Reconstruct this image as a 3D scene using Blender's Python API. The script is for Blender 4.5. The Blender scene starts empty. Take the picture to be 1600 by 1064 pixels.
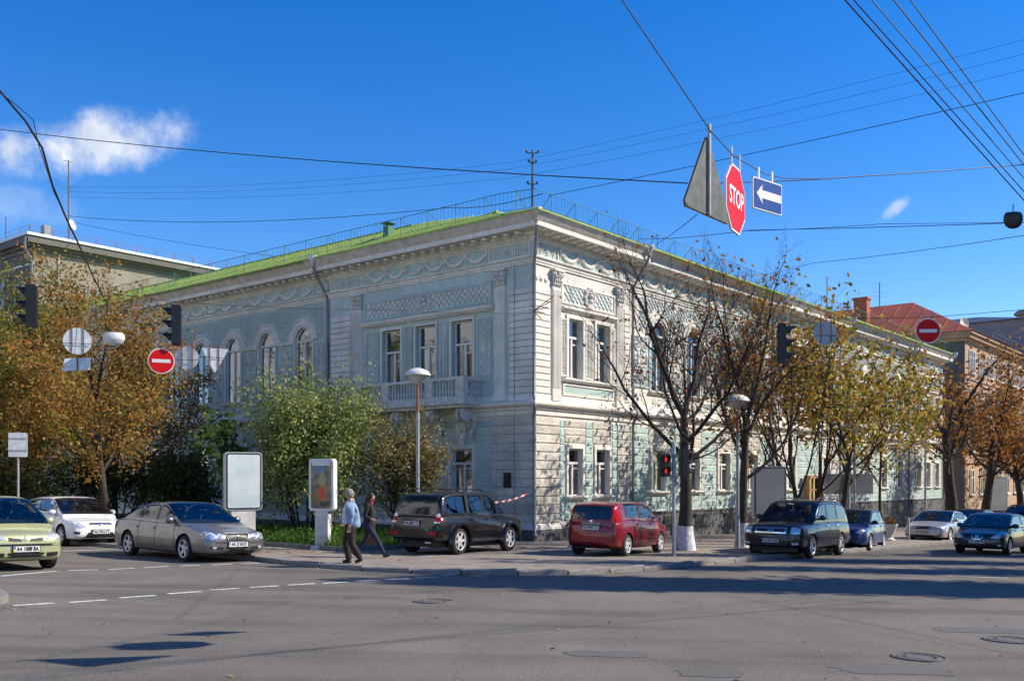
import bpy, bmesh, math, random
import numpy as np
from mathutils import Vector, Matrix
from mathutils.bvhtree import BVHTree
random.seed(7)
RNG = np.random.default_rng(7)
sc = bpy.context.scene
COL = sc.collection
R = math.radians
# ------------------------------------------------------------------ camera, sky, sun, exposure
EYE, FPX, HPX = 1.75, 1528.0, 750.0          # eye height, focal length and horizon of the photograph (1600 px wide)
cam = bpy.data.cameras.new('camera')
cam.sensor_width = 36.0
cam.lens = FPX / 1600 * 36.0
cam.shift_y = (HPX - 532) / 1600
cam.clip_start, cam.clip_end = 0.1, 6000
camo = bpy.data.objects.new('camera', cam)
camo.location = (0, 0, EYE)
camo.rotation_euler = (R(90), 0, 0)
COL.objects.link(camo)
sc.camera = camo
SUN_EL, SUN_AZ = R(38.0), R(88.0)            # azimuth clockwise from +Y: the sun stands to the right
world = bpy.data.worlds.new('World')
sc.world = world
world.use_nodes = True
nt = world.node_tree
nt.nodes.clear()
w_out = nt.nodes.new('ShaderNodeOutputWorld')
w_bg = nt.nodes.new('ShaderNodeBackground')
sky = nt.nodes.new('ShaderNodeTexSky')
sky.sky_type = 'NISHITA'
sky.sun_disc = False
sky.sun_elevation, sky.sun_rotation = SUN_EL, SUN_AZ
sky.air_density, sky.dust_density, sky.ozone_density = 1.0, 0.0, 2.5
sky.altitude = 300
hsv = nt.nodes.new('ShaderNodeHueSaturation')
hsv.inputs['Saturation'].default_value = 1.43
hsv.inputs['Value'].default_value = 0.60
hsv.inputs['Hue'].default_value = 0.513
nt.links.new(sky.outputs[0], hsv.inputs['Color'])
# clouds: wisps drifting in the sky, a noise in the direction of view
geo = nt.nodes.new('ShaderNodeTexCoord')
def wmath(op, a, b=None, c=None):
    n = nt.nodes.new('ShaderNodeMath'); n.operation = op
    for i, v in enumerate((a, b, c)):
        if v is None: continue
        if isinstance(v, (int, float)): n.inputs[i].default_value = v
        else: nt.links.new(v, n.inputs[i])
    return n.outputs[0]
sep = nt.nodes.new('ShaderNodeSeparateXYZ')
nt.links.new(geo.outputs['Generated'], sep.inputs[0])
az = wmath('ARCTAN2', sep.outputs[0], sep.outputs[1])
el = wmath('ARCSINE', sep.outputs[2])
nz = nt.nodes.new('ShaderNodeTexNoise')
nz.inputs['Scale'].default_value = 21.0
nz.inputs['Detail'].default_value = 10.0
nz.inputs['Roughness'].default_value = 0.62
nt.links.new(geo.outputs['Generated'], nz.inputs['Vector'])
def cloud(a0, e0, ra, re, tilt, dens):
    da = wmath('SUBTRACT', az, R(a0)); de = wmath('SUBTRACT', el, R(e0))
    de2 = wmath('SUBTRACT', de, wmath('MULTIPLY', da, tilt))
    d = wmath('ADD', wmath('POWER', wmath('DIVIDE', da, R(ra)), 2.0), wmath('POWER', wmath('DIVIDE', de2, R(re)), 2.0))
    m = wmath('SUBTRACT', 1.0, d)
    m = wmath('ADD', wmath('MULTIPLY_ADD', m, 1.0, 0.16), wmath('MULTIPLY', wmath('SUBTRACT', nz.outputs['Fac'], 0.5), 3.0))
    m = wmath('MAXIMUM', wmath('MULTIPLY', m, 0.9), 0.0)
    m = wmath('MINIMUM', m, 1.0)
    return wmath('MULTIPLY', wmath('MULTIPLY', m, m), dens)
c1 = cloud(-23.2, 17.6, 5.6, 1.75, 0.22, 0.95)
c2 = cloud(-26.6, 14.0, 3.0, 1.2, 0.0, 0.22)
c3 = cloud(21.3, 14.4, 0.8, 0.5, 0.5, 0.5)
call = wmath('MAXIMUM', wmath('MAXIMUM', c1, c2), c3)
mixc = nt.nodes.new('ShaderNodeMixRGB')
cr = nt.nodes.new('ShaderNodeValToRGB')
cr.color_ramp.elements[0].position = 0.35; cr.color_ramp.elements[0].color = (2.1, 2.35, 2.8, 1)
cr.color_ramp.elements[1].position = 0.65; cr.color_ramp.elements[1].color = (3.1, 3.25, 3.5, 1)
nz2 = nt.nodes.new('ShaderNodeTexNoise'); nz2.inputs['Scale'].default_value = 30.0; nz2.inputs['Detail'].default_value = 6.0
nt.links.new(geo.outputs['Generated'], nz2.inputs['Vector']); nt.links.new(nz2.outputs['Fac'], cr.inputs[0]); nt.links.new(cr.outputs[0], mixc.inputs[2])
nt.links.new(call, mixc.inputs[0])
nt.links.new(hsv.outputs[0], mixc.inputs[1])
nt.links.new(mixc.outputs[0], w_bg.inputs['Color'])
w_bg.inputs['Strength'].default_value = 0.14
nt.links.new(w_bg.outputs[0], w_out.inputs[0])
sl = bpy.data.lights.new('sun', 'SUN')
sl.energy = 3.0
sl.angle = R(0.55)
sl.color = (1.0, 0.90, 0.74)
so = bpy.data.objects.new('sun', sl)
sun_dir = Vector((math.sin(SUN_AZ) * math.cos(SUN_EL), math.cos(SUN_AZ) * math.cos(SUN_EL), math.sin(SUN_EL)))
so.rotation_euler = (-sun_dir).to_track_quat('-Z', 'Y').to_euler()
so.location = (30, 0, 40)
COL.objects.link(so)
vs = sc.view_settings
vs.view_transform, vs.look, vs.exposure, vs.gamma = 'Standard', 'None', 1.2, 1.0
vs.use_curve_mapping = False
sc.cycles.max_bounces = 6
sc.cycles.transparent_max_bounces = 12
sc.cycles.caustics_reflective = sc.cycles.caustics_refractive = False

# ------------------------------------------------------------------ helpers
def gz(x, y):                                  # the crossroads slope gently down to the right and away
    return -(0.018 * x + 0.016 * y)
def at(px, py, Y):                             # a spot seen in the photograph, at its distance
    return Vector(((px - 800) / FPX * Y, Y, EYE + (HPX - py) / FPX * Y))
def on_ground(px, py):
    u = (px - 800) / FPX
    Y = EYE / ((py - HPX) / FPX - 0.016 - 0.018 * u)
    return Vector((u * Y, Y, gz(u * Y, Y)))
DL = Vector((-0.774, 0.633, 0)); DR = Vector((0.633, 0.774, 0))   # the two street directions

def tag(o, label=None, cat=None, group=None, kind=None):
    if label: o['label'] = label
    if cat: o['category'] = cat
    if group: o['group'] = group
    if kind: o['kind'] = kind
    return o
def link(o, parent=None):
    COL.objects.link(o)
    if parent is not None: o.parent = parent
    return o
def empty(name, loc, rz=0, label=None, cat=None, group=None):
    o = bpy.data.objects.new(name, None)
    o.empty_display_size = 0.2
    o.location = loc; o.rotation_euler = (0, 0, rz)
    link(o)
    return tag(o, label, cat, group)
def copy_tree(o, parent=None):
    c = o.copy(); COL.objects.link(c); c.parent = parent
    for ch in list(o.children): copy_tree(ch, c)
    return c

class MB:
    """collects shapes and links them as one mesh"""
    def __init__(s, xf=None):
        s.v = []; s.f = []; s.m = []; s.xf = xf; s.cur = 0
    def add(s, vs_, fs):
        b = len(s.v)
        if s.xf: s.v.extend(tuple(s.xf(*p)) for p in vs_)
        else: s.v.extend(tuple(p) for p in vs_)
        for f in fs:
            s.f.append(tuple(i + b for i in f)); s.m.append(s.cur)
        return s
    def box(s, a, b):
        (x0, y0, z0), (x1, y1, z1) = a, b
        return s.add([(x0,y0,z0),(x1,y0,z0),(x1,y1,z0),(x0,y1,z0),(x0,y0,z1),(x1,y0,z1),(x1,y1,z1),(x0,y1,z1)],
                     [(0,3,2,1),(4,5,6,7),(0,1,5,4),(1,2,6,5),(2,3,7,6),(3,0,4,7)])
    def obox(s, c, size, mat3):                # oriented box
        hx, hy, hz = (k / 2 for k in size)
        c = Vector(c)
        vs_ = [c + mat3 @ Vector(p) for p in ((-hx,-hy,-hz),(hx,-hy,-hz),(hx,hy,-hz),(-hx,hy,-hz),(-hx,-hy,hz),(hx,-hy,hz),(hx,hy,hz),(-hx,hy,hz))]
        return s.add(vs_, [(0,3,2,1),(4,5,6,7),(0,1,5,4),(1,2,6,5),(2,3,7,6),(3,0,4,7)])
    def cbox(s, a, b, c, ax=1, top=True):       # box whose +ax face (outer) is chamfered by c
        (x0, y0, z0), (x1, y1, z1) = a, b
        if ax == 1:
            return s.add([(x0,y0,z0),(x1,y0,z0),(x1,y0,z1),(x0,y0,z1),(x0,y1-c,z0),(x1,y1-c,z0),(x1,y1-c,z1),(x0,y1-c,z1),
                          (x0+c,y1,z0+c),(x1-c,y1,z0+c),(x1-c,y1,z1-c),(x0+c,y1,z1-c)],
                         [(0,1,5,4),(1,2,6,5),(2,3,7,6),(3,0,4,7),(4,5,9,8),(5,6,10,9),(6,7,11,10),(7,4,8,11),(8,9,10,11),(0,3,2,1)])
    def prism(s, poly, d0, d1, plane='xz'):     # polygon extruded; plane xz -> along y
        n = len(poly)
        if plane == 'xz': mk = lambda p, d: (p[0], d, p[1])
        elif plane == 'xy': mk = lambda p, d: (p[0], p[1], d)
        else: mk = lambda p, d: (d, p[0], p[1])
        vs_ = [mk(p, d0) for p in poly] + [mk(p, d1) for p in poly]
        fs = [tuple(range(n))[::-1], tuple(range(n, 2*n))] + [(i, (i+1) % n, n + (i+1) % n, n + i) for i in range(n)]
        return s.add(vs_, fs)
    def tube(s, pts, rad, n=6, caps=True):
        pts = [Vector(p) for p in pts]
        if not hasattr(rad, '__len__'): rad = [rad] * len(pts)
        vs_, fs = [], []
        up = None
        for i, p in enumerate(pts):
            t = (pts[min(i+1, len(pts)-1)] - pts[max(i-1, 0)])
            t = t.normalized() if t.length > 1e-9 else Vector((0,0,1))
            if up is None:
                up = t.orthogonal().normalized()
            else:
                up = (up - t * up.dot(t))
                up = up.normalized() if up.length > 1e-6 else t.orthogonal().normalized()
            w = t.cross(up)
            for k in range(n):
                a = 2 * math.pi * k / n
                vs_.append(p + (up * math.cos(a) + w * math.sin(a)) * rad[i])
        for i in range(len(pts) - 1):
            for k in range(n):
                k2 = (k + 1) % n
                fs.append((i*n+k, i*n+k2, (i+1)*n+k2, (i+1)*n+k))
        if caps:
            fs.append(tuple(range(n))[::-1]); fs.append(tuple((len(pts)-1)*n + k for k in range(n)))
        return s.add(vs_, fs)
    def lathe(s, prof, n=16, c=(0,0,0), axis='z', caps=True):   # prof: (r, h)
        vs_, fs = [], []
        for r, h in prof:
            for k in range(n):
                a = 2 * math.pi * k / n
                x, y = r * math.cos(a), r * math.sin(a)
                p = (x, y, h) if axis == 'z' else ((h, x, y) if axis == 'x' else (x, h, y))
                vs_.append((p[0]+c[0], p[1]+c[1], p[2]+c[2]))
        for i in range(len(prof) - 1):
            for k in range(n):
                k2 = (k+1) % n
                fs.append((i*n+k, i*n+k2, (i+1)*n+k2, (i+1)*n+k))
        if caps and prof[0][0] > 1e-5: fs.append(tuple(range(n))[::-1])
        if caps and prof[-1][0] > 1e-5: fs.append(tuple((len(prof)-1)*n + k for k in range(n)))
        return s.add(vs_, fs)
    def ball(s, c, r, n=8, m=5):
        if not hasattr(r, '__len__'): r = (r, r, r)
        vs_, fs = [], []
        for i in range(m + 1):
            th = math.pi * i / m
            for k in range(n):
                a = 2 * math.pi * k / n
                vs_.append((c[0]+r[0]*math.sin(th)*math.cos(a), c[1]+r[1]*math.sin(th)*math.sin(a), c[2]+r[2]*math.cos(th)))
        for i in range(m):
            for k in range(n):
                k2 = (k+1) % n
                fs.append((i*n+k, (i+1)*n+k, (i+1)*n+k2, i*n+k2))
        return s.add(vs_, fs)
    def mesh(s, name, mats, smooth=None, fix=False):
        me = bpy.data.meshes.new(name)
        me.from_pydata(s.v, [], s.f)
        for m in (mats if isinstance(mats, (list, tuple)) else [mats]): me.materials.append(m)
        if len(me.materials) > 1: me.polygons.foreach_set('material_index', s.m)
        if fix:
            bm = bmesh.new(); bm.from_mesh(me)
            bmesh.ops.recalc_face_normals(bm, faces=bm.faces[:])
            bm.to_mesh(me); bm.free()
        if smooth is not None:
            me.polygons.foreach_set('use_smooth', [True] * len(me.polygons))
            me.set_sharp_from_angle(angle=R(smooth))
        me.update()
        return me
    def build(s, name, mats, parent=None, smooth=None, fix=False, loc=None, rz=None):
        o = bpy.data.objects.new(name, s.mesh(name, mats, smooth, fix))
        if loc is not None: o.location = loc
        if rz is not None: o.rotation_euler = (0, 0, rz)
        return link(o, parent)

def mesh_np(name, V, nper, mat):               # many separate faces of nper corners each
    n = len(V); me = bpy.data.meshes.new(name)
    me.vertices.add(n); me.vertices.foreach_set('co', V.astype(np.float32).ravel())
    me.loops.add(n); me.loops.foreach_set('vertex_index', np.arange(n, dtype=np.int32))
    nf = n // nper
    me.polygons.add(nf)
    me.polygons.foreach_set('loop_start', np.arange(0, n, nper, dtype=np.int32))
    me.materials.append(mat)
    me.update(calc_edges=True); me.validate()
    return me

_txt = {}
def text_mesh(txt, size, mat, parent, name, M, bold=0.0, sx=1.0):
    key = (txt, size, bold, mat.name)
    if key not in _txt:
        cu = bpy.data.curves.new('lettering', 'FONT')
        cu.body = txt; cu.size = size; cu.align_x = 'CENTER'; cu.align_y = 'CENTER'; cu.offset = bold
        cu.resolution_u = 3; cu.extrude = 0.002
        to = bpy.data.objects.new('lettering', cu); COL.objects.link(to)
        dg = bpy.context.evaluated_depsgraph_get()
        me = bpy.data.meshes.new_from_object(to.evaluated_get(dg))
        bpy.data.objects.remove(to)
        me.materials.clear(); me.materials.append(mat)
        _txt[key] = me
    o = bpy.data.objects.new(name, _txt[key])
    o.matrix_local = M @ Matrix.Diagonal((sx, 1, 1, 1))
    return link(o, parent)

# ------------------------------------------------------------------ materials
def new_mat(name):
    m = bpy.data.materials.new(name); m.use_nodes = True
    return m, m.node_tree, m.node_tree.nodes['Principled BSDF']
def noise_node(t, scale, detail=4, coord='Object', stretch=None, rough=0.55):
    tc = t.nodes.new('ShaderNodeTexCoord'); n = t.nodes.new('ShaderNodeTexNoise')
    n.inputs['Scale'].default_value = scale; n.inputs['Detail'].default_value = detail; n.inputs['Roughness'].default_value = rough
    src = tc.outputs[coord]
    if stretch:
        mp = t.nodes.new('ShaderNodeMapping'); mp.inputs['Scale'].default_value = stretch
        t.links.new(src, mp.inputs[0]); src = mp.outputs[0]
    t.links.new(src, n.inputs['Vector'])
    return n
def ramp(t, fac, stops):
    r = t.nodes.new('ShaderNodeValToRGB')
    e = r.color_ramp.elements
    while len(e) < len(stops): e.new(0.5)
    for i, (p, c) in enumerate(stops):
        e[i].position = p; e[i].color = (*c, 1)
    t.links.new(fac, r.inputs[0])
    return r.outputs[0]
def mulc(t, a, b, fac=1.0, mode='MULTIPLY'):
    m = t.nodes.new('ShaderNodeMixRGB'); m.blend_type = mode; m.inputs[0].default_value = fac
    for i, v in ((1, a), (2, b)):
        if isinstance(v, tuple): m.inputs[i].default_value = (*v, 1)
        else: t.links.new(v, m.inputs[i])
    return m.outputs[0]
def bump(t, p, h, strength, dist=0.02):
    b = t.nodes.new('ShaderNodeBump'); b.inputs['Strength'].default_value = strength; b.inputs['Distance'].default_value = dist
    t.links.new(h, b.inputs['Height']); t.links.new(b.outputs[0], p.inputs['Normal'])
def mat(name, col, rough=0.7, metal=0.0, var=0.15, scale=3.0, bmp=0.0, bscale=40.0, spec=None, coat=0.0, stretch=None, coord='Object'):
    m, t, p = new_mat(name)
    p.inputs['Roughness'].default_value = rough; p.inputs['Metallic'].default_value = metal
    if spec is not None: p.inputs['Specular IOR Level'].default_value = spec
    if coat: p.inputs['Coat Weight'].default_value = coat; p.inputs['Coat Roughness'].default_value = 0.04
    if var:
        n = noise_node(t, scale, 5, coord, stretch)
        lo, hi = 1 - var, 1 + var
        c = mulc(t, col, ramp(t, n.outputs['Fac'], [(0.28, (lo,)*3), (0.72, (hi,)*3)]))
        t.links.new(c, p.inputs['Base Color'])
    else: p.inputs['Base Color'].default_value = (*col, 1)
    if bmp:
        n2 = noise_node(t, bscale, 3, coord)
        bump(t, p, n2.outputs['Fac'], bmp)
    return m
def place_noise(t, scale, detail=4, stretch=(1, 1, 1), rough=0.6):
    """noise that runs on from piece to piece: object space plus where the piece stands, and the piece's own tint"""
    tc = t.nodes.new('ShaderNodeTexCoord'); oi = t.nodes.new('ShaderNodeObjectInfo'); va = t.nodes.new('ShaderNodeVectorMath'); va.operation = 'ADD'
    t.links.new(tc.outputs['Object'], va.inputs[0]); t.links.new(oi.outputs['Location'], va.inputs[1])
    mp = t.nodes.new('ShaderNodeMapping'); mp.inputs['Scale'].default_value = stretch; t.links.new(va.outputs[0], mp.inputs[0])
    n = t.nodes.new('ShaderNodeTexNoise'); n.inputs['Scale'].default_value = scale; n.inputs['Detail'].default_value = detail; n.inputs['Roughness'].default_value = rough
    t.links.new(mp.outputs[0], n.inputs['Vector'])
    return n, oi
def plaster(name, col, dirt, amount=0.5, bscale=60):
    """painted render: soft blotches, rain streaks and soot spots"""
    m, t, p = new_mat(name)
    p.inputs['Roughness'].default_value = 0.85
    p.inputs['Specular IOR Level'].default_value = 0.25
    a, oi = place_noise(t, 0.9, 6)
    s, _ = place_noise(t, 2.2, 6, (1.6, 1.6, 0.2), 0.65)
    base = mulc(t, col, ramp(t, a.outputs['Fac'], [(0.3, (0.80,)*3), (0.7, (1.06,)*3)]))
    base = mulc(t, base, ramp(t, oi.outputs['Random'], [(0.0, (0.92, 0.92, 0.91)), (1.0, (1.03,)*3)]))
    mk = t.nodes.new('ShaderNodeMath'); mk.operation = 'MULTIPLY'
    r1 = ramp(t, s.outputs['Fac'], [(0.5, (0,)*3), (0.78, (1,)*3)])
    t.links.new(r1, mk.inputs[0]); mk.inputs[1].default_value = amount
    mx = t.nodes.new('ShaderNodeMixRGB'); t.links.new(mk.outputs[0], mx.inputs[0]); t.links.new(base, mx.inputs[1]); mx.inputs[2].default_value = (*dirt, 1)
    t.links.new(mx.outputs[0], p.inputs['Base Color'])
    b = noise_node(t, bscale, 3)
    bump(t, p, b.outputs['Fac'], 0.25, 0.01)
    return m
M = {}
M['white'] = plaster('white_plaster', (0.77, 0.735, 0.665), (0.38, 0.35, 0.31), 0.6)
M['trim'] = plaster('white_trim', (0.80, 0.77, 0.70), (0.40, 0.37, 0.33), 0.55)
M['turq'] = plaster('turquoise_plaster', (0.465, 0.605, 0.575), (0.36, 0.42, 0.40), 0.45)
M['turqpale'] = plaster('pale_turquoise_plaster', (0.55, 0.655, 0.625), (0.36, 0.41, 0.39), 0.55)
def verm():
    m, t, p = new_mat('vermiculated_stone')
    p.inputs['Roughness'].default_value = 0.9
    tc = t.nodes.new('ShaderNodeTexCoord'); v = t.nodes.new('ShaderNodeTexVoronoi'); v.inputs['Scale'].default_value = 17
    v.feature = 'SMOOTH_F1'
    nz_ = noise_node(t, 9, 3)
    mp = t.nodes.new('ShaderNodeVectorMath'); mp.operation = 'ADD'
    t.links.new(tc.outputs['Object'], mp.inputs[0])
    sc_ = t.nodes.new('ShaderNodeVectorMath'); sc_.operation = 'SCALE'; sc_.inputs['Scale'].default_value = 0.12
    t.links.new(nz_.outputs['Color'], sc_.inputs[0]); t.links.new(sc_.outputs[0], mp.inputs[1]); t.links.new(mp.outputs[0], v.inputs['Vector'])
    a, oi = place_noise(t, 1.6, 6)
    c = mulc(t, (0.73, 0.69, 0.61), ramp(t, a.outputs['Fac'], [(0.3, (0.70,)*3), (0.72, (1.08,)*3)]))
    c = mulc(t, c, ramp(t, oi.outputs['Random'], [(0.0, (0.84, 0.84, 0.83)), (1.0, (1.05,)*3)]))
    c = mulc(t, c, ramp(t, v.outputs['Distance'], [(0.1, (0.74, 0.73, 0.71)), (0.6, (1.06,)*3)]))
    t.links.new(c, p.inputs['Base Color'])
    bump(t, p, v.outputs['Distance'], 0.8, 0.035)
    return m
M['verm'] = verm()
M['granite'] = mat('dark_granite', (0.095, 0.095, 0.10), 0.75, var=0.35, scale=4, bmp=0.3)
def roofmat(name, col, col2):
    m, t, p = new_mat(name)
    p.inputs['Roughness'].default_value = 0.55
    a = noise_node(t, 0.8, 6)
    st = noise_node(t, 3.0, 6, 'Object', (0.5, 2.0, 1.0), 0.65)
    c = ramp(t, a.outputs['Fac'], [(0.3, col2), (0.7, col)])
    c = mulc(t, c, ramp(t, st.outputs['Fac'], [(0.3, (0.66, 0.62, 0.6)), (0.5, (1.0,)*3), (0.75, (1.15, 1.12, 1.3))]))
    t.links.new(c, p.inputs['Base Color'])
    return m
M['roof'] = roofmat('green_roof_paint', (0.38, 0.50, 0.06), (0.24, 0.35, 0.055))
M['roofred'] = roofmat('red_roof_paint', (0.46, 0.115, 0.04), (0.34, 0.085, 0.035))
M['railgreen'] = mat('green_rail_paint', (0.05, 0.17, 0.11), 0.55)
M['zinc'] = mat('zinc_sheet', (0.22, 0.23, 0.25), 0.5, 0.3, var=0.2)
M['zincbright'] = mat('bright_zinc', (0.62, 0.63, 0.65), 0.45, 0.3, var=0.15)
M['frame'] = mat('window_paint', (0.70, 0.69, 0.66), 0.5, var=0.1)
M['stone'] = mat('balcony_stone', (0.62, 0.60, 0.56), 0.85, var=0.25, scale=5, bmp=0.2)
M['shadowstone'] = mat('shaded_eave_plaster', (0.58, 0.54, 0.48), 0.85, var=0.25, scale=3)  # brownish eave, its colour darkened towards the shade under the roof edge
def glass(name, tint, mixv, refl=(0.9, 0.95, 1.0)):
    m = bpy.data.materials.new(name); m.use_nodes = True; t = m.node_tree; t.nodes.clear()
    o = t.nodes.new('ShaderNodeOutputMaterial'); g = t.nodes.new('ShaderNodeBsdfGlossy'); tr = t.nodes.new('ShaderNodeBsdfTransparent')
    g.inputs['Roughness'].default_value = 0.03; g.inputs['Color'].default_value = (*refl, 1)
    tr.inputs['Color'].default_value = (*tint, 1)
    lw = t.nodes.new('ShaderNodeFresnel'); lw.inputs['IOR'].default_value = 1.5
    mm = t.nodes.new('ShaderNodeMath'); mm.operation = 'ADD'; mm.inputs[1].default_value = mixv; mm.use_clamp = True
    t.links.new(lw.outputs[0], mm.inputs[0])
    x = t.nodes.new('ShaderNodeMixShader'); t.links.new(mm.outputs[0], x.inputs[0]); t.links.new(tr.outputs[0], x.inputs[1]); t.links.new(g.outputs[0], x.inputs[2])
    n = noise_node(t, 1.3, 2); b = t.nodes.new('ShaderNodeBump'); b.inputs['Strength'].default_value = 0.08; b.inputs['Distance'].default_value = 0.05
    t.links.new(n.outputs['Fac'], b.inputs['Height']); t.links.new(b.outputs[0], g.inputs['Normal'])
    t.links.new(x.outputs[0], o.inputs[0])
    return m
M['glass'] = glass('window_glass', (0.88, 0.9, 0.9), 0.16)
M['carglass'] = glass('car_glass', (0.42, 0.52, 0.52), 0.05)
M['curtain'] = mat('net_curtain', (0.72, 0.72, 0.68), 0.9, var=0.3, scale=9, stretch=(3, 3, 0.1))
M['dark'] = mat('dark_paint', (0.02, 0.02, 0.022), 0.5, var=0)
M['room'] = mat('dim_room', (0.06, 0.055, 0.05), 0.9, var=0)
M['black'] = mat('black_plastic', (0.012, 0.012, 0.014), 0.45, var=0)
M['steel'] = mat('painted_steel', (0.36, 0.37, 0.38), 0.5, 0.2, var=0.25, scale=6)
M['rust'] = mat('rusty_steel', (0.28, 0.11, 0.05), 0.85, var=0.4, scale=20)
M['wire'] = mat('cable_sheath', (0.015, 0.016, 0.02), 0.6, var=0)
M['chrome'] = mat('chrome', (0.75, 0.76, 0.78), 0.15, 1.0, var=0)
M['rubber'] = mat('tyre_rubber', (0.016, 0.016, 0.017), 0.85, var=0.2)
M['alloy'] = mat('alloy_rim', (0.62, 0.63, 0.65), 0.35, 0.25, var=0)
M['lath'] = plaster('lattice_paint', (0.50, 0.60, 0.58), (0.33, 0.37, 0.36), 0.4)
M['bark'] = mat('tree_bark', (0.055, 0.043, 0.034), 0.95, var=0.45, scale=9, bmp=0.9, bscale=24, stretch=(3, 3, 0.6))
M['twig'] = mat('twig_bark', (0.045, 0.034, 0.03), 0.95, var=0.3)
M['limewash'] = mat('lime_wash', (0.62, 0.62, 0.62), 0.95, var=0.5, scale=11, bmp=0.8, bscale=24)
# ------------------------------------------------------------------ ground, streets, pavements
def asphalt():
    m, t, p = new_mat('asphalt')
    tc = 'Object'
    big = noise_node(t, 0.16, 6, tc, None, 0.62)
    mid = noise_node(t, 0.9, 6, tc, (1.0, 0.55, 1), 0.65)
    fine = noise_node(t, 95, 3, tc, None, 0.75)
    agg = t.nodes.new('ShaderNodeTexVoronoi'); agg.inputs['Scale'].default_value = 62
    cc = t.nodes.new('ShaderNodeTexCoord'); t.links.new(cc.outputs[tc], agg.inputs['Vector'])
    c = mulc(t, (0.208, 0.190, 0.166), ramp(t, big.outputs['Fac'], [(0.3, (0.78,)*3), (0.72, (1.14,)*3)]))
    c = mulc(t, c, ramp(t, mid.outputs['Fac'], [(0.25, (0.84,)*3), (0.75, (1.1,)*3)]))
    c = mulc(t, c, ramp(t, fine.outputs['Fac'], [(0.3, (0.42,)*3), (0.7, (1.55,)*3)]))
    c = mulc(t, c, ramp(t, agg.outputs['Distance'], [(0.08, (1.35, 1.32, 1.28)), (0.5, (0.74,)*3)]))
    # worn dark repairs and tyre-polished streaks with shapes of their own
    st = noise_node(t, 0.5, 4, tc, (0.25, 2.2, 1), 0.5)
    c = mulc(t, c, ramp(t, st.outputs['Fac'], [(0.34, (0.74,)*3), (0.5, (1.0,)*3)]))
    # cracks
    vc = t.nodes.new('ShaderNodeTexVoronoi'); vc.feature = 'DISTANCE_TO_EDGE'; vc.inputs['Scale'].default_value = 0.23
    wn = noise_node(t, 1.6, 5, tc)
    ad = t.nodes.new('ShaderNodeMixRGB'); ad.blend_type = 'ADD'; ad.inputs[0].default_value = 0.9
    t.links.new(cc.outputs[tc], ad.inputs[1]); t.links.new(wn.outputs['Color'], ad.inputs[2]); t.links.new(ad.outputs[0], vc.inputs['Vector'])
    c = mulc(t, c, ramp(t, vc.outputs['Distance'], [(0.001, (0.72,)*3), (0.0035, (1.0,)*3)]))
    t.links.new(c, p.inputs['Base Color'])
    p.inputs['Roughness'].default_value = 0.88
    p.inputs['Specular IOR Level'].default_value = 0.3
    bump(t, p, agg.outputs['Distance'], 0.5, 0.012)
    return m
M['asphalt'] = asphalt()
M['patch'] = mat('asphalt_patch', (0.115, 0.11, 0.105), 0.9, var=0.3, scale=60, bmp=0.5, bscale=120)
M['pave'] = mat('pavement_tiles', (0.235, 0.20, 0.17), 0.9, var=0.25, scale=2.0, bmp=0.2, bscale=30)
M['kerb'] = mat('kerb_granite', (0.21, 0.195, 0.185), 0.85, var=0.3, scale=5, bmp=0.4)
M['paint'] = mat('road_paint', (0.55, 0.55, 0.53), 0.8, var=0.35, scale=9)
M['soil'] = mat('bed_soil', (0.06, 0.055, 0.03), 0.95, var=0.4, scale=6)
M['iron'] = mat('cast_iron', (0.12, 0.11, 0.105), 0.8, 0.2, var=0.3, scale=20)
def sheet(name, poly, dz, m, kind='structure', parent=None, thick=0.0):
    """a flat polygon lying on the sloping ground, dz above it; thick gives it sides"""
    b = MB()
    n = len(poly)
    top = [(x, y, gz(x, y) + dz) for x, y in poly]
    if thick:
        bot = [(x, y, z - thick) for x, y, z in top]
        b.add(top + bot, [tuple(range(n))] + [(i, (i+1) % n, n + (i+1) % n, n + i) for i in range(n)])
    else: b.add(top, [tuple(range(n))])
    o = b.build(name, m, parent)
    if kind and parent is None: o['kind'] = kind
    return o
sheet('ground', [(-1500, -60), (1500, -60), (1500, 2500), (-1500, 2500)], 0.0, M['asphalt'])

def off(p, d, s): return (p[0] + d[0]*s, p[1] + d[1]*s)
# kerb line of the museum corner: from far left, round the corner, away to the right
KL = (-6.4, 24.6); KR = (3.1, 23.6)
arc = [KL, (-5.5, 23.65), (-4.4, 22.75), (-3.3, 22.05), (-2.2, 21.65), (-1.1, 21.5), (0.1, 21.62), (1.2, 22.05), (2.2, 22.75), KR]
line_l = [off(KL, DL, s) for s in (1.2*k for k in range(60, 0, -1))]
line_r = [off(KR, DR, s) for s in (1.2*k for k in range(1, 90))]
KERB = line_l + arc + line_r
sheet('pavement', KERB + [(90, 130), (-60, 130)], 0.10, M['pave'], thick=0.3)
pav = bpy.data.objects['pavement']
def kerb_stones(line, parent, skip=lambda p: False, w=0.15, h=0.125):
    cache = {}
    for a, b in zip(line[:-1], line[1:]):
        a, b = Vector((*a, 0)), Vector((*b, 0))
        if skip(a): continue
        L = (b - a).length
        key = round(L, 2)
        if key not in cache:
            cache[key] = MB().cbox((-L/2 + 0.006, -w*0.2, -0.16), (L/2 - 0.006, w*0.8, h), 0.02).mesh('kerb_stone', M['kerb'])
        o = bpy.data.objects.new('kerb_stone', cache[key])
        mid = (a + b) / 2; ang = math.atan2(b.y - a.y, b.x - a.x)
        o.location = (mid.x, mid.y, gz(mid.x, mid.y) + random.uniform(-0.012, 0.008))
        sl_ = math.asin((gz(b.x, b.y) - gz(a.x, a.y)) / L)
        o.rotation_euler = (random.uniform(-0.03, 0.03), -sl_, ang + math.pi + random.uniform(-0.012, 0.012))
        link(o, parent)
fine = []
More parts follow.
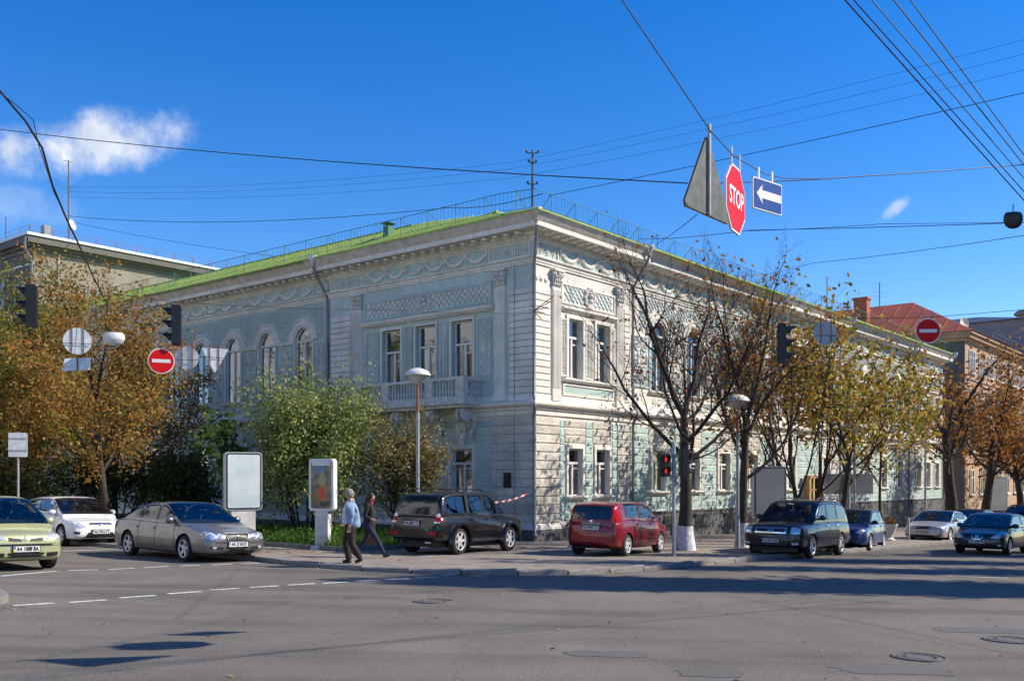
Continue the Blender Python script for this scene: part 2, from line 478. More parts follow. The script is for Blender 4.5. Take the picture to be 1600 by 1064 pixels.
for a, b in zip(KERB[20:130][:-1], KERB[20:130][1:]):
    fine += [a]
kerb_stones(fine, pav)
# opposite corner of the side street, bottom left
cor = [(-8.7 - 0.774*9, 16.15 + 0.633*9), (-8.6, 15.9), (-8.0, 15.35), (-7.7, 14.9), (-7.62, 14.45), (-7.8, 14.0), (-8.15, 13.55), (-8.15 - 0.633*9, 13.55 - 0.774*9)]
fa = []
for (a, b) in zip(cor[:-1], cor[1:]):
    n_ = max(1, int(math.dist(a, b) / 1.0))
    fa += [(a[0] + (b[0]-a[0])*k/n_, a[1] + (b[1]-a[1])*k/n_) for k in range(n_)]
fa.append(cor[-1])
sheet('pavement_near', cor + [(-30, 6.6), (-30, 21.9)], 0.10, M['pave'], thick=0.3)
kerb_stones(fa, bpy.data.objects['pavement_near'])
# planted bed in front of the left facade, edged with its own low kerb
BED = [(-4.6, 27.5), (-2.9, 30.1), (-1.9, 31.9), (-1.35, 34.2), (-2.2, 36.4)]
bed_l = [off((-4.9, 27.6), DL, s) for s in (0.0, 1.2, 2.4, 3.6, 4.8, 6.0, 7.2, 8.4, 9.6, 10.8, 12.0, 14, 16, 20, 24, 28, 33)]
sheet('planting_bed', list(reversed(bed_l)) + BED + [off((-0.5, 36.3), DL, 33)], 0.17, M['soil'], thick=0.2)
kerb_stones(list(reversed(bed_l)), bpy.data.objects['planting_bed'], w=0.10, h=0.24)
bb = []
for a, b in zip(([(-4.9, 27.6)] + BED)[:-1], ([(-4.9, 27.6)] + BED)[1:]):
    bb += [a, ((a[0]+b[0])/2, (a[1]+b[1])/2)]
kerb_stones(bb + [BED[-1]], bpy.data.objects['planting_bed'], w=0.10, h=0.24)
# pale painted dashes
def dash(pa, pb, w=0.12, label=None):
    a, b = on_ground(*pa), on_ground(*pb)
    d = (b - a); d.z = 0; d.normalize(); n = Vector((-d.y, d.x, 0)) * (w / 2)
    q = [a - n, b - n, b + n, a + n]
    k = max(2, int((b - a).length / 0.15)); rag = []
    for i in range(k + 1):
        p = a + (b - a) * (i / k) - n * (1 + random.uniform(-0.12, 0.1)); rag.append((p.x, p.y))
    for i in range(k, -1, -1):
        p = a + (b - a) * (i / k) + n * (1 + random.uniform(-0.12, 0.1)); rag.append((p.x, p.y))
    o = sheet('road_marking', rag, 0.004, M['paint'])
for a, b in [((20, 946), (84, 942)), ((108, 941), (166, 937)), ((187, 934), (243, 930)), ((262, 927.5), (314, 924)), ((328, 921.5), (374, 919)), ((391, 917.5), (436, 915)),
             ((449, 914), (492, 911.5)), ((505, 911), (545, 909)), ((556, 908), (594, 906)), ((604, 905.5), (640, 904)), ((650, 903), (684, 901.5)), ((690, 899), (722, 897)), ((732, 896), (752, 895))]:
    dash(a, b, 0.14)
for a, b in [((0, 900), (90, 892)), ((107, 891), (153, 890)), ((169, 889.5), (210, 887.6)), ((225, 886.5), (264, 884.6)), ((282, 884), (312, 882.8)), ((330, 882.5), (364, 880.8)), ((375, 880.6), (404, 879.4)), ((414, 879), (442, 877.8))]:
    dash(a, b, 0.14)
for a, b in [((96, 861), (196, 857)), ((1270, 889), (1312, 887.6)), ((1480, 899.5), (1576, 903)), ((1380, 886), (1420, 888)), ((1440, 888.5), (1490, 890.5)), ((1210, 886.5), (1236, 886))]:
    dash(a, b, 0.13)  # the right-hand ones mix lane paint with painted-in patches of sunlight
# asphalt repairs, manhole covers
def blob(px, py, rx, ry, n=22, seed=1):
    r_ = random.Random(seed); c = on_ground(px, py); pts = []
    for i in range(n):
        a = 2 * math.pi * i / n; k = r_.uniform(0.82, 1.12)
        sq = 1 / max(abs(math.cos(a)), abs(math.sin(a))) ** 0.6
        pts.append((c.x + rx * k * sq * math.cos(a), c.y + ry * k * sq * math.sin(a)))
    return pts
sheet('asphalt_repair', blob(950, 1021, 0.48, 0.22, seed=3), 0.004, M['patch'])
sheet('asphalt_repair', blob(1395, 1046, 0.62, 0.30, seed=5), 0.004, M['patch'])
sheet('asphalt_repair', blob(1545, 985, 0.8, 0.32, seed=8), 0.004, M['patch'])
sheet('asphalt_repair', blob(1110, 1052, 0.35, 0.2, seed=11), 0.004, M['patch'])
sheet('asphalt_repair', blob(210, 925, 1.0, 0.3, seed=14), 0.003, M['patch'])
def manhole(px, py, r, label):
    c = on_ground(px, py)
    b = MB(); b.lathe([(0.0, 0.012), (r*0.5, 0.012), (r*0.52, 0.005), (r*0.62, 0.005), (r*0.64, 0.014), (r*0.8, 0.014), (r*0.82, 0.006), (r*0.9, 0.006), (r*0.91, 0.018), (r, 0.016), (r*1.04, -0.05)], 28)
    for k in range(12):
        a = k * math.pi / 6; b.obox((r*0.57*math.cos(a), r*0.57*math.sin(a), 0.009), (r*0.1, r*0.07, 0.012), Matrix.Rotation(a, 3, 'Z'))
    root = empty('manhole_cover', c, 0, label, 'manhole', 'manhole covers in the road')
    root.rotation_euler = (-0.016, 0.018, 0)
    b.build('cover', M['iron'], root, 30)
manhole(677, 939.5, 0.34, 'small iron manhole cover in the road below the walking man')
manhole(1578, 1000, 0.33, 'round iron manhole cover at the right edge of the road')
manhole(1436, 1027, 0.30, 'sunken iron manhole cover with crumbling asphalt around it, bottom right')
# ------------------------------------------------------------------ the museum on the corner
CX, CY = 0.78, 36.0
MZ = gz(CX, CY); ZO = EYE - MZ                       # heights below are measured from eye level
mus = empty('museum_building', (CX, CY, MZ), math.atan2(DR.y, DR.x),
            'ornate two-storey white and turquoise corner building with green roof and balcony', 'building')
LLEN, RLEN = 38.0, 51.0
# plan of each facade: (t, projection) steps; pavilions stand 0.15 m proud
PROJ_L = [(0, 11.2, .15), (11.2, 30.6, 0), (30.6, LLEN, .15)]
PROJ_R = [(0, 6.3, .15), (6.3, 20.6, 0), (20.6, 29.6, .15), (29.6, 43.2, 0), (43.2, RLEN, .15)]
FL = lambda t, d, z: (-d, t, z + ZO)
FR = lambda t, d, z: (t, -d, z + ZO)
FAC = {'L': FL, 'R': FR}
def proj(fac, t):
    for a, b, p in (PROJ_L if fac == 'L' else PROJ_R):
        if a <= t <= b: return p
    return 0
def path(d):
    """plan outline pushed out by d, left end to corner to right end"""
    pts = []
    for a, b, p in reversed(PROJ_L): pts += [(-(p + d), b if b >= LLEN else b + (d if p else -d) * 1.0), (-(p + d), a - (d if p else -d) if a > 0 else None)]
    pts = [q for q in pts]
    out = []
    for x, y in pts:
        out.append((x, y if y is not None else -(.15 + d)))
    for i, (a, b, p) in enumerate(PROJ_R):
        if i > 0: out.append((a - (d if p else -d), -(p + d)))
        out.append((b + ((d if p else -d) if b < RLEN else d), -(p + d)))
    return out
def sweep(name, prof, m, parent=mus, smooth=None):
    """prof: list of (d, z) walked along the plan outline, mitred at every corner"""
    rows = [path(d) for d, z in prof]; n = len(rows[0]); b = MB()
    vs_ = [(x, y, prof[i][1] + ZO) for i, r in enumerate(rows) for x, y in r]
    fs = [(i*n + k, i*n + k + 1, (i+1)*n + k + 1, (i+1)*n + k) for i in range(len(rows) - 1) for k in range(n - 1)]
    b.add(vs_, fs)
    return b.build(name, m, parent, smooth)
def put(me, name, fac, t, d, z, parent=mus, s=None):
    o = bpy.data.objects.new(name, me)
    o.location = FAC[fac](t, d, z); o.rotation_euler = (0, 0, R(90) if fac == 'L' else R(180))
    if s: o.scale = s
    return link(o, parent)

# ---- walls with openings
def arc_pts(tc, w, zs, n=10, rise=None):
    r = w / 2; rise = rise or r
    return [(tc + r * math.cos(math.pi - math.pi * k / n), zs + rise * math.sin(math.pi * k / n)) for k in range(n + 1)]
def wall(name, fac, t0, t1, z0, z1, ops, m, rec=0.3, dd=0.0):
    """ops: (centre, width, sill, top, arched) ; top is the crown of the arch"""
    p = proj(fac, (t0 + t1) / 2) + dd
    b = MB(FAC[fac])
    q = lambda a, za, c, zc: b.add([(a, p, za), (c, p, za), (c, p, zc), (a, p, zc)], [(0, 1, 2, 3)])
    cur = t0
    for tc, w, zb, zt, ar in sorted(ops):
        l, r = tc - w/2, tc + w/2
        q(cur, z0, l, z1); q(l, z0, r, zb)
        if ar:
            zs = zt - w/2; a = arc_pts(tc, w, zs)
            for (x0, y0), (x1, y1) in zip(a[:-1], a[1:]):
                b.add([(x0, p, y0), (x1, p, y1), (x1, p, z1), (x0, p, z1)], [(0, 1, 2, 3)])
                b.add([(x0, p, y0), (x1, p, y1), (x1, p - rec, y1), (x0, p - rec, y0)], [(0, 1, 2, 3)])
            zj = zs
        else:
            q(l, zt, r, z1); zj = zt
            b.add([(l, p, zt), (r, p, zt), (r, p - rec, zt), (l, p - rec, zt)], [(0, 1, 2, 3)])
        for x in (l, r): b.add([(x, p, zb), (x, p, zj), (x, p - rec, zj), (x, p - rec, zb)], [(0, 1, 2, 3)])
        b.add([(l, p, zb), (r, p, zb), (r, p - rec, zb), (l, p - rec, zb)], [(0, 1, 2, 3)])
        cur = r
    q(cur, z0, t1, z1)
    return b.build(name, m, mus)
_win = {}
def window_meshes(w, h, ar, style):
    key = (w, h, ar, style)
    if key in _win: return _win[key]
    fr, gl, cu = MB(), MB(), MB()
    f = 0.065; y0, y1 = -0.05, 0.03
    hs = h - w/2 if ar else h
    zt = hs * (0.70 if not ar else 1.0)              # transom
    if style == 'door': zt = hs * 0.72
    for x in (-w/2, w/2 - f): fr.box((x, y0, 0), (x + f, y1, hs))
    fr.box((-w/2 + f, y0, 0), (w/2 - f, y1, f))
    fr.box((-w/2 + f, y0 - .0, zt - 0.05), (w/2 - f, y1 + 0.03, zt + 0.04))
    fr.box((-0.05, y0, f), (0.05, y1 + 0.012, zt - 0.05))
    if not ar: fr.box((-w/2 + f, y0, h - f), (w/2 - f, y1, h))
    if style == 'vent': fr.box((-w/2 + f, y0, zt * 0.82), (-0.05, y1 - 0.005, zt * 0.82 + 0.05))
    for s_ in (-1, 1):
        fr.box((s_ * w * 0.47 - 0.03, y0 + 0.01, f), (s_ * w * 0.47 + 0.03, y1 - 0.01, zt - 0.05)) if False else None
    if ar:
        a0 = arc_pts(0, w, hs, 12); a1 = arc_pts(0, w - 2*f, hs, 12)
        for (p0, p1), (q0, q1) in zip(zip(a0[:-1], a0[1:]), zip(a1[:-1], a1[1:])):
            fr.add([(p0[0], y1, p0[1]), (p1[0], y1, p1[1]), (q1[0], y1, q1[1]), (q0[0], y1, q0[1]), (q0[0], y0, q0[1]), (q1[0], y0, q1[1])], [(0, 1, 2, 3), (3, 2, 5, 4)])
        gl.add([(x, 0, z) for x, z in [(-w/2 + .02, 0.02)] + [(x * 0.97, z) for x, z in a0] + [(w/2 - .02, 0.02)]], [tuple(range(len(a0) + 2))])
    else: gl.add([(-w/2 + .02, 0, .02), (w/2 - .02, 0, .02), (w/2 - .02, 0, h - .02), (-w/2 + .02, 0, h - .02)], [(3, 2, 1, 0)])
    # gathered net curtain in two halves, parted a little
    n = 26
    for side in (-1, 1):
        vs_ = []; fs = []
        x0, x1 = side * (w/2 + .05), side * (0.06 if side < 0 else 0.12)
        for k in range(n + 1):
            x = x0 + (x1 - x0) * k / n; y = -0.16 + 0.025 * math.sin(k * 1.7) + 0.012 * math.sin(k * 4.1)
            vs_ += [(x, y, 0.0), (x, y, zt * 0.97)]
        cu.add(vs_, [(2*k, 2*k+2, 2*k+3, 2*k+1) for k in range(n)])
    bk = MB(); bk.add([(-w/2 - .3, -0.9, -.3), (w/2 + .3, -0.9, -.3), (w/2 + .3, -0.9, h + .3), (-w/2 - .3, -0.9, h + .3)], [(0, 1, 2, 3)])
    _win[key] = (fr.mesh('window', M['frame']), gl.mesh('pane', M['glass']), cu.mesh('curtain', M['curtain']))
    return _win[key]
def window(fac, tc, w, zb, zt, ar, style='plain', rec=0.24, curtain=True, parent=mus):
    fm, gm, cm = window_meshes(round(w, 2), round(zt - zb, 2), ar, style)
    p = proj(fac, tc)
    o = put(fm, 'window', fac, tc, p - rec, zb, parent)
    link(bpy.data.objects.new('pane', gm), o)
    if curtain: link(bpy.data.objects.new('curtain', cm), o)
    return o
ZW0, ZW1 = 2.72, 8.3                                   # first floor wall zone
L1 = [(t, 1.1, 3.2, 6.2, False) for t in (3.36, 5.33, 7.3)]
A1 = [(13.2 + 2.7 * k, 1.2, 3.75, 6.9, True) for k in range(7)]
L3 = [(t, 1.1, 3.75, 6.2, False) for t in (33.0, 35.4)]
G1 = [(t, 1.1, -0.62, 1.2, False) for t in (3.36, 5.33, 7.3)]
G2 = [(13.2 + 2.7 * k, 1.15, -0.62, 1.75, True) for k in range(7)]
G3 = [(t, 1.1, -0.62, 1.2, False) for t in (33.0, 35.4)]
R1 = [(2.42, .95, 3.9, 6.2, False), (4.3, .95, 3.9, 6.2, False)]
A2 = [(8.87 + 3.1 * k, 1.2, 3.85, 6.9, True) for k in range(4)]
R3 = [(t, 1.05, 3.85, 6.2, False) for t in (22.6, 25.1, 27.6)]
A4 = [(31.4 + 3.3 * k, 1.2, 3.85, 6.9, True) for k in range(4)]
R5 = [(t, 1.05, 3.85, 6.2, False) for t in (45.0, 47.2, 49.4)]
H1 = [(2.42, .95, -.62, 1.22, False), (4.3, .95, -.62, 1.22, False)]
H2 = [(t, 1.15, -.5, 1.3, False) for t, *_ in A2]
H3 = [(22.6, 1.05, -.5, 1.3, False), (27.6, 1.05, -.5, 1.3, False)]
H4 = [(t, 1.15, -.5, 1.3, False) for t, *_ in A4]
H5 = [(t, 1.05, -.5, 1.3, False) for t, *_ in R5]
for fac, (a, b, p), o1, o0 in [('L', PROJ_L[0], L1, G1), ('L', PROJ_L[1], A1, G2), ('L', PROJ_L[2], L3, G3),
                               ('R', PROJ_R[0], R1, H1), ('R', PROJ_R[1], A2, H2), ('R', PROJ_R[2], R3, H3), ('R', PROJ_R[3], A4, H4), ('R', PROJ_R[4], R5, H5)]:
    wall('wall', fac, (-.15 if a == 0 else a), b, ZW0, 9.2, o1, M['turqpale'] if fac == 'L' else M['white'])
    wall('wall', fac, (-.15 if a == 0 else a), b, -4.6, ZW0, o0, M['white'])
    for k, (tc, w, zb, zt, ar) in enumerate(o1): window(fac, tc, w, zb, zt, ar, 'door' if (fac == 'L' and len(o1) == 3 and k == 1) else ('plain' if ar else 'vent'), 0.11 if ar else 0.2)
    for k, (tc, w, zb, zt, ar) in enumerate(o0): window(fac, tc, w, zb, zt, ar, 'plain' if ar else 'vent', 0.16)
# steps between pavilion and recessed wall, back walls, ceiling slab between the floors
b = MB()
for fac, arr in (('L', PROJ_L), ('R', PROJ_R)):
    b.xf = FAC[fac]
    for (a0, b0, p0), (a1, b1, p1) in zip(arr[:-1], arr[1:]):
        b.add([(b0, 0, -4.6), (b0, .15, -4.6), (b0, .15, 9.2), (b0, 0, 9.2)], [(0, 1, 2, 3)])
b.xf = None
b.add([(RLEN, -.15, ZO - 4.6), (RLEN, 14, ZO - 4.6), (RLEN, 14, ZO + 9.7), (RLEN, -.15, ZO + 9.7)], [(0, 1, 2, 3)])
b.add([(-.15, LLEN, ZO - 4.6), (14, LLEN, ZO - 4.6), (14, LLEN, ZO + 9.7), (-.15, LLEN, ZO + 9.7)], [(0, 1, 2, 3)])
b.build('return_wall', M['white'], mus)
b = MB()
b.add([(14, 14, -2.2), (RLEN, 14, -2.2), (RLEN, 14, ZO + 9.7), (14, 14, ZO + 9.7)], [(0, 1, 2, 3)])
b.add([(14, 14, -2.2), (14, LLEN, -2.2), (14, LLEN, ZO + 9.7), (14, 14, ZO + 9.7)], [(0, 1, 2, 3)])
for z in (2.6, 8.9, -1.4): b.add([(0, 0, ZO + z), (RLEN, 0, ZO + z), (RLEN, 14, ZO + z), (14, 14, ZO + z), (14, LLEN, ZO + z), (0, LLEN, ZO + z)], [tuple(range(6))])
b.build('interior', M['room'], mus)

# ---- mouldings running round the building
sweep('plinth', [(0.10, -4.6), (0.10, -1.9), (0.04, -1.84), (0.0, -1.84)], M['granite'])
# higher granite base along the sunk part of the right street
b = MB(FR)
for a, c, p in PROJ_R[1:]:
    b.box((a + (.02 if p == 0 else -.03), p + .002, -4.6), (c, p + .16, -1.42)); b.box((a, p + .004, -1.42), (c, p + .2, -1.36))
b.build('high_plinth', M['granite'], mus)
sweep('base_moulding', [(0.0, -1.84), (0.09, -1.83), (0.09, -1.72), (0.05, -1.66), (0.03, -1.62), (0.0, -1.6)], M['trim'])
sweep('string_course', [(0.0, 2.40), (0.06, 2.42), (0.06, 2.58), (0.13, 2.62), (0.13, 2.68), (0.26, 2.76), (0.28, 2.80), (0.28, 2.88), (0.04, 2.96), (0.0, 2.96)], M['trim'])
sweep('pedestal_band', [(0.0, 2.955), (0.05, 2.955), (0.05, 3.14), (0.03, 3.17), (0.0, 3.18)], M['trim'])
sweep('architrave', [(0.0, 7.93), (0.05, 7.94), (0.05, 8.02), (0.08, 8.03), (0.08, 8.11), (0.15, 8.16), (0.15, 8.21), (0.0, 8.24)], M['trim'])
sweep('frieze', [(0.012, 8.235), (0.012, 8.76)], M['turq'])
sweep('cornice', [(0.0, 8.75), (0.06, 8.76), (0.08, 8.80), (0.10, 8.80), (0.10, 8.95), (0.17, 8.97), (0.17, 9.08), (0.62, 9.10), (0.64, 9.12), (0.64, 9.27), (0.60, 9.28), (0.63, 9.30)], M['trim'])
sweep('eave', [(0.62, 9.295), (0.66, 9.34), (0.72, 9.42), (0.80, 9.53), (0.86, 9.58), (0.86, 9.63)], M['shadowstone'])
# dentils: too small to tell apart, one course; modillions one by one
dent = MB()
mod = MB().cbox((-.09, 0, 0), (.09, .34, .085), 0.02).mesh('modillion', M['trim'])
for fac, arr, LEN in (('L', PROJ_L, LLEN), ('R', PROJ_R, RLEN)):
    dent.xf = FAC[fac]
    for a, c, p in arr:
        t = a + (0.0 if a else -.1)
        while t < c - .06:
            dent.box((t, p + .10, 8.815), (t + .065, p + .155, 8.94)); t += .115
        k = max(1, int((c - a) / 0.52)); st = (c - a) / k
        for i in range(k):
            put(mod, 'modillion', fac, a + (i + .5) * st, p + .17, 8.985)
o = dent.build('dentil_course', M['trim'], mus); o['kind'] = 'stuff'

# ---- relief ornament, shared meshes
def spiral(b, cx, cz, r, turns, a0, sgn, y=0.0, rad=0.022):
    pts = []; n = int(9 * turns)
    for k in range(n + 1):
        f = k / n; a = a0 + sgn * f * turns * 2 * math.pi; rr = r * (1 - 0.82 * f)
        pts.append((cx + rr * math.cos(a), y + 0.02 * f, cz + rr * math.sin(a)))
    b.tube(pts, [rad * (1 - .35 * k / n) for k in range(n + 1)], 5)
    b.ball((pts[-1][0], y + .02, pts[-1][2]), rad * 1.5, 6, 4)
def arabesque(w, h):
    b = MB(); rn = random.Random(int(h * 100))
    b.tube([(0, .01, .04), (0.0, .02, h * .5), (0, .01, h - .04)], 0.02, 5)
    n = max(3, int(h / (w * 0.55)))
    for i in range(n):
        z = h * (i + .5) / n
        for s_ in (-1, 1):
            r = min(w * .24, h / n * .42)
            spiral(b, s_ * w * .24, z, r, 1.4, R(90) if s_ > 0 else R(90), s_, .015, w * .035)
            b.ball((s_ * w * .40, .02, z + h / n * .4), (w * .07, .03, w * .10), 6, 4)
            b.ball((s_ * w * .13, .025, z + h / n * .45), (w * .05, .03, w * .08), 6, 4)
    for k in range(8):
        a = k * math.pi / 4; b.ball((w*.15*math.cos(a), .035, h/2 + w*.15*math.sin(a)), (w*.085, .03, w*.085), 6, 4)
    b.ball((0, .05, h/2), (w*.09, .04, w*.09), 8, 5)
    return b.mesh('carved_relief', M['trim'], 60)
def garland(w, h):
    b = MB(); rn = random.Random(4)
    n = 16
    for k in range(n + 1):
        f = k / n; x = -w/2 + w * f; z = h * .92 - (h * .72) * (1 - (2*f - 1)**2)
        r = .045 + .045 * (1 - (2*f - 1)**2)
        b.ball((x, .03, z), (r*1.0, r*.8, r), 6, 4)
        for _ in range(2):
            b.ball((x + rn.uniform(-.03, .03), .05 + rn.uniform(0, .03), z + rn.uniform(-.05, .05)), .033, 5, 3)
    for s_ in (-1, 1):                         # ribbon bows and hanging ends
        b.ball((s_*w/2, .05, h*.92), (.07, .05, .06), 6, 4)
        b.tube([(s_*w/2, .03, h*.9), (s_*(w/2 - .05), .03, h*.55), (s_*(w/2 - .02), .02, h*.22)], [.03, .035, .012], 5)
        b.tube([(s_*w/2, .03, h*.95), (s_*(w/2 - .16), .03, h*1.0), (s_*(w/2 - .2), .02, h*.88)], [.02, .025, .01], 5)
    return b.mesh('garland', M['trim'], 60)
def rinceau(w, h):
    b = MB(); n = max(2, round(w / h))
    for i in range(n):
        x = -w/2 + w * (i + .5) / n
        spiral(b, x, h/2, h*.36, 1.5, R(180), 1 if i % 2 else -1, .012, .024)
        for k in range(4):
            a = k * 1.57 + .4; b.ball((x + h*.42*math.cos(a), .02, h/2 + h*.38*math.sin(a)), (.04, .025, .03), 5, 3)
    return b.mesh('scroll_relief', M['trim'], 60)
def medallion(r):
    b = MB()
    for rr, th in ((r, .05), (r*.74, .035)):
        pts = [(rr*.85*math.cos(2*math.pi*k/24), .03, rr*math.sin(2*math.pi*k/24)) for k in range(25)]
        b.tube(pts, th, 6, False)
    b.ball((0, .06, r*.22), (r*.24, .12, r*.30), 8, 6); b.ball((0, .05, -r*.25), (r*.45, .09, r*.25), 8, 5)
    b.ball((0, .10, r*.15), (r*.07, .12, r*.1), 6, 4)
    for k in range(10):
        a = 2*math.pi*k/10; b.ball((r*1.0*math.cos(a), .04, r*1.12*math.sin(a)), (r*.2, .06, r*.16), 6, 4)
    return b.mesh('medallion', M['stone'], 60)
def capital(w, h):
    b = MB()
    b.add([(-w*.42, 0, 0), (w*.42, 0, 0), (w*.42, .06, 0), (-w*.42, .06, 0), (-w*.55, 0, h*.86), (w*.55, 0, h*.86), (w*.55, .14, h*.86), (-w*.55, .14, h*.86)],
          [(0,1,2,3), (4,5,6,7), (3,2,6,7), (0,3,7,4), (1,2,6,5)])
    b.box((-w*.64, 0, h*.88), (w*.64, .2, h))
    for row, (z, n, k) in enumerate(((h*.16, 4, .15), (h*.42, 3, .15))):
        for i in range(n):
            x = (i - (n-1)/2) * w * .26
            b.ball((x, .08 + row*.03, z), (w*.12, .06, h*.17), 6, 4); b.ball((x, .13 + row*.04, z + h*.14), (w*.1, .05, h*.05), 6, 4)
    for s_ in (-1, 1): spiral(b, s_*w*.46, h*.72, w*.19, 1.5, R(90), s_, .13, .04)
    b.ball((0, .16, h*.74), (w*.14, .06, h*.12), 6, 4)
    return b.mesh('capital', M['stone'], 60)
def pilaster(w, z0, z1):
    b = MB(); h = z1 - z0
    b.box((-w/2, 0, .34), (w/2, .07, h))
    for i in range(6):                          # fluting as fillets standing on the shaft
        x = -w/2 + w * (i + .5) / 6
        b.box((x - w*.045, .07, .5), (x + w*.045, .092, h - .12))
    b.box((-w*.6, 0, 0), (w*.6, .12, .2)); b.box((-w*.56, 0, .2), (w*.56, .105, .27)); b.box((-w*.53, 0, .27), (w*.53, .085, .34))
    return b.mesh('pilaster', M['trim'])
def lattice(w, h, step=0.30, clip=None):
    """crossing laths over a pale ground"""
    b = MB(); r = .018
    L = w + h
    k = -int(h / step) - 1
    def seg(x0, z0, x1, z1):
        if clip:
            n = 10; pts = [(x0 + (x1-x0)*i/n, z0 + (z1-z0)*i/n) for i in range(n+1)]
            run = []
            for p_ in pts:
                if clip(*p_): run.append(p_)
                else:
                    if len(run) > 1: bar(run[0], run[-1])
                    run = []
            if len(run) > 1: bar(run[0], run[-1])
        else: bar((x0, z0), (x1, z1))
    def bar(p0, p1):
        d = Vector((p1[0]-p0[0], 0, p1[1]-p0[1]));
        if d.length < .05: return
        n_ = Vector((-d.z, 0, d.x)).normalized() * r
        P0, P1 = Vector((p0[0], 0, p0[1])), Vector((p1[0], 0, p1[1])); y = Vector((0, .03, 0))
        b.add([P0 - n_, P1 - n_, P1 + n_, P0 + n_, P0 - n_ + y, P1 - n_ + y, P1 + n_ + y, P0 + n_ + y], [(4,5,6,7), (0,1,5,4), (2,3,7,6), (1,2,6,5), (3,0,4,7)])
    while k * step < w:
        x0 = k * step
        for s_ in (0, 1):
            # line x - x0 = z (or mirrored)
            za, zb_ = max(0, -x0), min(h, w - x0)
            if zb_ > za:
                if s_ == 0: seg(x0 + za - w/2, za, x0 + zb_ - w/2, zb_)
                else: seg(w/2 - (x0 + za), za, w/2 - (x0 + zb_), zb_)
        k += 1
    return b.mesh('lattice', M['lath'])
# ---- frieze: garlands and scroll panels, framed
def frieze_run(fac, t0, t1, n):
    p = proj(fac, (t0+t1)/2); st = (t1 - t0) / n; me = garland(st * .98, .46)
    for i in range(n): put(me, 'garland', fac, t0 + (i+.5)*st, p + .015, 8.26)
    fr = MB()
    return
def frieze_panel(fac, t0, t1):
    p = proj(fac, (t0+t1)/2); me = rinceau(t1 - t0 - .1, .44)
    put(me, 'scroll_relief', fac, (t0+t1)/2, p + .014, 8.28)
    fr = MB()
    w = t1 - t0
    for x in (-w/2, w/2 - .05): fr.box((x, 0, .0), (x + .05, .05, .5))
    fr.box((-w/2, 0, -.02), (w/2, .045, .02)); fr.box((-w/2, 0, .48), (w/2, .045, .5))
    put(fr.mesh('panel_frame', M['trim']), 'panel_frame', fac, (t0+t1)/2, p + .012, 8.25)
frieze_panel('L', .0, .75); frieze_panel('L', .8, 2.0); frieze_run('L', 2.05, 8.7, 6); frieze_panel('L', 8.75, 10.0); frieze_panel('L', 10.05, 11.15)
frieze_run('L', 11.3, 30.5, 16); frieze_run('L', 30.8, 37.9, 6)
frieze_panel('R', .0, 1.3); frieze_run('R', 1.4, 5.2, 3); frieze_panel('R', 5.25, 6.25); frieze_run('R', 6.4, 20.5, 11); frieze_run('R', 20.8, 29.5, 7); frieze_run('R', 29.7, 43.1, 10); frieze_run('R', 43.4, 50.9, 6)
# ---- pilasters with capitals
CAP = capital(.52, .62)
def pil(fac, t, w=.5):
    p = proj(fac, t)
    put(pilaster(w, 2.96, 7.26), 'pilaster', fac, t, p, 2.97)
    put(CAP, 'capital', fac, t, p + .02, 7.27)
for t in (1.42, 9.35, 31.4, 37.0): pil('L', t)
for t in (1.17, 5.5, 21.2, 29.0, 43.9, 50.3): pil('R', t)
# ---- panels (sunk fields with a frame) and their carving
def field(fac, t0, t1, z0, z1, m, fw=.07, name='panel', proud=.05, framem='turq'):
    p = proj(fac, (t0+t1)/2); w, h = t1 - t0, z1 - z0
    b = MB(); b.cur = 0
    b.box((-w/2 + fw, 0, fw), (w/2 - fw, .012, h - fw))
    b.cur = 1
    for x in (-w/2, w/2 - fw): b.box((x, 0, 0), (x + fw, proud, h))
    for z in (0, h - fw): b.box((-w/2 + fw, 0, z), (w/2 - fw, proud, z + fw))
    return put(b.mesh(name, [M[m], M[framem]]), name, fac, (t0+t1)/2, p + .003, z0)
def carved(fac, tc, w, z0, z1, frame='turq'):
    pn = field(fac, tc - w/2, tc + w/2, z0, z1, 'turqpale', .06, framem=frame)
    me = _ar.setdefault((round(w, 2), round(z1-z0, 2)), None) or arabesque(w - .14, z1 - z0 - .16)
    _ar[(round(w, 2), round(z1-z0, 2))] = me
    o = bpy.data.objects.new('carved_relief', me); o.location = (0, .015, .08); link(o, pn)
_ar = {}
# left pavilion: lattice band with bust medallion, ledge, carved panels between the three openings
field('L', 1.85, 8.95, 6.72, 7.55, 'trim', .12)
for t in (3.5, 7.25): put(lattice(2.9, .56, .28), 'lattice', 'L', t, .15 + .016, 6.86)
put(medallion(.36), 'medallion', 'L', 5.38, .15 + .03, 7.13)
def ledge(fac, t0, t1, z, dd=.12, h=.14):
    p = proj(fac, (t0+t1)/2); w = t1 - t0
    b = MB(); b.prism([(p, z), (p + dd*.5, z), (p + dd, z + h*.55), (p + dd, z + h), (p, z + h + .03)], t0, t1, 'yz')
    bb_ = MB(FAC[fac]); bb_.add([(v[0], v[1], v[2]) for v in b.v], b.f)
    return bb_.build('ledge', M['trim'], mus)
ledge('L', 1.75, 9.05, 6.42, .2, .2)
for t, w in ((2.22, .72), (8.45, .75)): carved('L', t, w, 3.75, 6.2)
for t in (4.34, 6.31): carved('L', t, .42, 3.4, 6.25)
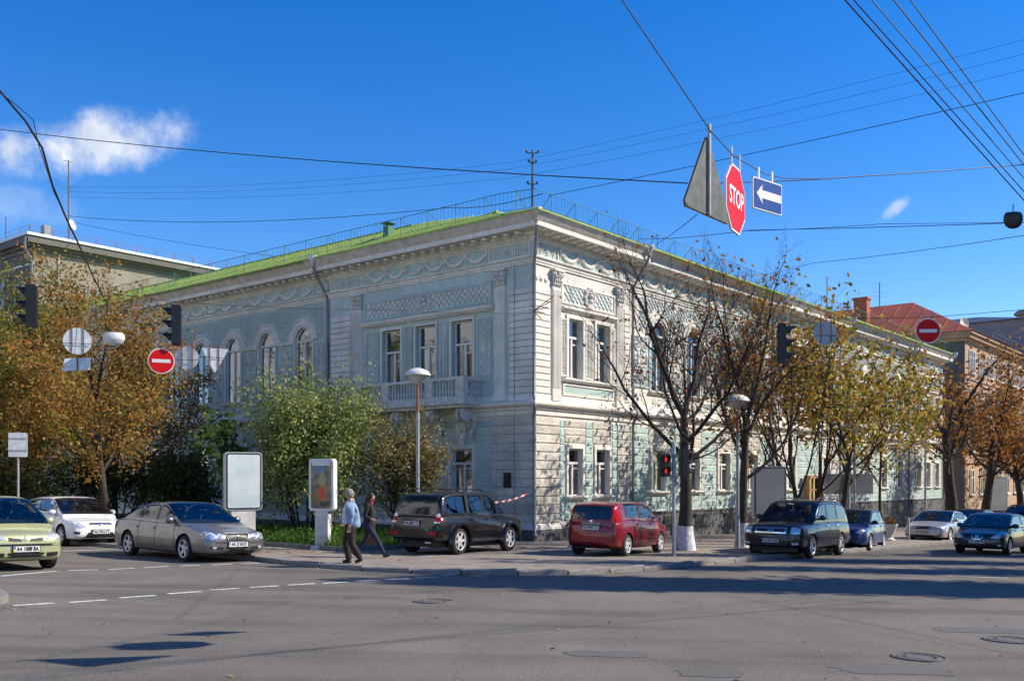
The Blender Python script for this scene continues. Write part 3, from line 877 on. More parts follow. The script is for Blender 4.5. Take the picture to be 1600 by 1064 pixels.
def surround(fac, tc, w, zb, zt, fw=.13, pr=.07, m='trim', sill=True):
    p = proj(fac, tc)
    b = MB(); h = zt - zb
    for x in (-w/2 - fw, w/2): b.box((x, 0, 0), (x + fw, pr, h + fw))
    b.box((-w/2, 0, h), (w/2, pr, h + fw))
    o = put(b.mesh('window_surround', M[m]), 'window_surround', fac, tc, p + .002, zb)
    if sill:
        s_ = MB(); s_.prism([(0, -.14), (.1, -.13), (.2, -.05), (.2, 0), (0, .02)], -w/2 - fw - .06, w/2 + fw + .06, 'yz')
        put(s_.mesh('window_sill', M['trim']), 'window_sill', fac, tc, p + .002, zb)
for tc, w, zb, zt, ar in L1: surround('L', tc, w, zb, zt, .1, sill=False)
for tc, w, zb, zt, ar in L3: surround('L', tc, w, zb, zt, .14); 
for tc, w, zb, zt, ar in R1: surround('R', tc, w, zb, zt, .13, sill=False)
for tc, w, zb, zt, ar in R3 + R5: surround('R', tc, w, zb, zt, .14)
for tc, w, zb, zt, ar in G1 + G3: surround('L', tc, w, zb, zt, .16, .09)
for tc, w, zb, zt, ar in H1: surround('R', tc, w, zb, zt, .12, .06)
for tc, w, zb, zt, ar in H2 + H3 + H4 + H5: surround('R', tc, w, zb, zt, .14, .07)
# right pavilion
field('R', 1.5, 5.18, 6.72, 7.5, 'trim', .07, framem='trim')
for t in (2.45, 4.25): put(lattice(1.45, .6, .28), 'lattice', 'R', t, .15 + .016, 6.82)
put(medallion(.36), 'medallion', 'R', 3.36, .15 + .03, 7.12)
ledge('R', 1.5, 5.2, 6.44, .16, .16)
carved('R', 1.66, .36, 3.95, 6.15, 'trim'); carved('R', 3.36, .5, 3.95, 6.15, 'trim'); carved('R', 5.02, .32, 3.95, 6.15, 'trim')
ledge('R', 1.55, 5.15, 3.74, .2, .14)
field('R', 1.6, 5.1, 3.22, 3.70, 'turq', .09, framem='trim')
for a, c in ((20.6, 29.6), (43.2, 51)):
    field('R', a + 1.0, c - 1.0, 6.72, 7.5, 'trim', .07, framem='trim')
    put(lattice(c - a - 2.3, .6, .28), 'lattice', 'R', (a+c)/2, .166, 6.82)
    ledge('R', a + .95, c - .95, 6.44, .16, .16)
    for q in ([23.85, 26.35] if a < 30 else [46.1, 48.3]): carved('R', q, .55, 3.95, 6.15, 'trim')
# arched bays: archivolt, imposts, lattice field above, carved panel between
def archivolt(w):
    b = MB(); n = 16
    prof = [(w/2, .0), (w/2, .06), (w/2 + .1, .06), (w/2 + .12, .1), (w/2 + .2, .1), (w/2 + .22, .05), (w/2 + .34, .05), (w/2 + .36, .09), (w/2 + .40, .09), (w/2 + .41, 0)]
    vs_ = []
    for k in range(n + 1):
        a = math.pi * k / n
        for r, y in prof: vs_.append((r * math.cos(a), y, r * math.sin(a)))
    m_ = len(prof); fs = [(k*m_+i, k*m_+i+1, (k+1)*m_+i+1, (k+1)*m_+i) for k in range(n) for i in range(m_ - 1)]
    b.add(vs_, fs)
    return b.mesh('archivolt', M['trim'], 40)
ARCH = archivolt(1.2); ARCHG = archivolt(1.15)
def arched_bay(fac, ops, pitch, z_imp=6.3):
    lat_me = None
    for i, (tc, w, zb, zt, ar) in enumerate(ops):
        p = proj(fac, tc); zs = zt - w/2
        put(ARCH, 'archivolt', fac, tc, p + .002, zs)
        # lattice spandrels round the arch
        if lat_me is None:
            lat_me = lattice(pitch, 7.86 - zs, .27, lambda x, z: math.hypot(x, z) > w/2 + .43 and z > .06)
        put(lat_me, 'lattice', fac, tc, p + .004, zs)
        for s_ in (-1, 1):
            b = MB(); b.box((-.05, 0, 0), (.05, .05, zs - zb - .1))
            put(b.mesh('window_jamb', M['trim']), 'window_jamb', fac, tc + s_ * (w/2 + .07), p + .002, zb)
        s2 = MB(); s2.prism([(0, -.14), (.1, -.13), (.18, -.05), (.18, 0), (0, .02)], -w/2 - .2, w/2 + .2, 'yz')
        put(s2.mesh('window_sill', M['trim']), 'window_sill', fac, tc, p + .002, zb)
        # pier to the right of this window
        if i < len(ops):
            pw = pitch - w - .34
            tp = tc + pitch / 2 if fac == 'L' else tc + pitch / 2
            if proj(fac, tp) == p and abs(tp - tc) < pitch:
                carved(fac, tp, pw, zb + .1, zs - .16)
                ib = MB(); ib.box((-pw/2 - .1, 0, 0), (pw/2 + .1, .09, .09)); ib.box((-pw/2 - .13, 0, .09), (pw/2 + .13, .12, .14))
                put(ib.mesh('impost', M['trim']), 'impost', fac, tp, p + .002, zs - .1)
                field(fac, tp - pw/2, tp + pw/2, 3.22, 3.62, 'turq', .06, framem='trim')
        if i == 0:
            tp = tc - pitch / 2 + .1; carved(fac, tp, pitch - w - .5, zb + .1, zs - .16)
    # pale ground of the lattice zone
arched_bay('L', A1, 2.7); arched_bay('R', A2, 3.1); arched_bay('R', A4, 3.3)
for tc, w, zb, zt, ar in G2: put(ARCHG, 'archivolt', 'L', tc, .002, zt - w/2)
# ---- rustication: every block its own piece; the far rows joined
_blk = {}
def block(w, h, m, dep=.05, ch=.018):
    key = (round(w, 2), round(h, 3), m, dep)
    if key not in _blk: _blk[key] = MB().cbox((-w/2, 0, 0), (w/2, dep, h), ch).mesh('stone_block', M[m])
    return _blk[key]
NB = 0
far_blocks = {'verm': MB(), 'turq': MB(), 'trim': MB()}
def rows(fac, t0, t1, z0, z1, pitch, m, gap=.03, dep=.05, near=True, split=None):
    global NB
    n = max(1, round((z1 - z0) / pitch)); ph = (z1 - z0) / n; p = proj(fac, (t0 + t1) / 2)
    for i in range(n):
        za = z0 + i * ph + gap / 2
        cuts = [t0, t1] if not split else ([t0] + ([t0 + (t1-t0) * f for f in split] if i % 2 else []) + [t1])
        for a, c in zip(cuts[:-1], cuts[1:]):
            if near and NB < 292:
                put(block(c - a - gap*.6, ph - gap, m, dep), 'stone_block', fac, (a+c)/2, p + .001, za); NB += 1
            else:
                fb = far_blocks[m]; fb.xf = FAC[fac]
                fb.cbox((a + gap*.3, p + .001, za), (c - gap*.3, p + dep, za + ph - gap), .018)
# corner piers, ground floor (vermiculated) and first floor (channelled)
rows('L', -.15, 1.86, -1.58, 2.36, .328, 'verm'); rows('R', -.15, 1.4, -1.58, 2.36, .328, 'verm')
rows('L', -.15, .98, 3.2, 7.1, .244, 'trim', .035); rows('R', -.15, .82, 3.2, 7.1, .244, 'trim', .035)
rows('L', 9.85, 11.15, 3.2, 7.1, .244, 'trim', .035); rows('R', 5.85, 6.28, 3.2, 7.1, .244, 'trim', .035)
def ground_bay(fac, a, c, ops, near, m='turq', piers=()):
    cur = a
    for tc, w, zb, zt, ar in sorted(ops):
        l, r = tc - w/2 - .22, tc + w/2 + .22
        if l - cur > .15: rows(fac, cur, l, -1.55, 2.3, .328, m, .045, .028, near)
        rows(fac, l, r, -1.55, zb - .2, .328, m, .045, .028, near)
        if not ar: rows(fac, l, r, zt + .2, 2.3, .328, 'verm' if fac == 'R' else m, .045, .028, near)
        cur = r
    if c - cur > .15: rows(fac, cur, c, -1.55, 2.3, .328, m, .045, .028, near)
ground_bay('R', 1.42, 5.35, H1, True)
rows('R', 5.37, 6.28, -1.55, 2.3, .328, 'verm')
ground_bay('L', 1.9, 9.4, G1, True)
rows('L', 9.42, 11.15, -1.55, 2.3, .328, 'verm')
ground_bay('R', 6.35, 20.5, H2, False); ground_bay('L', 11.3, 30.5, G2, False)
rows('R', 20.7, 22.0, -1.3, 2.3, .328, 'verm', near=False); rows('R', 28.2, 29.5, -1.3, 2.3, .328, 'verm', near=False)
ground_bay('R', 29.7, 43.1, H4, False); ground_bay('R', 43.3, 50.9, H5, False); ground_bay('R', 22.1, 28.1, H3, False)
ground_bay('L', 30.7, 37.9, G3, False)
rows('R', 20.7, 20.95, 3.2, 7.1, .244, 'trim', .035, near=False); rows('R', 43.3, 43.6, 3.2, 7.1, .244, 'trim', .035, near=False)
for k, fb in far_blocks.items():
    if fb.v: o = fb.build('far_stone_blocks', M[k], mus); o['kind'] = 'stuff'
# corner rosettes above the channelled strip
ros = MB()
ros.ball((0, .02, 0), (.05, .04, .05), 8, 5)
for k in range(6): ros.ball((.06*math.cos(k*1.047), .01, .06*math.sin(k*1.047)), (.04, .025, .04), 6, 4)
ros = ros.mesh('rosette', M['trim'], 60)
for f_, ts in (('L', (.05, .4, .75, 10.1, 10.5, 10.9)), ('R', (.0, .28, .56))):
    for t in ts: put(ros, 'rosette', f_, t, .155, 7.42)
# ---- keystones over the ground floor windows of the pavilion, scroll brackets
key = MB(); key.add([(-.16, 0, 0), (.16, 0, 0), (.3, 0, .85), (-.3, 0, .85), (-.16, .1, 0), (.16, .1, 0), (.3, .16, .85), (-.3, .16, .85)], [(4,5,6,7), (0,4,7,3), (1,5,6,2), (0,1,5,4), (3,2,6,7)])
key = key.mesh('keystone', M['stone'])
for tc, *_ in G1: put(key, 'keystone', 'L', tc, .155, 1.36)
# ---- balcony
bal = MB()
BT0, BT1, BD = 2.35, 8.4, 1.05
p = .15
bx = MB(FL)
bx.box((BT0, p, 2.97), (BT1, p + BD, 3.08)); bx.box((BT0 - .06, p, 2.86), (BT1 + .06, p + BD + .06, 2.97)); bx.box((BT0 + .05, p, 2.74), (BT1 - .05, p + BD - .06, 2.86))
balc = bx.build('balcony', M['stone'], mus)
rl = MB(FL)
for t0_, t1_, d0_, d1_ in ((BT0, BT1, BD - .2, BD), (BT0, BT0 + .18, 0, BD - .2), (BT1 - .18, BT1, 0, BD - .2)):
    rl.box((t0_ - (.02 if t0_ == BT0 else 0), p + d0_, 3.78), (t1_, p + d1_ + .03, 3.9)); rl.box((t0_ + .002, p + d0_ + .02, 3.08), (t1_ - .002, p + d1_ - .01, 3.17))
rl.build('handrail', M['stone'], balc)
prof = [(.05, 0), (.05, .05), (.035, .08), (.06, .2), (.055, .28), (.03, .4), (.028, .48), (.045, .54), (.05, .56), (.05, .61)]
bme = MB().lathe(prof, 10).mesh('baluster', M['stone'], 40)
ped = MB().box((-.2, -.12, 0), (.2, .12, .61)).box((-.16, .12, .08), (.16, .135, .53)).mesh('balcony_post', M['stone'])
posts = [BT0 + .2, 4.15, 6.6, BT1 - .2]
for t in posts: put(ped, 'balcony_post', 'L', t, p + BD - .1, 3.17, balc)
for a, c in zip(posts[:-1], posts[1:]):
    n = int((c - a - .5) / .15)
    for i in range(n): put(bme, 'baluster', 'L', a + .25 + (c - a - .5) * (i + .5) / n, p + BD - .1, 3.17, balc)
for t in (BT0 + .1, BT1 - .1):
    for i in range(5): put(bme, 'baluster', 'L', t, p + .1 + i * .15, 3.17, balc)
con = MB()                                            # S-scroll console
pts = []
for k in range(22): a = R(90) - k * R(28); r = .26 * (1 - k / 26); pts.append((.62 + r * math.cos(a) , -.28 + r * math.sin(a)))
for k in range(14): a = R(90) + k * R(30); r = .17 * (1 - k / 17); pts.append((.12 + r*math.cos(a), -.62 + r*math.sin(a)))
for x0 in (-.17, .09):
    con.tube([(x0 + .04, y, z) for y, z in pts[:22]], .075, 8); con.tube([(x0 + .04, y, z) for y, z in pts[22:]], .06, 8)
con.prism([(0, -.02), (.85, -.02), (.78, -.14), (.6, -.3), (.36, -.34), (.2, -.5), (.1, -.78), (0, -.8)], -.14, .14, 'yz')
for k in range(5): con.ball((0, .16, -.86 - .05*k), (.12 - .02*k, .07, .07), 6, 4)
con = con.mesh('console', M['stone'], 40)
for t in (BT0 + .42, 4.45, 6.3, BT1 - .42): put(con, 'console', 'L', t, p, 2.74, balc)
# ---- roof, seams, railing
def roofz(X, Y): return ZO + 9.66 + min(.52 * (X + .98), .17 * (Y + .98), 1.35)
b = MB(); v = {}
xs = [-1.02, -.6, 0, .6, 1.2, 1.52, 2.2, 3, 4.5, 6, 8, 11, 14] ; 
grid_y = [-1.02] + [(.6 * k) for k in range(-1, 66)]
grid_y = [y for y in grid_y if y < LLEN] + [LLEN + .3]
def rgrid(xs_, ys_):
    n = len(ys_); vs_ = [(x, y, roofz(x, y)) for x in xs_ for y in ys_]
    b.add(vs_, [(i*n+j, i*n+j+1, (i+1)*n+j+1, (i+1)*n+j) for i in range(len(xs_)-1) for j in range(n-1)])
rgrid(xs, grid_y)
rgrid([14 + .75 * k for k in range(0, 50)] + [RLEN + .3], [-1.02, 0, 1.5, 3, 4.4, 6, 10, 14])
b.xf = lambda x, y, z: (x, y, z)
e = [(-1.02, LLEN + .3), (-1.02, -1.02), (RLEN + .3, -1.02)]
for (x0, y0), (x1, y1) in zip(e[:-1], e[1:]):
    b.add([(x0, y0, ZO + 9.58), (x1, y1, ZO + 9.58), (x1, y1, roofz(x1, y1)), (x0, y0, roofz(x0, y0))], [(0, 1, 2, 3)])
    k_ = .35
b.add([(-1.02, LLEN, ZO + 9.582), (-1.02, -1.02, ZO + 9.582), (-.6, -.6, ZO + 9.6), (-.6, LLEN, ZO + 9.6)], [(0, 1, 2, 3)])
b.add([(RLEN, -1.02, ZO + 9.582), (-1.02, -1.02, ZO + 9.582), (-.6, -.6, ZO + 9.6), (RLEN, -.6, ZO + 9.6)], [(0, 1, 2, 3)])
roof = b.build('roof', M['roof'], mus)
sm = MB()
y = 2.0
while y < LLEN:
    xm = min(1.5, .325 * (y + .98) - .98)
    pts = [(x, y, roofz(x, y) + .012) for x in (-1.0, (xm - 1) / 2, xm)]
    for q0, q1 in zip(pts[:-1], pts[1:]): sm.tube([q0, q1], .010, 4)
    y += .62
sm.tube([(1.52, 7.8, ZO + 10.98), (1.52, LLEN, ZO + 10.98)], .03, 5)
so_ = sm.build('roof_seams', M['roof'], roof); so_['kind'] = 'stuff'
# a sheet-metal dormer cap and a vent on the skirt
vt = MB(); vt.box((.3, 8.0, ZO + 10.1), (.62, 8.32, ZO + 10.75)); vt.add([(.2, 7.9, ZO+10.86), (.72, 7.9, ZO+10.86), (.72, 8.42, ZO+10.86), (.2, 8.42, ZO+10.86), (.46, 8.16, ZO+11.0)], [(0,1,2,3), (0,1,4), (1,2,4), (2,3,4), (3,0,4)])
for dx in (.32, .58):
    for dy in (8.02, 8.28): vt.box((dx, dy, ZO + 10.75), (dx + .02, dy + .02, ZO + 10.86))
vt.build('roof_vent', M['railgreen'], roof)
dm = MB(); dm.prism([(2.2, ZO + 10.1), (2.2, ZO + 10.42), (3.1, ZO + 10.30), (3.1, ZO + 10.1)], .5, 1.9, 'yz'); dm.build('roof_hatch', M['roof'], roof)
rail = MB(); pk = MB()
def rail_pt(fac, t, z): 
    x, y, _ = FAC[fac](t, .62, 0); return Vector((x, y, roofz(x, y) + z))
for fac, LEN in (('L', LLEN), ('R', RLEN)):
    for z in (.08, .74): rail.tube([rail_pt(fac, -.62, z)] + [rail_pt(fac, t, z) for t in range(1, int(LEN) + 1)], .013 if z > .5 else .009, 5)
    t = -.5
    while t < LEN: pk.tube([rail_pt(fac, t, .08), rail_pt(fac, t + random.uniform(-.02, .02), .74)], .005, 3, False); t += .2
    t = .3
    while t < LEN:
        a = rail_pt(fac, t, .0); c_ = rail_pt(fac, t, .74); inn = Vector(FAC[fac](t, -.05, 0)); inn.z = roofz(inn.x, inn.y)
        rail.tube([a, c_], .016, 4); rail.tube([c_, inn], .012, 4); t += 1.5
ro = rail.build('roof_railing', M['railgreen'], mus); po = pk.build('railing_bars', M['railgreen'], ro); po['kind'] = 'stuff'
# ---- downpipes with hoppers
def downpipe(fac, t, zbot, name='downpipe', corner=False):
    b = MB()
    f = FAC[fac]
    p_ = proj(fac, t) if not corner else .15
    F3 = (lambda d, z: Vector((-d * .72, -d * .72, z + ZO))) if corner else (lambda d, z: Vector(f(t, d, z)))
    pts = [F3(p_ + .95, 9.62), F3(p_ + .92, 9.25), F3(p_ + .8, 9.0), F3(p_ + .2, 8.15), F3(p_ + .14, 7.9)]
    if corner: pts = [F3(1.05, 9.62), F3(1.03, 9.2), F3(.9, 8.9), F3(.42, 8.05), F3(.32, 7.8)]
    d0 = .32 if corner else p_ + .14
    pts += [F3(d0, 3.15), F3(d0 + .14, 2.95), F3(d0 + .2, 2.7), F3(d0 + .02, 2.4), F3(d0, 2.2), F3(d0, -1.5), F3(d0 + .12, -1.75), F3(d0 + .14, zbot + .3), F3(d0 + .34, zbot + .1)]
    b.tube(pts, .062, 8)
    for z in (7.4, 6.0, 4.6, 1.2, -.4): b.tube([F3(d0, z), F3(d0, z + .05)], .074, 8)
    o = b.build(name, M['zinc'], mus, 40)
    h = MB(); top = pts[0]
    h.lathe([(.06, -.32), (.075, -.2), (.19, -.05), (.2, 0), (.2, .1), (.16, .1), (.15, .02), (0, .0)], 12, top)
    h.build('hopper', M['zincbright'], o, 40)
downpipe('R', 0, -2.15, corner=True)
downpipe('L', 11.42, -2.0); downpipe('L', 30.3, -2.0); downpipe('R', 6.62, -2.3); downpipe('R', 20.35, -2.6); downpipe('R', 29.9, -2.9); downpipe('R', 42.9, -3.2); downpipe('R', 50.85, -3.3)
# conduit down the corner pier
cb = MB(); cb.tube([FL(.72, .21, 8.2), FL(.72, .21, -1.8)], .012, 4); cb.build('conduit', M['zinc'], mus)
# aerial on the corner of the roof
am = MB(); am.tube([(.15, .15, ZO + 9.7), (.15, .15, ZO + 12.2)], .035, 6); am.tube([(.15, .15, ZO + 10.0), (.15, .15, ZO + 11.2)], .05, 6)
for z, l_ in ((12.1, .22), (11.75, .14), (10.95, .18)): am.tube([(.15 - l_*.63, .15 + l_*.77, ZO + z), (.15 + l_*.63, .15 - l_*.77, ZO + z)], .02, 5); am.ball((.15 - l_*.63, .15 + l_*.77, ZO + z + .06), .05, 6, 4); am.ball((.15 + l_*.63, .15 - l_*.77, ZO + z + .06), .05, 6, 4)
am.build('roof_mast', M['dark'], mus, 40)
# plaque on the corner pier, entrance far down the right side
pq = MB(); pq.box((-.17, 0, 0), (.17, .045, .56)); pq.box((-.12, .045, .05), (.12, .055, .5)); 
put(pq.mesh('plaque', M['dark']), 'plaque', 'L', 1.05, .21, -.28)
ent = MB()
for x in (-1.05, .95): ent.box((x, 0, 0), (x + .1, .3, 2.7))
ent.box((-1.1, 0, 2.7), (1.1, .4, 2.85)); ent.box((-.05, 0, 0), (.05, .1, 2.7)); ent.box((-.95, 0, 2.0), (.95, .1, 2.1))
M['oak'] = mat('oak_frame', (0.42, 0.20, 0.07), 0.6, var=0.3, scale=8)
put(ent.mesh('entrance', M['oak']), 'entrance', 'R', 25.1, .32, -2.6)
put(MB().box((-.95, 0, 0), (.95, .03, 2.7)).mesh('entrance_glazing', M['glass']), 'entrance_glazing', 'R', 25.1, .34, -2.6)
put(MB().box((-1.0, -.1, 0), (1.0, -.02, 2.7)).mesh('entrance_door', M['frame']), 'entrance_door', 'R', 25.1, .3, -2.6)
for t in (9.5, 12.3, 15.2, 18.0, 32, 35, 38, 41): put(MB().box((-.4, 0, 0), (.4, .02, .62)).mesh('basement_window', M['dark']), 'basement_window', 'R', t, .165, -2.2)
# ------------------------------------------------------------------ neighbouring buildings
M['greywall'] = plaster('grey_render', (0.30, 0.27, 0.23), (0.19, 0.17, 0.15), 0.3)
M['greyshade'] = plaster('grey_render_shaded', (0.15, 0.145, 0.135), (0.10, 0.095, 0.09), 0.3)  # grey render darkened for the faces turned away from the sun
M['beige'] = plaster('beige_render', (0.47, 0.32, 0.21), (0.30, 0.21, 0.15), 0.35)
M['mauve'] = plaster('mauve_render', (0.42, 0.34, 0.33), (0.28, 0.23, 0.23), 0.3)
M['slate'] = mat('dark_sheet_roof', (0.05, 0.065, 0.075), 0.5, var=0.2)
ANG = math.atan2(DR.y, DR.x)
def local_house(name, org, label):
    o = empty(name, (org.x, org.y, gz(org.x, org.y)), ANG, label, 'building')
    return o, EYE - gz(org.x, org.y)
def simple_window(parent, fm, gm, loc, rz):
    o = bpy.data.objects.new('window', fm); o.location = loc; o.rotation_euler = (0, 0, rz); link(o, parent)
    link(bpy.data.objects.new('pane', gm), o)
def plain_window(w, h, depth=.12):
    fr = MB()
    for x in (-w/2, w/2 - .07): fr.box((x, -.02, 0), (x + .07, .06, h))
    for z in (0, h - .07): fr.box((-w/2 + .07, -.02, z), (w/2 - .07, .06, z + .07))
    fr.box((-.03, -.02, .07), (.03, .05, h - .07)); fr.box((-w/2 + .07, -.02, h * .66), (-.03, .05, h*.66 + .06)); fr.box((.03, -.02, h * .66), (w/2 - .07, .05, h*.66 + .06))
    fr.box((-w/2 - .12, 0, -.1), (w/2 + .12, .16, -.01))
    gl = MB().box((-w/2 + .05, -.02, .05), (w/2 - .05, .01, h - .05))
    return fr.mesh('window', M['frame']), gl.mesh('pane', M['darkglass'])
M['darkglass'] = mat('dim_window_glass', (0.03, 0.035, 0.04), 0.06, var=0, spec=0.8)
WF, WG = plain_window(1.1, 1.8)
# grey block at the left, beyond the museum
org = Vector((CX, CY, 0)) + DL * 39.6
gb, zo = local_house('apartment_block', org, 'grey rendered block with flat metal roof behind the golden trees on the left')
b = MB()
GX, GY = 13.2, 30.0
b.add([(0, 0, zo - 3.5), (GX, 0, zo - 3.5), (GX, 0, zo + 14.7), (0, 0, zo + 14.7)], [(0, 1, 2, 3)])
b.add([(GX, 0, zo - 3.5), (GX, GY, zo - 3.5), (GX, GY, zo + 14.7), (GX, 0, zo + 14.7)], [(0, 1, 2, 3)])
b.build('side_wall', M['greywall'], gb)
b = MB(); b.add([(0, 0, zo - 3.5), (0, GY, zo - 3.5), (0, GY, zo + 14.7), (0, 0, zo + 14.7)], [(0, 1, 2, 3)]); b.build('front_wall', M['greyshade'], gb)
b = MB()
def ring(d0, d1, z0, z1): b.box((-d1, -d1, zo + z0), (GX + d1, GY + d1, zo + z1))
ring(0, .1, 14.3, 14.55); ring(0, .3, 14.55, 14.7); ring(0, .62, 14.7, 15.12)
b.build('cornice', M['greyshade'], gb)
b = MB(); b.box((-.72, -.72, zo + 15.12), (GX + .72, GY + .72, zo + 15.28)); b.add([(-.6, -.6, zo + 15.284), (GX + .6, -.6, zo + 15.284), (GX + .6, GY, zo + 15.284), (-.6, GY, zo + 15.284), (5.5, 6, zo + 16.0), (5.5, GY - 5, zo + 16.0)], [(0, 1, 4), (1, 2, 5, 4), (2, 3, 5), (3, 0, 4, 5)])
b.build('roof', M['zincbright'], gb)
b = MB()
for x in (1.55, GX - 1.3): MB().tube([(x, -.06, zo + 14.3), (x, -.06, zo - 2)], .05, 6).build('wall_pipe', M['zincbright'], gb, 40)
b.tube([(-.7, -.5, zo + 15.0), (-.75, -.4, zo + 14.4), (-.2, -.15, zo + 13.6), (-.15, -.15, zo - 2)], .09, 8)
b.build('downpipe', M['zinc'], gb, 40)
b = MB()
pts_ = [(GX + .5, -.5), (-.5, -.5), (-.5, GY)]
for (x0, y0), (x1, y1) in zip(pts_[:-1], pts_[1:]):
    for z in (15.75, 15.5): b.tube([(x0, y0, zo + z), (x1, y1, zo + z)], .010, 4)
    n = int(math.dist((x0, y0), (x1, y1)) / 1.35)
    for k in range(n + 1):
        x, y = x0 + (x1-x0)*k/n, y0 + (y1-y0)*k/n
        b.tube([(x, y, zo + 15.28), (x, y, zo + 15.75)], .016, 4)
        b.tube([(x, y, zo + 15.75), (x + (.35 if y1 == y0 else .35), y + (.35 if y1 == y0 else 0), zo + 15.28)], .012, 4)
b.build('roof_railing', M['rust'], gb)
b = MB(); b.tube([(3.2, 2.0, zo + 15.3), (3.2, 2.0, zo + 21.2)], .04, 6)
for z, l_ in ((21.1, .3), (19.3, .5), (17.5, .3)): b.tube([(3.2 - l_, 2.0 + l_*.3, zo + z), (3.2 + l_, 2.0 - l_*.3, zo + z)], .02, 4)
b.tube([(-.2, 8, zo + 15.3), (-.2, 8, zo + 17.2)], .03, 5); b.tube([(-.6, 8.2, zo + 16.9), (.3, 7.7, zo + 16.9)], .02, 4)
b.tube([(-.3, 3.2, zo + 15.3), (-.3, 3.2, zo + 16.9)], .03, 5)
b.build('roof_aerial', M['iron'], gb)
b = MB(); b.lathe([(.0, 0), (.18, .02), (.3, .08), (.36, .15), (.35, .16), (.28, .1), (0, .03)], 16)
o = b.build('satellite_dish', M['white'], gb, 40); o.location = (2.6, .5, zo + 16.5); o.rotation_euler = (R(75), 0, R(30))
b = MB(); b.tube([(2.6, .65, zo + 15.2), (2.6, .6, zo + 16.45)], .03, 5); b.box((.9, .5, zo + 15.2), (1.3, 1.0, zo + 16.2)); b.build('dish_mount', M['zinc'], gb)
for y in (1.9, 4.6, 7.3, 10, 12.7, 15.4):
    for z in (11.2, 7.7, 4.2, .6): simple_window(gb, WF, WG, (-.03, y, zo + z), R(90))
b = MB()
for z in (13.5, 10.6, 7.2): b.box((-.06, .0, zo + z), (0.0, GY, zo + z + .12))
b.build('string_course', M['trim'], gb)

# beige block with the red hipped roof, down the right street
org = Vector((CX, CY, 0)) + DR * 57.9
bb_, zo = local_house('street_block', org, 'beige four-storey block with red hipped roof at the far right')
BX, BY = 46.0, 34.0
b = MB(); b.add([(0, 0, zo - 6), (BX, 0, zo - 6), (BX, 0, zo + 12.0), (0, 0, zo + 12.0)], [(0, 1, 2, 3)]); b.build('front_wall', M['beige'], bb_)
b = MB(); b.add([(0, 0, zo - 6), (0, BY, zo - 6), (0, BY, zo + 12.0), (0, 0, zo + 12.0)], [(0, 1, 2, 3)]); b.build('side_wall', M['greyshade'], bb_)  # shade of the unlit side is put into this darker render
b = MB(); b.box((-.15, -.15, zo + 11.5), (BX, BY, zo + 11.75)); b.box((-.45, -.5, zo + 11.75), (BX, BY, zo + 12.05)); b.box((-.6, -.7, zo + 12.05), (BX, BY, zo + 12.25)); b.box((-.08, -.1, zo + 8.4), (BX, .0, zo + 8.65)); b.box((-.08, -.1, zo + 1.4), (BX, 0, zo + 1.7))
b.build('cornice', M['beige'], bb_)
b = MB()
e0, e1, zr_ = 12.26, 16.2, 0
b.add([(-.75, -.8, zo + e0), (12.6, -.8, zo + e0), (12.6, BY, zo + e0), (-.75, BY, zo + e0), (6, 6, zo + e1), (6, BY, zo + e1)], [(0, 1, 4), (1, 2, 5, 4), (3, 0, 4, 5), (2, 3, 5)])
rf = b.build('roof', M['roofred'], bb_)
b = MB()
for k in range(1, 26):
    y = -.8 + k * 1.3; f0 = 0 if y > 6 else 1
    xe = 6 if y > 6 else -.75 + (y + .8) / 6.8 * 6.75
    ze = e0 + (xe + .75) / 6.75 * (e1 - e0)
    b.tube([(-.75, y, zo + e0 + .03), (xe, y, zo + ze + .03)], .035, 4)
o = b.build('roof_seams', M['roofred'], rf); o['kind'] = 'stuff'
b = MB(); b.box((2.6, 9.0, zo + 13.2), (3.5, 10.2, zo + 16.4)); b.box((2.5, 8.9, zo + 16.4), (3.6, 10.3, zo + 16.6)); b.build('chimney', M['roofred'], rf)
b = MB(); b.add([(12.6, -.8, zo + 12.262), (BX, -.8, zo + 12.262), (BX, BY, zo + 13.4), (12.6, BY, zo + 13.4)], [(0, 1, 2, 3)]); b.build('flat_roof', M['slate'], bb_)
b = MB()
for z in (12.9, 12.6): b.tube([(6, -.6, zo + z), (BX, -.6, zo + z)], .03, 4)
for k in range(28): b.tube([(6 + k * 1.45, -.6, zo + 12.2), (6 + k * 1.45, -.6, zo + 12.9)], .03, 4)
b.build('roof_railing', M['dark'], bb_)
b = MB()
for x, y, h in ((6, 14, 3.6), (6, 9, 2.4)):
    b.tube([(x, y, zo + 16), (x, y, zo + 16 + h)], .05, 5)
    for z in (h - .1, h - .9, h - 1.3): b.tube([(x - .9, y + .3, zo + 16 + z), (x + .9, y - .3, zo + 16 + z)], .03, 4)
b.build('roof_aerial', M['zinc'], bb_)
BWF, BWG = plain_window(1.15, 2.1)
NWF, NWG = plain_window(.7, 1.9)
for k in range(14):
    x = 2.0 + k * 3.1
    for z in (5.6, 2.4, -1.2): simple_window(bb_, BWF, BWG, (x, -.03, zo + z), R(180))
    for dx in (-.55, .55): simple_window(bb_, NWF, NWG, (x + dx, -.03, zo + 9.0), R(180))
sat = MB(); sat.lathe([(.0, 0), (.25, .02), (.45, .1), (.52, .18), (.5, .19), (.4, .12), (0, .03)], 16)
o = sat.build('satellite_dish', M['white'], bb_, 40); o.location = (11, 3, zo + 14.6); o.rotation_euler = (R(80), 0, R(-30))
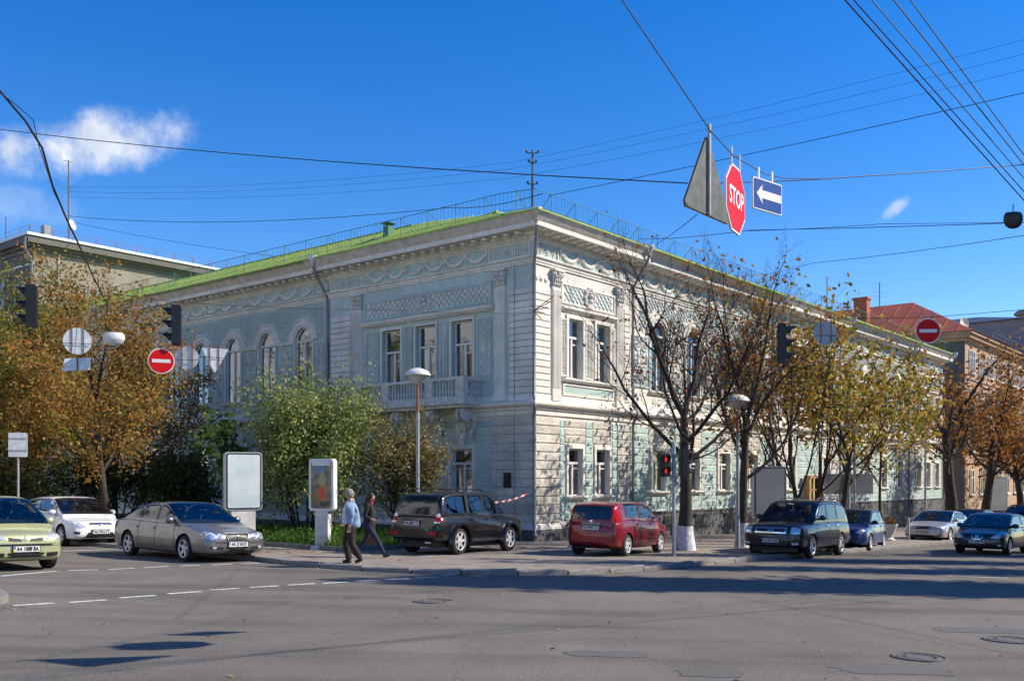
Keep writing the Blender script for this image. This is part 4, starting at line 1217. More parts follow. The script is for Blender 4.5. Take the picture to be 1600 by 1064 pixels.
# mauve building behind it
mo = at(1578, 760, 108); mo.z = gz(mo.x, mo.y)
mb_ = empty('mansard_house', mo, ANG, 'mauve house with dark roof rising behind the beige block', 'building')
zo = EYE - mo.z
b = MB(); b.box((-2, -2, -1), (30, 22, zo + 17.4)); b.box((4, -4, -1), (12, -2, zo + 16.2)); b.build('wall', M['mauve'], mb_)
b = MB(); b.add([(-2.4, -2.4, zo + 17.4), (30, -2.4, zo + 17.4), (30, 22, zo + 17.4), (-2.4, 22, zo + 17.4), (3, 4, zo + 18.8), (26, 4, zo + 18.8), (26, 16, zo + 18.8), (3, 16, zo + 18.8)], [(0,1,5,4), (1,2,6,5), (2,3,7,6), (3,0,4,7), (4,5,6,7)])
b.add([(3.4, -4.6, zo + 16.2), (12.6, -4.6, zo + 16.2), (12.6, -1.9, zo + 17.9), (3.4, -1.9, zo + 17.9)], [(0,1,2,3)])
b.build('roof', M['slate'], mb_)
tq = MB(); tq.lathe([(1.3, 0), (1.3, 3.0), (1.6, 3.1), (1.6, 3.4), (1.2, 3.7)], 4, (18.6, 2.0, zo + 17.8)); tq.build('roof_tower', M['beige'], mb_)
for k in range(8):
    for z in (13.6, 9.6): simple_window(mb_, BWF, BWG, (1 + k * 3.4, -2.05 if not 4 < 1 + k*3.4 < 12 else -4.05, zo + z - 1), R(180))
    simple_window(mb_, BWF, BWG, (-2.05, 1 + k * 2.6, zo + 13), R(90))

# the far sides of both streets, outside the frame: they stand in the window reflections
M['bouncewall'] = mat('white_bounce_wall', (0.84, 0.82, 0.77), 0.9, var=0.1)  # whitened so that it throws sunlight back on the left facade
def off_block(name, org, nx, ny, h, m, label):
    o = empty(name, (org[0], org[1], gz(*org)), ANG, label, 'building')
    x0, x1 = sorted((0, nx)); y0, y1 = sorted((0, ny))
    b = MB(); b.box((x0, y0, -4), (x1, y1, h)); b.build('wall', M[m], o)
    b = MB(); b.box((x0 - .5, y0 - .5, h), (x1 + .5, y1 + .5, h + .4)); b.build('cornice', M['trim'], o)
    return o
o1 = off_block('light_bounce_house', (-14.3 + DL.x*6, 14.9 + DL.y*6), -14, 52, 17, 'bouncewall', 'unseen white house added across the side street to bounce sunlight')  # out of view, made white and tall to brighten the shaded facade
for k in range(15):
    for z in (1.6, 5.2, 8.8): simple_window(o1, BWF, BWG, (.03, 2 + k * 3.3, z), R(-90))
o2 = off_block('opposite_house', (25.5, 7.4), 75, -13, 13.5, 'mauve', 'mauve house across the main street, right of the picture')
for k in range(22):
    for z in (1.6, 5.2, 8.8): simple_window(o2, BWF, BWG, (2 + k * 3.3, .03, z), R(0))
# ------------------------------------------------------------------ trees, shrubs, grass
def leaf_mat(name, stops, trans=0.45, rough=0.6):
    m = bpy.data.materials.new(name); m.use_nodes = True; t = m.node_tree; t.nodes.clear()
    o = t.nodes.new('ShaderNodeOutputMaterial'); d = t.nodes.new('ShaderNodeBsdfPrincipled'); tr = t.nodes.new('ShaderNodeBsdfTranslucent')
    g = t.nodes.new('ShaderNodeNewGeometry')
    n = noise_node(t, 0.8, 3, 'Object')
    md = t.nodes.new('ShaderNodeMath'); md.operation = 'MULTIPLY_ADD'; md.inputs[1].default_value = 0.48; 
    s2 = t.nodes.new('ShaderNodeMath'); s2.operation = 'MULTIPLY'; s2.inputs[1].default_value = 0.62
    t.links.new(n.outputs['Fac'], s2.inputs[0]); t.links.new(g.outputs['Random Per Island'], md.inputs[0]); t.links.new(s2.outputs[0], md.inputs[2])
    c = ramp(t, md.outputs[0], stops)
    d.inputs['Roughness'].default_value = rough; d.inputs['Specular IOR Level'].default_value = 0.35
    t.links.new(c, d.inputs['Base Color']); t.links.new(c, tr.inputs['Color'])
    x = t.nodes.new('ShaderNodeMixShader'); x.inputs[0].default_value = trans
    t.links.new(d.outputs[0], x.inputs[1]); t.links.new(tr.outputs[0], x.inputs[2]); t.links.new(x.outputs[0], o.inputs[0])
    return m
M['leaf_gold'] = leaf_mat('golden_leaves', [(0.1, (.07, .11, .025)), (0.34, (.17, .17, .035)), (0.5, (.33, .23, .05)), (0.7, (.44, .205, .05)), (0.92, (.36, .12, .035))])
M['leaf_olive'] = leaf_mat('yellowing_leaves', [(0.1, (.06, .10, .02)), (0.35, (.13, .16, .03)), (0.6, (.25, .22, .035)), (0.85, (.36, .24, .04)), (1.0, (.30, .12, .03))])
M['leaf_lilac'] = leaf_mat('lilac_leaves', [(0.1, (.09, .15, .04)), (0.4, (.19, .26, .07)), (0.7, (.32, .36, .11)), (0.92, (.45, .44, .18)), (1.0, (.35, .24, .10))], .35)
M['leaf_brown'] = leaf_mat('browning_shrub_leaves', [(0.1, (.09, .11, .04)), (0.4, (.19, .18, .06)), (0.65, (.32, .27, .10)), (0.85, (.34, .19, .08)), (1.0, (.26, .12, .06))], .35)
M['leaf_dark'] = leaf_mat('dark_shrub_leaves', [(0.1, (.025, .05, .015)), (0.5, (.055, .09, .022)), (0.85, (.12, .15, .035)), (1.0, (.22, .20, .05))])
M['leaf_maple'] = leaf_mat('maple_leaves', [(0.1, (.03, .07, .012)), (0.5, (.06, .12, .02)), (0.85, (.13, .19, .03)), (1.0, (.24, .2, .03))])
M['leaf_chestnut'] = leaf_mat('chestnut_leaves', [(0.1, (.08, .13, .02)), (0.35, (.20, .22, .03)), (0.55, (.42, .31, .04)), (0.75, (.42, .19, .03)), (1.0, (.28, .09, .02))])
M['leaf_rust'] = leaf_mat('rusty_leaves', [(0.1, (.16, .06, .02)), (0.4, (.30, .12, .03)), (0.7, (.36, .17, .035)), (1.0, (.20, .05, .025))])
M['leaf_red'] = leaf_mat('last_red_leaves', [(0.1, (.16, .05, .025)), (0.5, (.26, .08, .03)), (1.0, (.32, .12, .03))])
M['grass'] = leaf_mat('grass_blades', [(0.1, (.03, .075, .012)), (0.5, (.06, .15, .02)), (0.85, (.13, .24, .03)), (1.0, (.26, .26, .06))], .4)
M['litter'] = leaf_mat('fallen_leaves', [(0.1, (.12, .06, .025)), (0.5, (.30, .16, .05)), (0.9, (.42, .28, .08)), (1.0, (.2, .1, .04))], .1)

def grow(seed, spec):
    """spec: trunk height, per-level tuples (children, length, angle deg, wiggle, up, segs) -> branches, tips"""
    rn = random.Random(seed)
    out, tips = [], []
    def rv(): return Vector((rn.gauss(0, 1), rn.gauss(0, 1), rn.gauss(0, 1)))
    levels = spec['levels']
    def rec(p, d, L, r, lev):
        ch, lr, ang, wig, up, ns = levels[lev]
        pts, rad = [p.copy()], [r]; ds = [d.copy()]
        end = 0.5 if lev == 0 else 0.3
        for i in range(ns):
            d = (d + rv() * wig + Vector((0, 0, up))).normalized()
            p = p + d * (L / ns)
            pts.append(p.copy()); rad.append(r * (1 - (1 - end) * (i + 1) / ns)); ds.append(d.copy())
        out.append((pts, rad, lev))
        last = lev == len(levels) - 1
        if lev >= spec.get('leaf_from', len(levels) - 2):
            for q in pts[1:]: tips.append(q)
        if last: return
        f0 = spec['first'] if lev == 0 else 0.22
        az0 = rn.uniform(0, 6.28)
        n = ch if lev == 0 else max(1, int(ch * min(1.25, L / (spec['levels'][lev-1][1] if lev else L)) + rn.uniform(-.5, 1)))
        n = ch if lev == 0 else max(1, round(ch * rn.uniform(.75, 1.25)))
        for k in range(n):
            f = f0 + (1 - f0) * (k + rn.uniform(.1, .9)) / n
            x = f * ns; i = min(int(x), ns - 1); q = pts[i].lerp(pts[i+1], x - i); dd = ds[i+1]
            a = az0 + k * 2.4 + rn.uniform(-.5, .5)
            o_ = dd.orthogonal().normalized(); w_ = dd.cross(o_)
            th = R(ang) * rn.uniform(.7, 1.25)
            nd = dd * math.cos(th) + (o_ * math.cos(a) + w_ * math.sin(a)) * math.sin(th)
            cl = levels[lev+1][1] * rn.uniform(.7, 1.2) * (1.15 - .55 * f if lev else 1.2 - .45 * f)
            rr = max(.004, (rad[i] + (rad[i+1]-rad[i])*(x-i)) * (.5 if lev == 0 else .5))
            rec(q, nd, cl, rr, lev + 1)
        if lev == 0:
            for _ in range(spec.get('leaders', 2)):
                nd = (ds[-1] + rv() * .25).normalized()
                rec(pts[-1], nd, levels[1][1] * rn.uniform(.85, 1.1), rad[-1] * .8, 1)
        else:
            rec(pts[-1], ds[-1], levels[lev+1][1] * .8, rad[-1], lev + 1)
    stems = spec.get('stems', 1)
    for s_ in range(stems):
        if stems == 1: d = Vector((spec.get('lean', (0, 0))[0], spec.get('lean', (0, 0))[1], 1)).normalized(); p = Vector((0, 0, -.1))
        else:
            a = 2 * math.pi * s_ / stems + rn.uniform(-.4, .4); d = Vector((.38 * math.cos(a), .38 * math.sin(a), 1)).normalized(); p = Vector((.14 * math.cos(a), .14 * math.sin(a), -.1))
        rec(p, d, spec['trunk'] * (1 if stems == 1 else rn.uniform(.8, 1.1)), spec['r'], 0)
    return out, tips
def leaves_np(P, size, seed, flat=.0, jitter=.15, aspect=.62):
    rg = np.random.default_rng(seed); n = len(P)
    P = P + rg.normal(0, jitter, (n, 3))
    d = rg.normal(0, 1, (n, 3)); d[:, 2] -= .35; d /= np.linalg.norm(d, axis=1)[:, None]
    q = rg.normal(0, 1, (n, 3)); q -= d * (q * d).sum(1)[:, None]; q /= np.linalg.norm(q, axis=1)[:, None]
    nn = np.cross(d, q)
    s = size * rg.uniform(.65, 1.3, (n, 1))
    a = P; b_ = P + d * s * .5 + q * s * aspect * .5 + nn * s * .10; c = P + d * s; e = P + d * s * .5 - q * s * aspect * .5 + nn * s * .10
    return np.stack([a, b_, c, e], 1).reshape(-1, 3)
def tree(name, label, loc, spec, seed, size, leafmat, nleaf, leafsize, jitter=.15, group=None, wash=0, tips_filter=None, cat='tree', crown_name='crown', shrub=False, clump=3.2):
    """size: (half width, height) the whole tree is fitted to"""
    br, tips = grow(seed, spec)
    allp = np.array([tuple(q) for pts, _, lv in br for q in pts])
    hw = np.percentile(np.abs(allp[:, :2]), 97); hh = allp[:, 2].max()
    sx, sz = size[0] / hw, size[1] / hh
    f = lambda q: Vector((q.x * sx, q.y * sx, q.z * sz))
    root = empty(name, loc, 0, label, cat, group)
    tk, bw = MB(), MB()
    for pts, rad, lv in br:
        nside = 9 if lv == 0 else (6 if lv == 1 else (4 if lv == 2 else 3))
        pp = [f(q) for q in pts]; rr = list(rad)
        if lv == 0 and not shrub: rr = [r * (1.0 + .35 * max(0, 1 - i * 1.2)) for i, r in enumerate(rr)]
        (tk if lv == 0 else bw).tube(pp, rr, nside, False)
    t_ = tk.build('trunk', M['bark'], root, 60)
    o = bw.build('branches', M['twig'] if not shrub else M['bark'], root, 60)
    if wash:
        pts, rad, _ = br[0]; b = MB(); zs = []; n = 7
        pp = [f(q) for q in pts]
        def at_z(z):
            for p0, p1 in zip(pp[:-1], pp[1:]):
                if p0.z <= z <= p1.z: k = (z - p0.z) / (p1.z - p0.z); return p0.lerp(p1, k)
            return pp[0]
        ring_ = [at_z(.0 + wash * k / n) for k in range(n + 1)]
        b.tube(ring_, [rad[0] * (1.37 - .33 * min(1, k / n * 1.1)) + .004 for k in range(n + 1)], 12, False); b.build('whitewash', M['limewash'], root, 60)
    if nleaf:
        P = np.array([tuple(f(q)) for q in tips])
        if tips_filter is not None: P = P[tips_filter(P)]
        rg = np.random.default_rng(seed + 5)
        # leaves hang in clumps round some of the twigs
        w = rg.uniform(.15, 1, len(P)) ** clump
        P = P[rg.choice(len(P), nleaf, p=w / w.sum())]
        V = leaves_np(P, leafsize, seed, jitter=jitter)
        c = bpy.data.objects.new(crown_name, mesh_np(crown_name, V, 4, M[leafmat])); link(c, root); c['kind'] = 'stuff'
    return root
LEAFY = dict(trunk=3.0, r=.16, first=.35, leaders=2, levels=[(9, 3, 55, .05, .02, 6), (7, 2.2, 48, .10, .03, 5), (6, 1.1, 45, .14, .02, 4), (4, .5, 45, .18, -.02, 2)])
BARE = dict(trunk=3.6, r=.24, first=.55, leaders=3, levels=[(7, 3.6, 50, .035, .03, 6), (7, 3.4, 40, .09, .10, 6), (7, 1.6, 42, .12, .09, 5), (6, .75, 40, .14, .10, 3), (3, .35, 36, .15, .10, 2)])
OPEN = dict(trunk=2.2, r=.15, first=.5, leaders=2, levels=[(5, 3.0, 40, .05, .04, 6), (5, 3.4, 36, .09, .09, 6), (5, 1.7, 42, .12, .07, 4), (4, .8, 42, .14, .06, 3), (2, .35, 36, .15, .08, 2)])
SHRUB = dict(trunk=1.5, r=.05, first=.25, leaders=2, stems=6, levels=[(5, 1.5, 36, .07, .06, 5), (6, 1.2, 40, .10, .05, 4), (6, .6, 42, .14, .03, 3), (3, .3, 42, .15, 0, 2)])
def G0(px, py): v = on_ground(px, py); v.z += .1; return v
def stand(x, y, dz=.1): return Vector((x, y, gz(x, y) + dz))
# left: golden trees in the bed
TG = 'golden autumn trees in the bed on the left'
tree('autumn_tree', 'golden-orange autumn tree with bare reddish trunk behind the white car', stand(-14.9, 36.2, .17), dict(LEAFY, lean=(-.05, .0)), 11, (3.7, 10.4), 'leaf_gold', 18000, .14, .2, TG)
tree('autumn_tree', 'tall olive and yellow autumn tree at the left edge behind the square sign', stand(-20.6, 39.0, .17), dict(LEAFY, first=.12), 12, (4.4, 10.9), 'leaf_olive', 26000, .155, .28, TG)
tree('autumn_tree', 'dense dark olive tree at the far left under the grey block', stand(-24.0, 39.5, .1), dict(LEAFY, first=.08, trunk=2.2), 13, (4.2, 9.2), 'leaf_olive', 12000, .2, .3, TG)
tree('autumn_tree', 'yellowing tree between the grey block and the museum eave', stand(-18.2, 44.6, .17), LEAFY, 14, (3.8, 11.0), 'leaf_gold', 15000, .15, .25, TG)
tree('young_maple', 'slender green maple sapling left of the blank lightbox', stand(-9.9, 35.0, .17), dict(SHRUB, stems=1, r=.05, trunk=3), 15, (1.0, 4.5), 'leaf_maple', 700, .24, .1)
for i, (x, y, h, w) in enumerate(((-16.6, 41.0, 3.6, 2.3), (-13.2, 39.4, 3.4, 1.1), (-20.0, 37.6, 3.0, 2.3), (-24.4, 38.6, 3.4, 2.4))):
    lab = ['dark leafy shrub against the museum wall behind the golden tree', 'dark shrub with thin stems behind the grey saloon', 'dark shrub in the shade behind the white car', 'low dark shrub at the left edge behind the green car'][i]
    tree('shrub', lab, stand(x, y, .17), SHRUB, 30 + i, (w, h), 'leaf_dark', 5200, .16, .2, 'dark shrubs in the bed', cat='shrub', crown_name='foliage', shrub=True)
tree('lilac_shrub', 'large pale green shrub behind the poster lightbox', stand(-6.9, 32.6, .17), dict(SHRUB, stems=8), 21, (1.8, 6.1), 'leaf_lilac', 22000, .125, .2, 'big shrubs before the left facade', cat='shrub', crown_name='foliage', shrub=True)
tree('lilac_shrub', 'browning shrub around the street lamp behind the black off-roader', stand(-3.7, 32.9, .17), dict(SHRUB, stems=7), 22, (1.2, 4.6), 'leaf_brown', 8000, .115, .16, 'big shrubs before the left facade', cat='shrub', crown_name='foliage', shrub=True)
# right: street trees along the kerb
TR = 'street trees along the right pavement'
low = lambda zmin: (lambda P: P[:, 2] > zmin)
tree('street_tree', 'nearly bare tree with white-washed trunk beside the red car', stand(5.55, 31.2), dict(BARE, lean=(-.02, 0)), 41, (3.6, 11.0), 'leaf_red', 420, .15, .05, TR, wash=.8)
tree('street_tree', 'bare tree with white-washed foot and orange leaves left of the dark front-parked off-roader', stand(8.05, 34.2), dict(BARE, trunk=3.2, r=.2), 42, (3.3, 11.4), 'leaf_rust', 1100, .17, .12, TR, wash=.85)
tree('street_tree', 'forked tree with yellow-green chestnut leaves behind the dark off-roader', stand(11.6, 39.6), dict(OPEN, stems=3, r=.13), 43, (3.7, 11.6), 'leaf_chestnut', 3600, .22, .18, TR, tips_filter=lambda P: P[:, 2] < 10.4)
tree('street_tree', 'leaning tree with green and yellow leaves before the blank hoarding', stand(14.4, 43.2), dict(OPEN, trunk=2.8, r=.19, lean=(.2, -.05)), 44, (3.7, 11.0), 'leaf_chestnut', 3000, .23, .18, TR, tips_filter=lambda P: P[:, 2] < 9.4)
tree('street_tree', 'thin young tree between the hoarding and the silver car', stand(17.9, 47.5), dict(BARE, trunk=4.2, r=.09, levels=BARE['levels'][:4]), 45, (2.8, 9.4), 'leaf_chestnut', 2000, .22, .2, TR)
tree('street_tree', 'thick dark bare trunk with heavy limbs behind the silver car', stand(25.3, 56.5), dict(OPEN, trunk=4.5, r=.40, first=.45), 46, (5.0, 11.6), 'leaf_rust', 700, .26, .2, TR)
tree('street_tree', 'dark forked trunk with brown foliage before the beige block', stand(29.2, 60.5), dict(OPEN, trunk=4.0, r=.33, first=.45, lean=(.1, 0)), 47, (4.6, 12.0), 'leaf_rust', 1700, .26, .25, TR)
tree('street_tree', 'rust-brown leafy tree farthest right along the street', stand(35.5, 68.0), dict(BARE, trunk=4.4, r=.3), 48, (5.0, 10.4), 'leaf_rust', 3600, .3, .3, TR)
tree('street_tree', 'brown tree far down the street beneath the beige facade', stand(42.5, 80.0), dict(BARE, trunk=4.4, r=.3, levels=BARE['levels'][:4]), 49, (5.2, 10.4), 'leaf_rust', 5200, .34, .35, TR)
# trees on the opposite pavement, out of the picture, that throw the shade across the road
OT = 'trees on the opposite pavement casting shade on the road'
for i, (x, y, hw, h, n, ls) in enumerate([(22.0, 20.5, 1.35, 20.5, 9000, .45), (28.0, 21.0, 1.25, 23.0, 8000, .45), (30, 25.9, .9, 24, 4200, .4), (36.0, 29.3, 1.1, 27, 4200, .4), (43, 33.4, 1.5, 26, 3600, .4), (49.0, 38.0, 2.0, 27, 3600, .4)]):
    tree('opposite_tree', ['dense tall tree nearest the crossing on the opposite pavement', 'dense tall tree just behind the nearest one on the opposite pavement', 'slim tall tree third from the crossing on the opposite pavement', 'slim tall tree fourth from the crossing on the opposite pavement', 'tall tree fifth from the crossing on the opposite pavement', 'farthest tall tree on the opposite pavement'][i], stand(x, y), dict(LEAFY, trunk=7, r=.25), 60 + i, (hw, h), 'leaf_olive', n, ls, .35, OT)
# grass and weeds in the bed, fallen leaves
def in_poly(x, y, poly):
    ins = np.zeros(len(x), bool); n = len(poly)
    for i in range(n):
        x0, y0 = poly[i]; x1, y1 = poly[(i+1) % n]
        c = ((y0 > y) != (y1 > y)) & (x < (x1 - x0) * (y - y0) / (y1 - y0 + 1e-12) + x0); ins ^= c
    return ins
bedpoly = list(reversed(bed_l)) + BED + [off((-0.5, 36.3), DL, 33)]
rg = np.random.default_rng(3)
n = 90000
x = rg.uniform(-18, -1.3, n); y = rg.uniform(27.4, 44, n)
k = in_poly(x, y, bedpoly); x, y = x[k], y[k]
# denser and taller towards the front edge
fr_ = ((x + 4.9) * DR.x + (y - 27.6) * DR.y)
keep = rg.uniform(0, 1, len(x)) < np.where(fr_ < 5, 1, .45); x, y = x[keep], y[keep]
nb = len(x); h = rg.uniform(.10, .34, nb) * (0.6 + .8 * (np.sin(x * 1.7) * np.sin(y * 1.3) > .1)); a = rg.uniform(0, 6.28, nb); ln = rg.uniform(.05, .22, nb); w = rg.uniform(.012, .026, nb)
z = -(0.018 * x + 0.016 * y) + .17
B = np.stack([x, y, z], 1); S = np.stack([np.cos(a), np.sin(a), 0*a], 1) * w[:, None]; T = np.stack([-np.sin(a) * ln, np.cos(a) * ln, h], 1)
V = np.stack([B - S, B + S, B + T], 1).reshape(-1, 3)
o = bpy.data.objects.new('grass', mesh_np('grass', V, 3, M['grass'])); link(o); tag(o, 'uneven green grass in the bed before the left facade', 'grass', kind='stuff')
# broad weeds along the bed's edge
P = np.stack([x, y, z], 1)[(fr_[keep] < 2.6) & (x < -5.2)]
P = P[rg.choice(len(P), 5200)]; P[:, 2] += rg.uniform(.02, .42, len(P))
o = bpy.data.objects.new('weeds', mesh_np('weeds', leaves_np(P, .13, 8, jitter=.06), 4, M['grass'])); link(o); tag(o, 'broad-leaved weeds crowding the kerb of the bed', 'weeds', kind='stuff')
def litter(name, label, pts, size, seed, dz):
    P = np.array(pts); rg = np.random.default_rng(seed); n = len(P)
    P = np.c_[P, -(0.018 * P[:, 0] + 0.016 * P[:, 1]) + dz]
    a = rg.uniform(0, 6.28, n); s = size * rg.uniform(.5, 1.3, n); d = np.stack([np.cos(a)*s, np.sin(a)*s, rg.uniform(0, .35, n)*s], 1); q = np.stack([-np.sin(a)*s*.6, np.cos(a)*s*.6, rg.uniform(0, .3, n)*s], 1)
    V = np.stack([P - d*.5, P + q*.5, P + d*.5, P - q*.5 + [[0, 0, .006]]], 1).reshape(-1, 3)
    o = bpy.data.objects.new(name, mesh_np(name, V, 4, M['litter'])); link(o); tag(o, label, 'leaves', kind='stuff')
rr_ = np.random.default_rng(9)
L_ = []
for (cx, cy, sx, sy, n) in ((-5.2, 26.6, 1.6, .35, 130), (-4.2, 28.3, .5, .8, 50), (-8.0, 28.6, 2.0, .6, 90), (2.6, 24.6, 2.5, 1.3, 60), (5.6, 30.6, 1.6, 1.2, 110), (-12, 32, 2.2, .6, 60), (12, 36, 3, 4, 120), (8, 31.5, 1.2, 2, 60)):
    L_ += [(cx + rr_.normal(0, sx), cy + rr_.normal(0, sy)) for _ in range(n)]
L_ = [p_ for p_ in L_ if in_poly(np.array([p_[0]]), np.array([p_[1]]), KERB + [(90, 130), (-60, 130)])[0]]
litter('fallen_leaves', 'fallen brown leaves scattered over the pavement', L_, .10, 5, .112)
L_ = [(rr_.uniform(-9, 12), rr_.uniform(9, 21)) for _ in range(120)] + [(a_[0] + rr_.normal(0, .12), a_[1] - abs(rr_.normal(0, .14)) - .05) for a_ in arc for _ in range(7)] + [(-7.35 + rr_.normal(0, .25), 13.7 + rr_.normal(0, .35)) for _ in range(30)]
litter('leaves_on_road', 'a few fallen leaves strewn over the asphalt', L_, .08, 6, .008)
# ------------------------------------------------------------------ vehicles
def paint(name, col, metal=0.35, rough=0.32):
    m, t, p = new_mat(name)
    n = noise_node(t, 3.0, 4); d = noise_node(t, 14.0, 4)
    c = mulc(t, col, ramp(t, n.outputs['Fac'], [(0.3, (.9,)*3), (0.7, (1.06,)*3)]))
    t.links.new(c, p.inputs['Base Color'])
    p.inputs['Metallic'].default_value = metal
    r_ = ramp(t, d.outputs['Fac'], [(0.3, (rough*.8,)*3), (0.7, (rough*1.3,)*3)]); t.links.new(r_, p.inputs['Roughness'])
    p.inputs['Coat Weight'].default_value = 0.7; p.inputs['Coat Roughness'].default_value = 0.06
    return m
M['tint'] = mat('tinted_car_glass', (0.022, 0.032, 0.036), 0.04, var=0.3, scale=2.5, spec=0.9)
M['seat'] = mat('seat_fabric', (0.055, 0.055, 0.058), 0.9, var=0.2)
M['lamp'] = mat('headlamp_lens', (0.62, 0.65, 0.68), 0.12, 0.35, var=0.35, scale=16)
M['bulb'] = mat('headlamp_bulb', (0.85, 0.87, 0.9), 0.08, 0.8, var=0)
M['taillamp'] = mat('tail_lamp', (0.45, 0.012, 0.012), 0.15, var=0.2)
M['amber'] = mat('amber_lamp', (0.75, 0.22, 0.02), 0.2, var=0)
M['plate'] = mat('number_plate', (0.72, 0.72, 0.70), 0.45, var=0.1)
M['ink'] = mat('plate_lettering', (0.01, 0.01, 0.012), 0.5, var=0)
M['plateblue'] = mat('plate_blue', (0.02, 0.08, 0.4), 0.45, var=0)
M['plateyellow'] = mat('plate_yellow', (0.75, 0.5, 0.02), 0.45, var=0)
def hermite(xs, ys, x):
    xs, ys = np.array(xs, float), np.array(ys, float)
    d = np.diff(ys) / np.diff(xs); m = np.zeros(len(xs)); m[1:-1] = np.where(d[1:] * d[:-1] > 0, 2 * d[1:] * d[:-1] / (d[1:] + d[:-1] + 1e-12), 0); m[0], m[-1] = d[0], d[-1]
    i = np.clip(np.searchsorted(xs, x) - 1, 0, len(xs) - 2); h = xs[i+1] - xs[i]; t = (np.clip(x, xs[0], xs[-1]) - xs[i]) / h
    return (2*t**3 - 3*t**2 + 1) * ys[i] + (t**3 - 2*t**2 + t) * h * m[i] + (-2*t**3 + 3*t**2) * ys[i+1] + (t**3 - t**2) * h * m[i+1]
CARS = []
class Car:
    def __init__(s, name, label, cat, pos, head, col, st, W, gh, wheels, dz=0.0, group='parked cars', metal=.35, tumble=.30, spokes=6):
        s.root = empty(name, (0, 0, 0), 0, label, cat, group)
        nrm = Vector((0.018, 0.016, 1)).normalized()
        f = Vector((head[0], head[1], 0)); f = (f - nrm * f.dot(nrm)).normalized(); l = nrm.cross(f)
        m = Matrix((f, l, nrm)).transposed().to_4x4(); m.translation = Vector((pos[0], pos[1], gz(*pos) + dz)); s.root.matrix_world = m
        s.paint = paint(name + '_paint', col, metal); s.W = W / 2; s.st = st; s.gh = gh; s.tum = tumble
        X = [q[0] for q in st]
        s.w = lambda x: float(hermite(X, [q[1] for q in st], np.array([x]))[0]) * s.W
        s.zb = lambda x: float(hermite(X, [q[2] for q in st], np.array([x]))[0])
        s.zt = lambda x: float(hermite(X, [q[3] for q in st], np.array([x]))[0])
        s.rz = lambda x: float(hermite([q[0] for q in gh], [q[1] for q in gh], np.array([x]))[0])
        s.x0, s.x1 = X[0], X[-1]
        s.holes = []; s.sideholes = []; s.body(wheels); s.cabin(False); s.wheels(wheels, spokes); CARS.append(s)
    def body(s, wheels):
        b = MB(); xs = sorted(set([s.x0 + (s.x1 - s.x0) * k / 56 for k in range(57)] + [q[0] for q in s.st])); rings = []
        for x in xs:
            w, zb, zt = s.w(x), s.zb(x), s.zt(x); h = zt - zb
            half = [(0, zb), (w*.80, zb), (w*.955, zb + .06*h), (w*.985, zb + .18*h), (w, zb + .40*h), (w*.995, zb + .58*h), (w*.985, zb + .66*h), (w*.965, zb + .84*h), (w*.925, zb + .945*h), (w*.84, zt - .004), (w*.55, zt + .016), (0, zt + .024)]
            rings.append([(x, y, z) for y, z in half] + [(x, -y, z) for y, z in reversed(half[1:-1])])
        n = len(rings[0])
        b.add([p for r in rings for p in r], [(i*n+k, i*n+(k+1) % n, (i+1)*n+(k+1) % n, (i+1)*n+k) for i in range(len(rings)-1) for k in range(n)] + [tuple(range(n))[::-1], tuple((len(rings)-1)*n + k for k in range(n))])
        me = b.mesh('body', [s.paint, M['black']], None, True)
        o = bpy.data.objects.new('body', me); link(o)
        c = MB(); c.cur = 1
        for x, r, z in wheels[:2]:
            for sd in (-1, 1): c.lathe([(r + .055, sd*(s.W - .30)), (r + .055, sd*(s.W + .3))], 28, (x, 0, z), 'y')
        cm = c.mesh('arch_cutter', [s.paint, M['black']], None, True); co = bpy.data.objects.new('arch_cutter', cm); link(co)
        md = o.modifiers.new('arches', 'BOOLEAN'); md.operation = 'DIFFERENCE'; md.object = co; md.solver = 'EXACT'
        dg = bpy.context.evaluated_depsgraph_get(); me2 = bpy.data.meshes.new_from_object(o.evaluated_get(dg))
        bpy.data.objects.remove(o); bpy.data.objects.remove(co)
        me2.polygons.foreach_set('use_smooth', [True] * len(me2.polygons)); me2.set_sharp_from_angle(angle=R(32))
        a_, c_ = s.gh[0][0] + .12, s.gh[-1][0] - .02
        for pl_ in me2.polygons:                # the floor of the cabin is dark trim
            c = pl_.center
            if a_ < c.x < c_ and pl_.normal.z > .5 and c.z > s.zt(c.x) - .05 and abs(c.y) < s.wb(c.x) * .96: pl_.material_index = 1
        s.bo = link(bpy.data.objects.new('body', me2), s.root)
        bm = bmesh.new(); bm.from_mesh(me2); s.bvh = BVHTree.FromBMesh(bm); bm.free()
        # underside so that no light shows through
        u = MB(); u.box((s.x0 + .35, -s.W*.72, .2), (s.x1 - .35, s.W*.72, .45)); u.build('underbody', M['black'], s.root)
    def wside(s, x, z): return s.wb(x) - s.tum * max(0, z - s.zt(x))
    def wb(s, x): return s.w(x) * .925
    def sect(s, x):
        zb = s.zt(x) - .03; rz = max(s.rz(x), zb + .01); ze = zb + (rz - zb) * .84
        we = s.wside(x, ze); zl = min(zb + .075, zb + (ze - zb)*.4); zm = (zl + ze)/2; pts = [(s.wb(x), zb), (s.wside(x, zl), zl), (s.wside(x, zm), zm), (we, ze)]
        for q in (.2, .42, .66, 1.0): pts.append((we * (1 - q**2.3), ze + (rz - ze) * (1 - (1-q)**2.3)))
        return pts
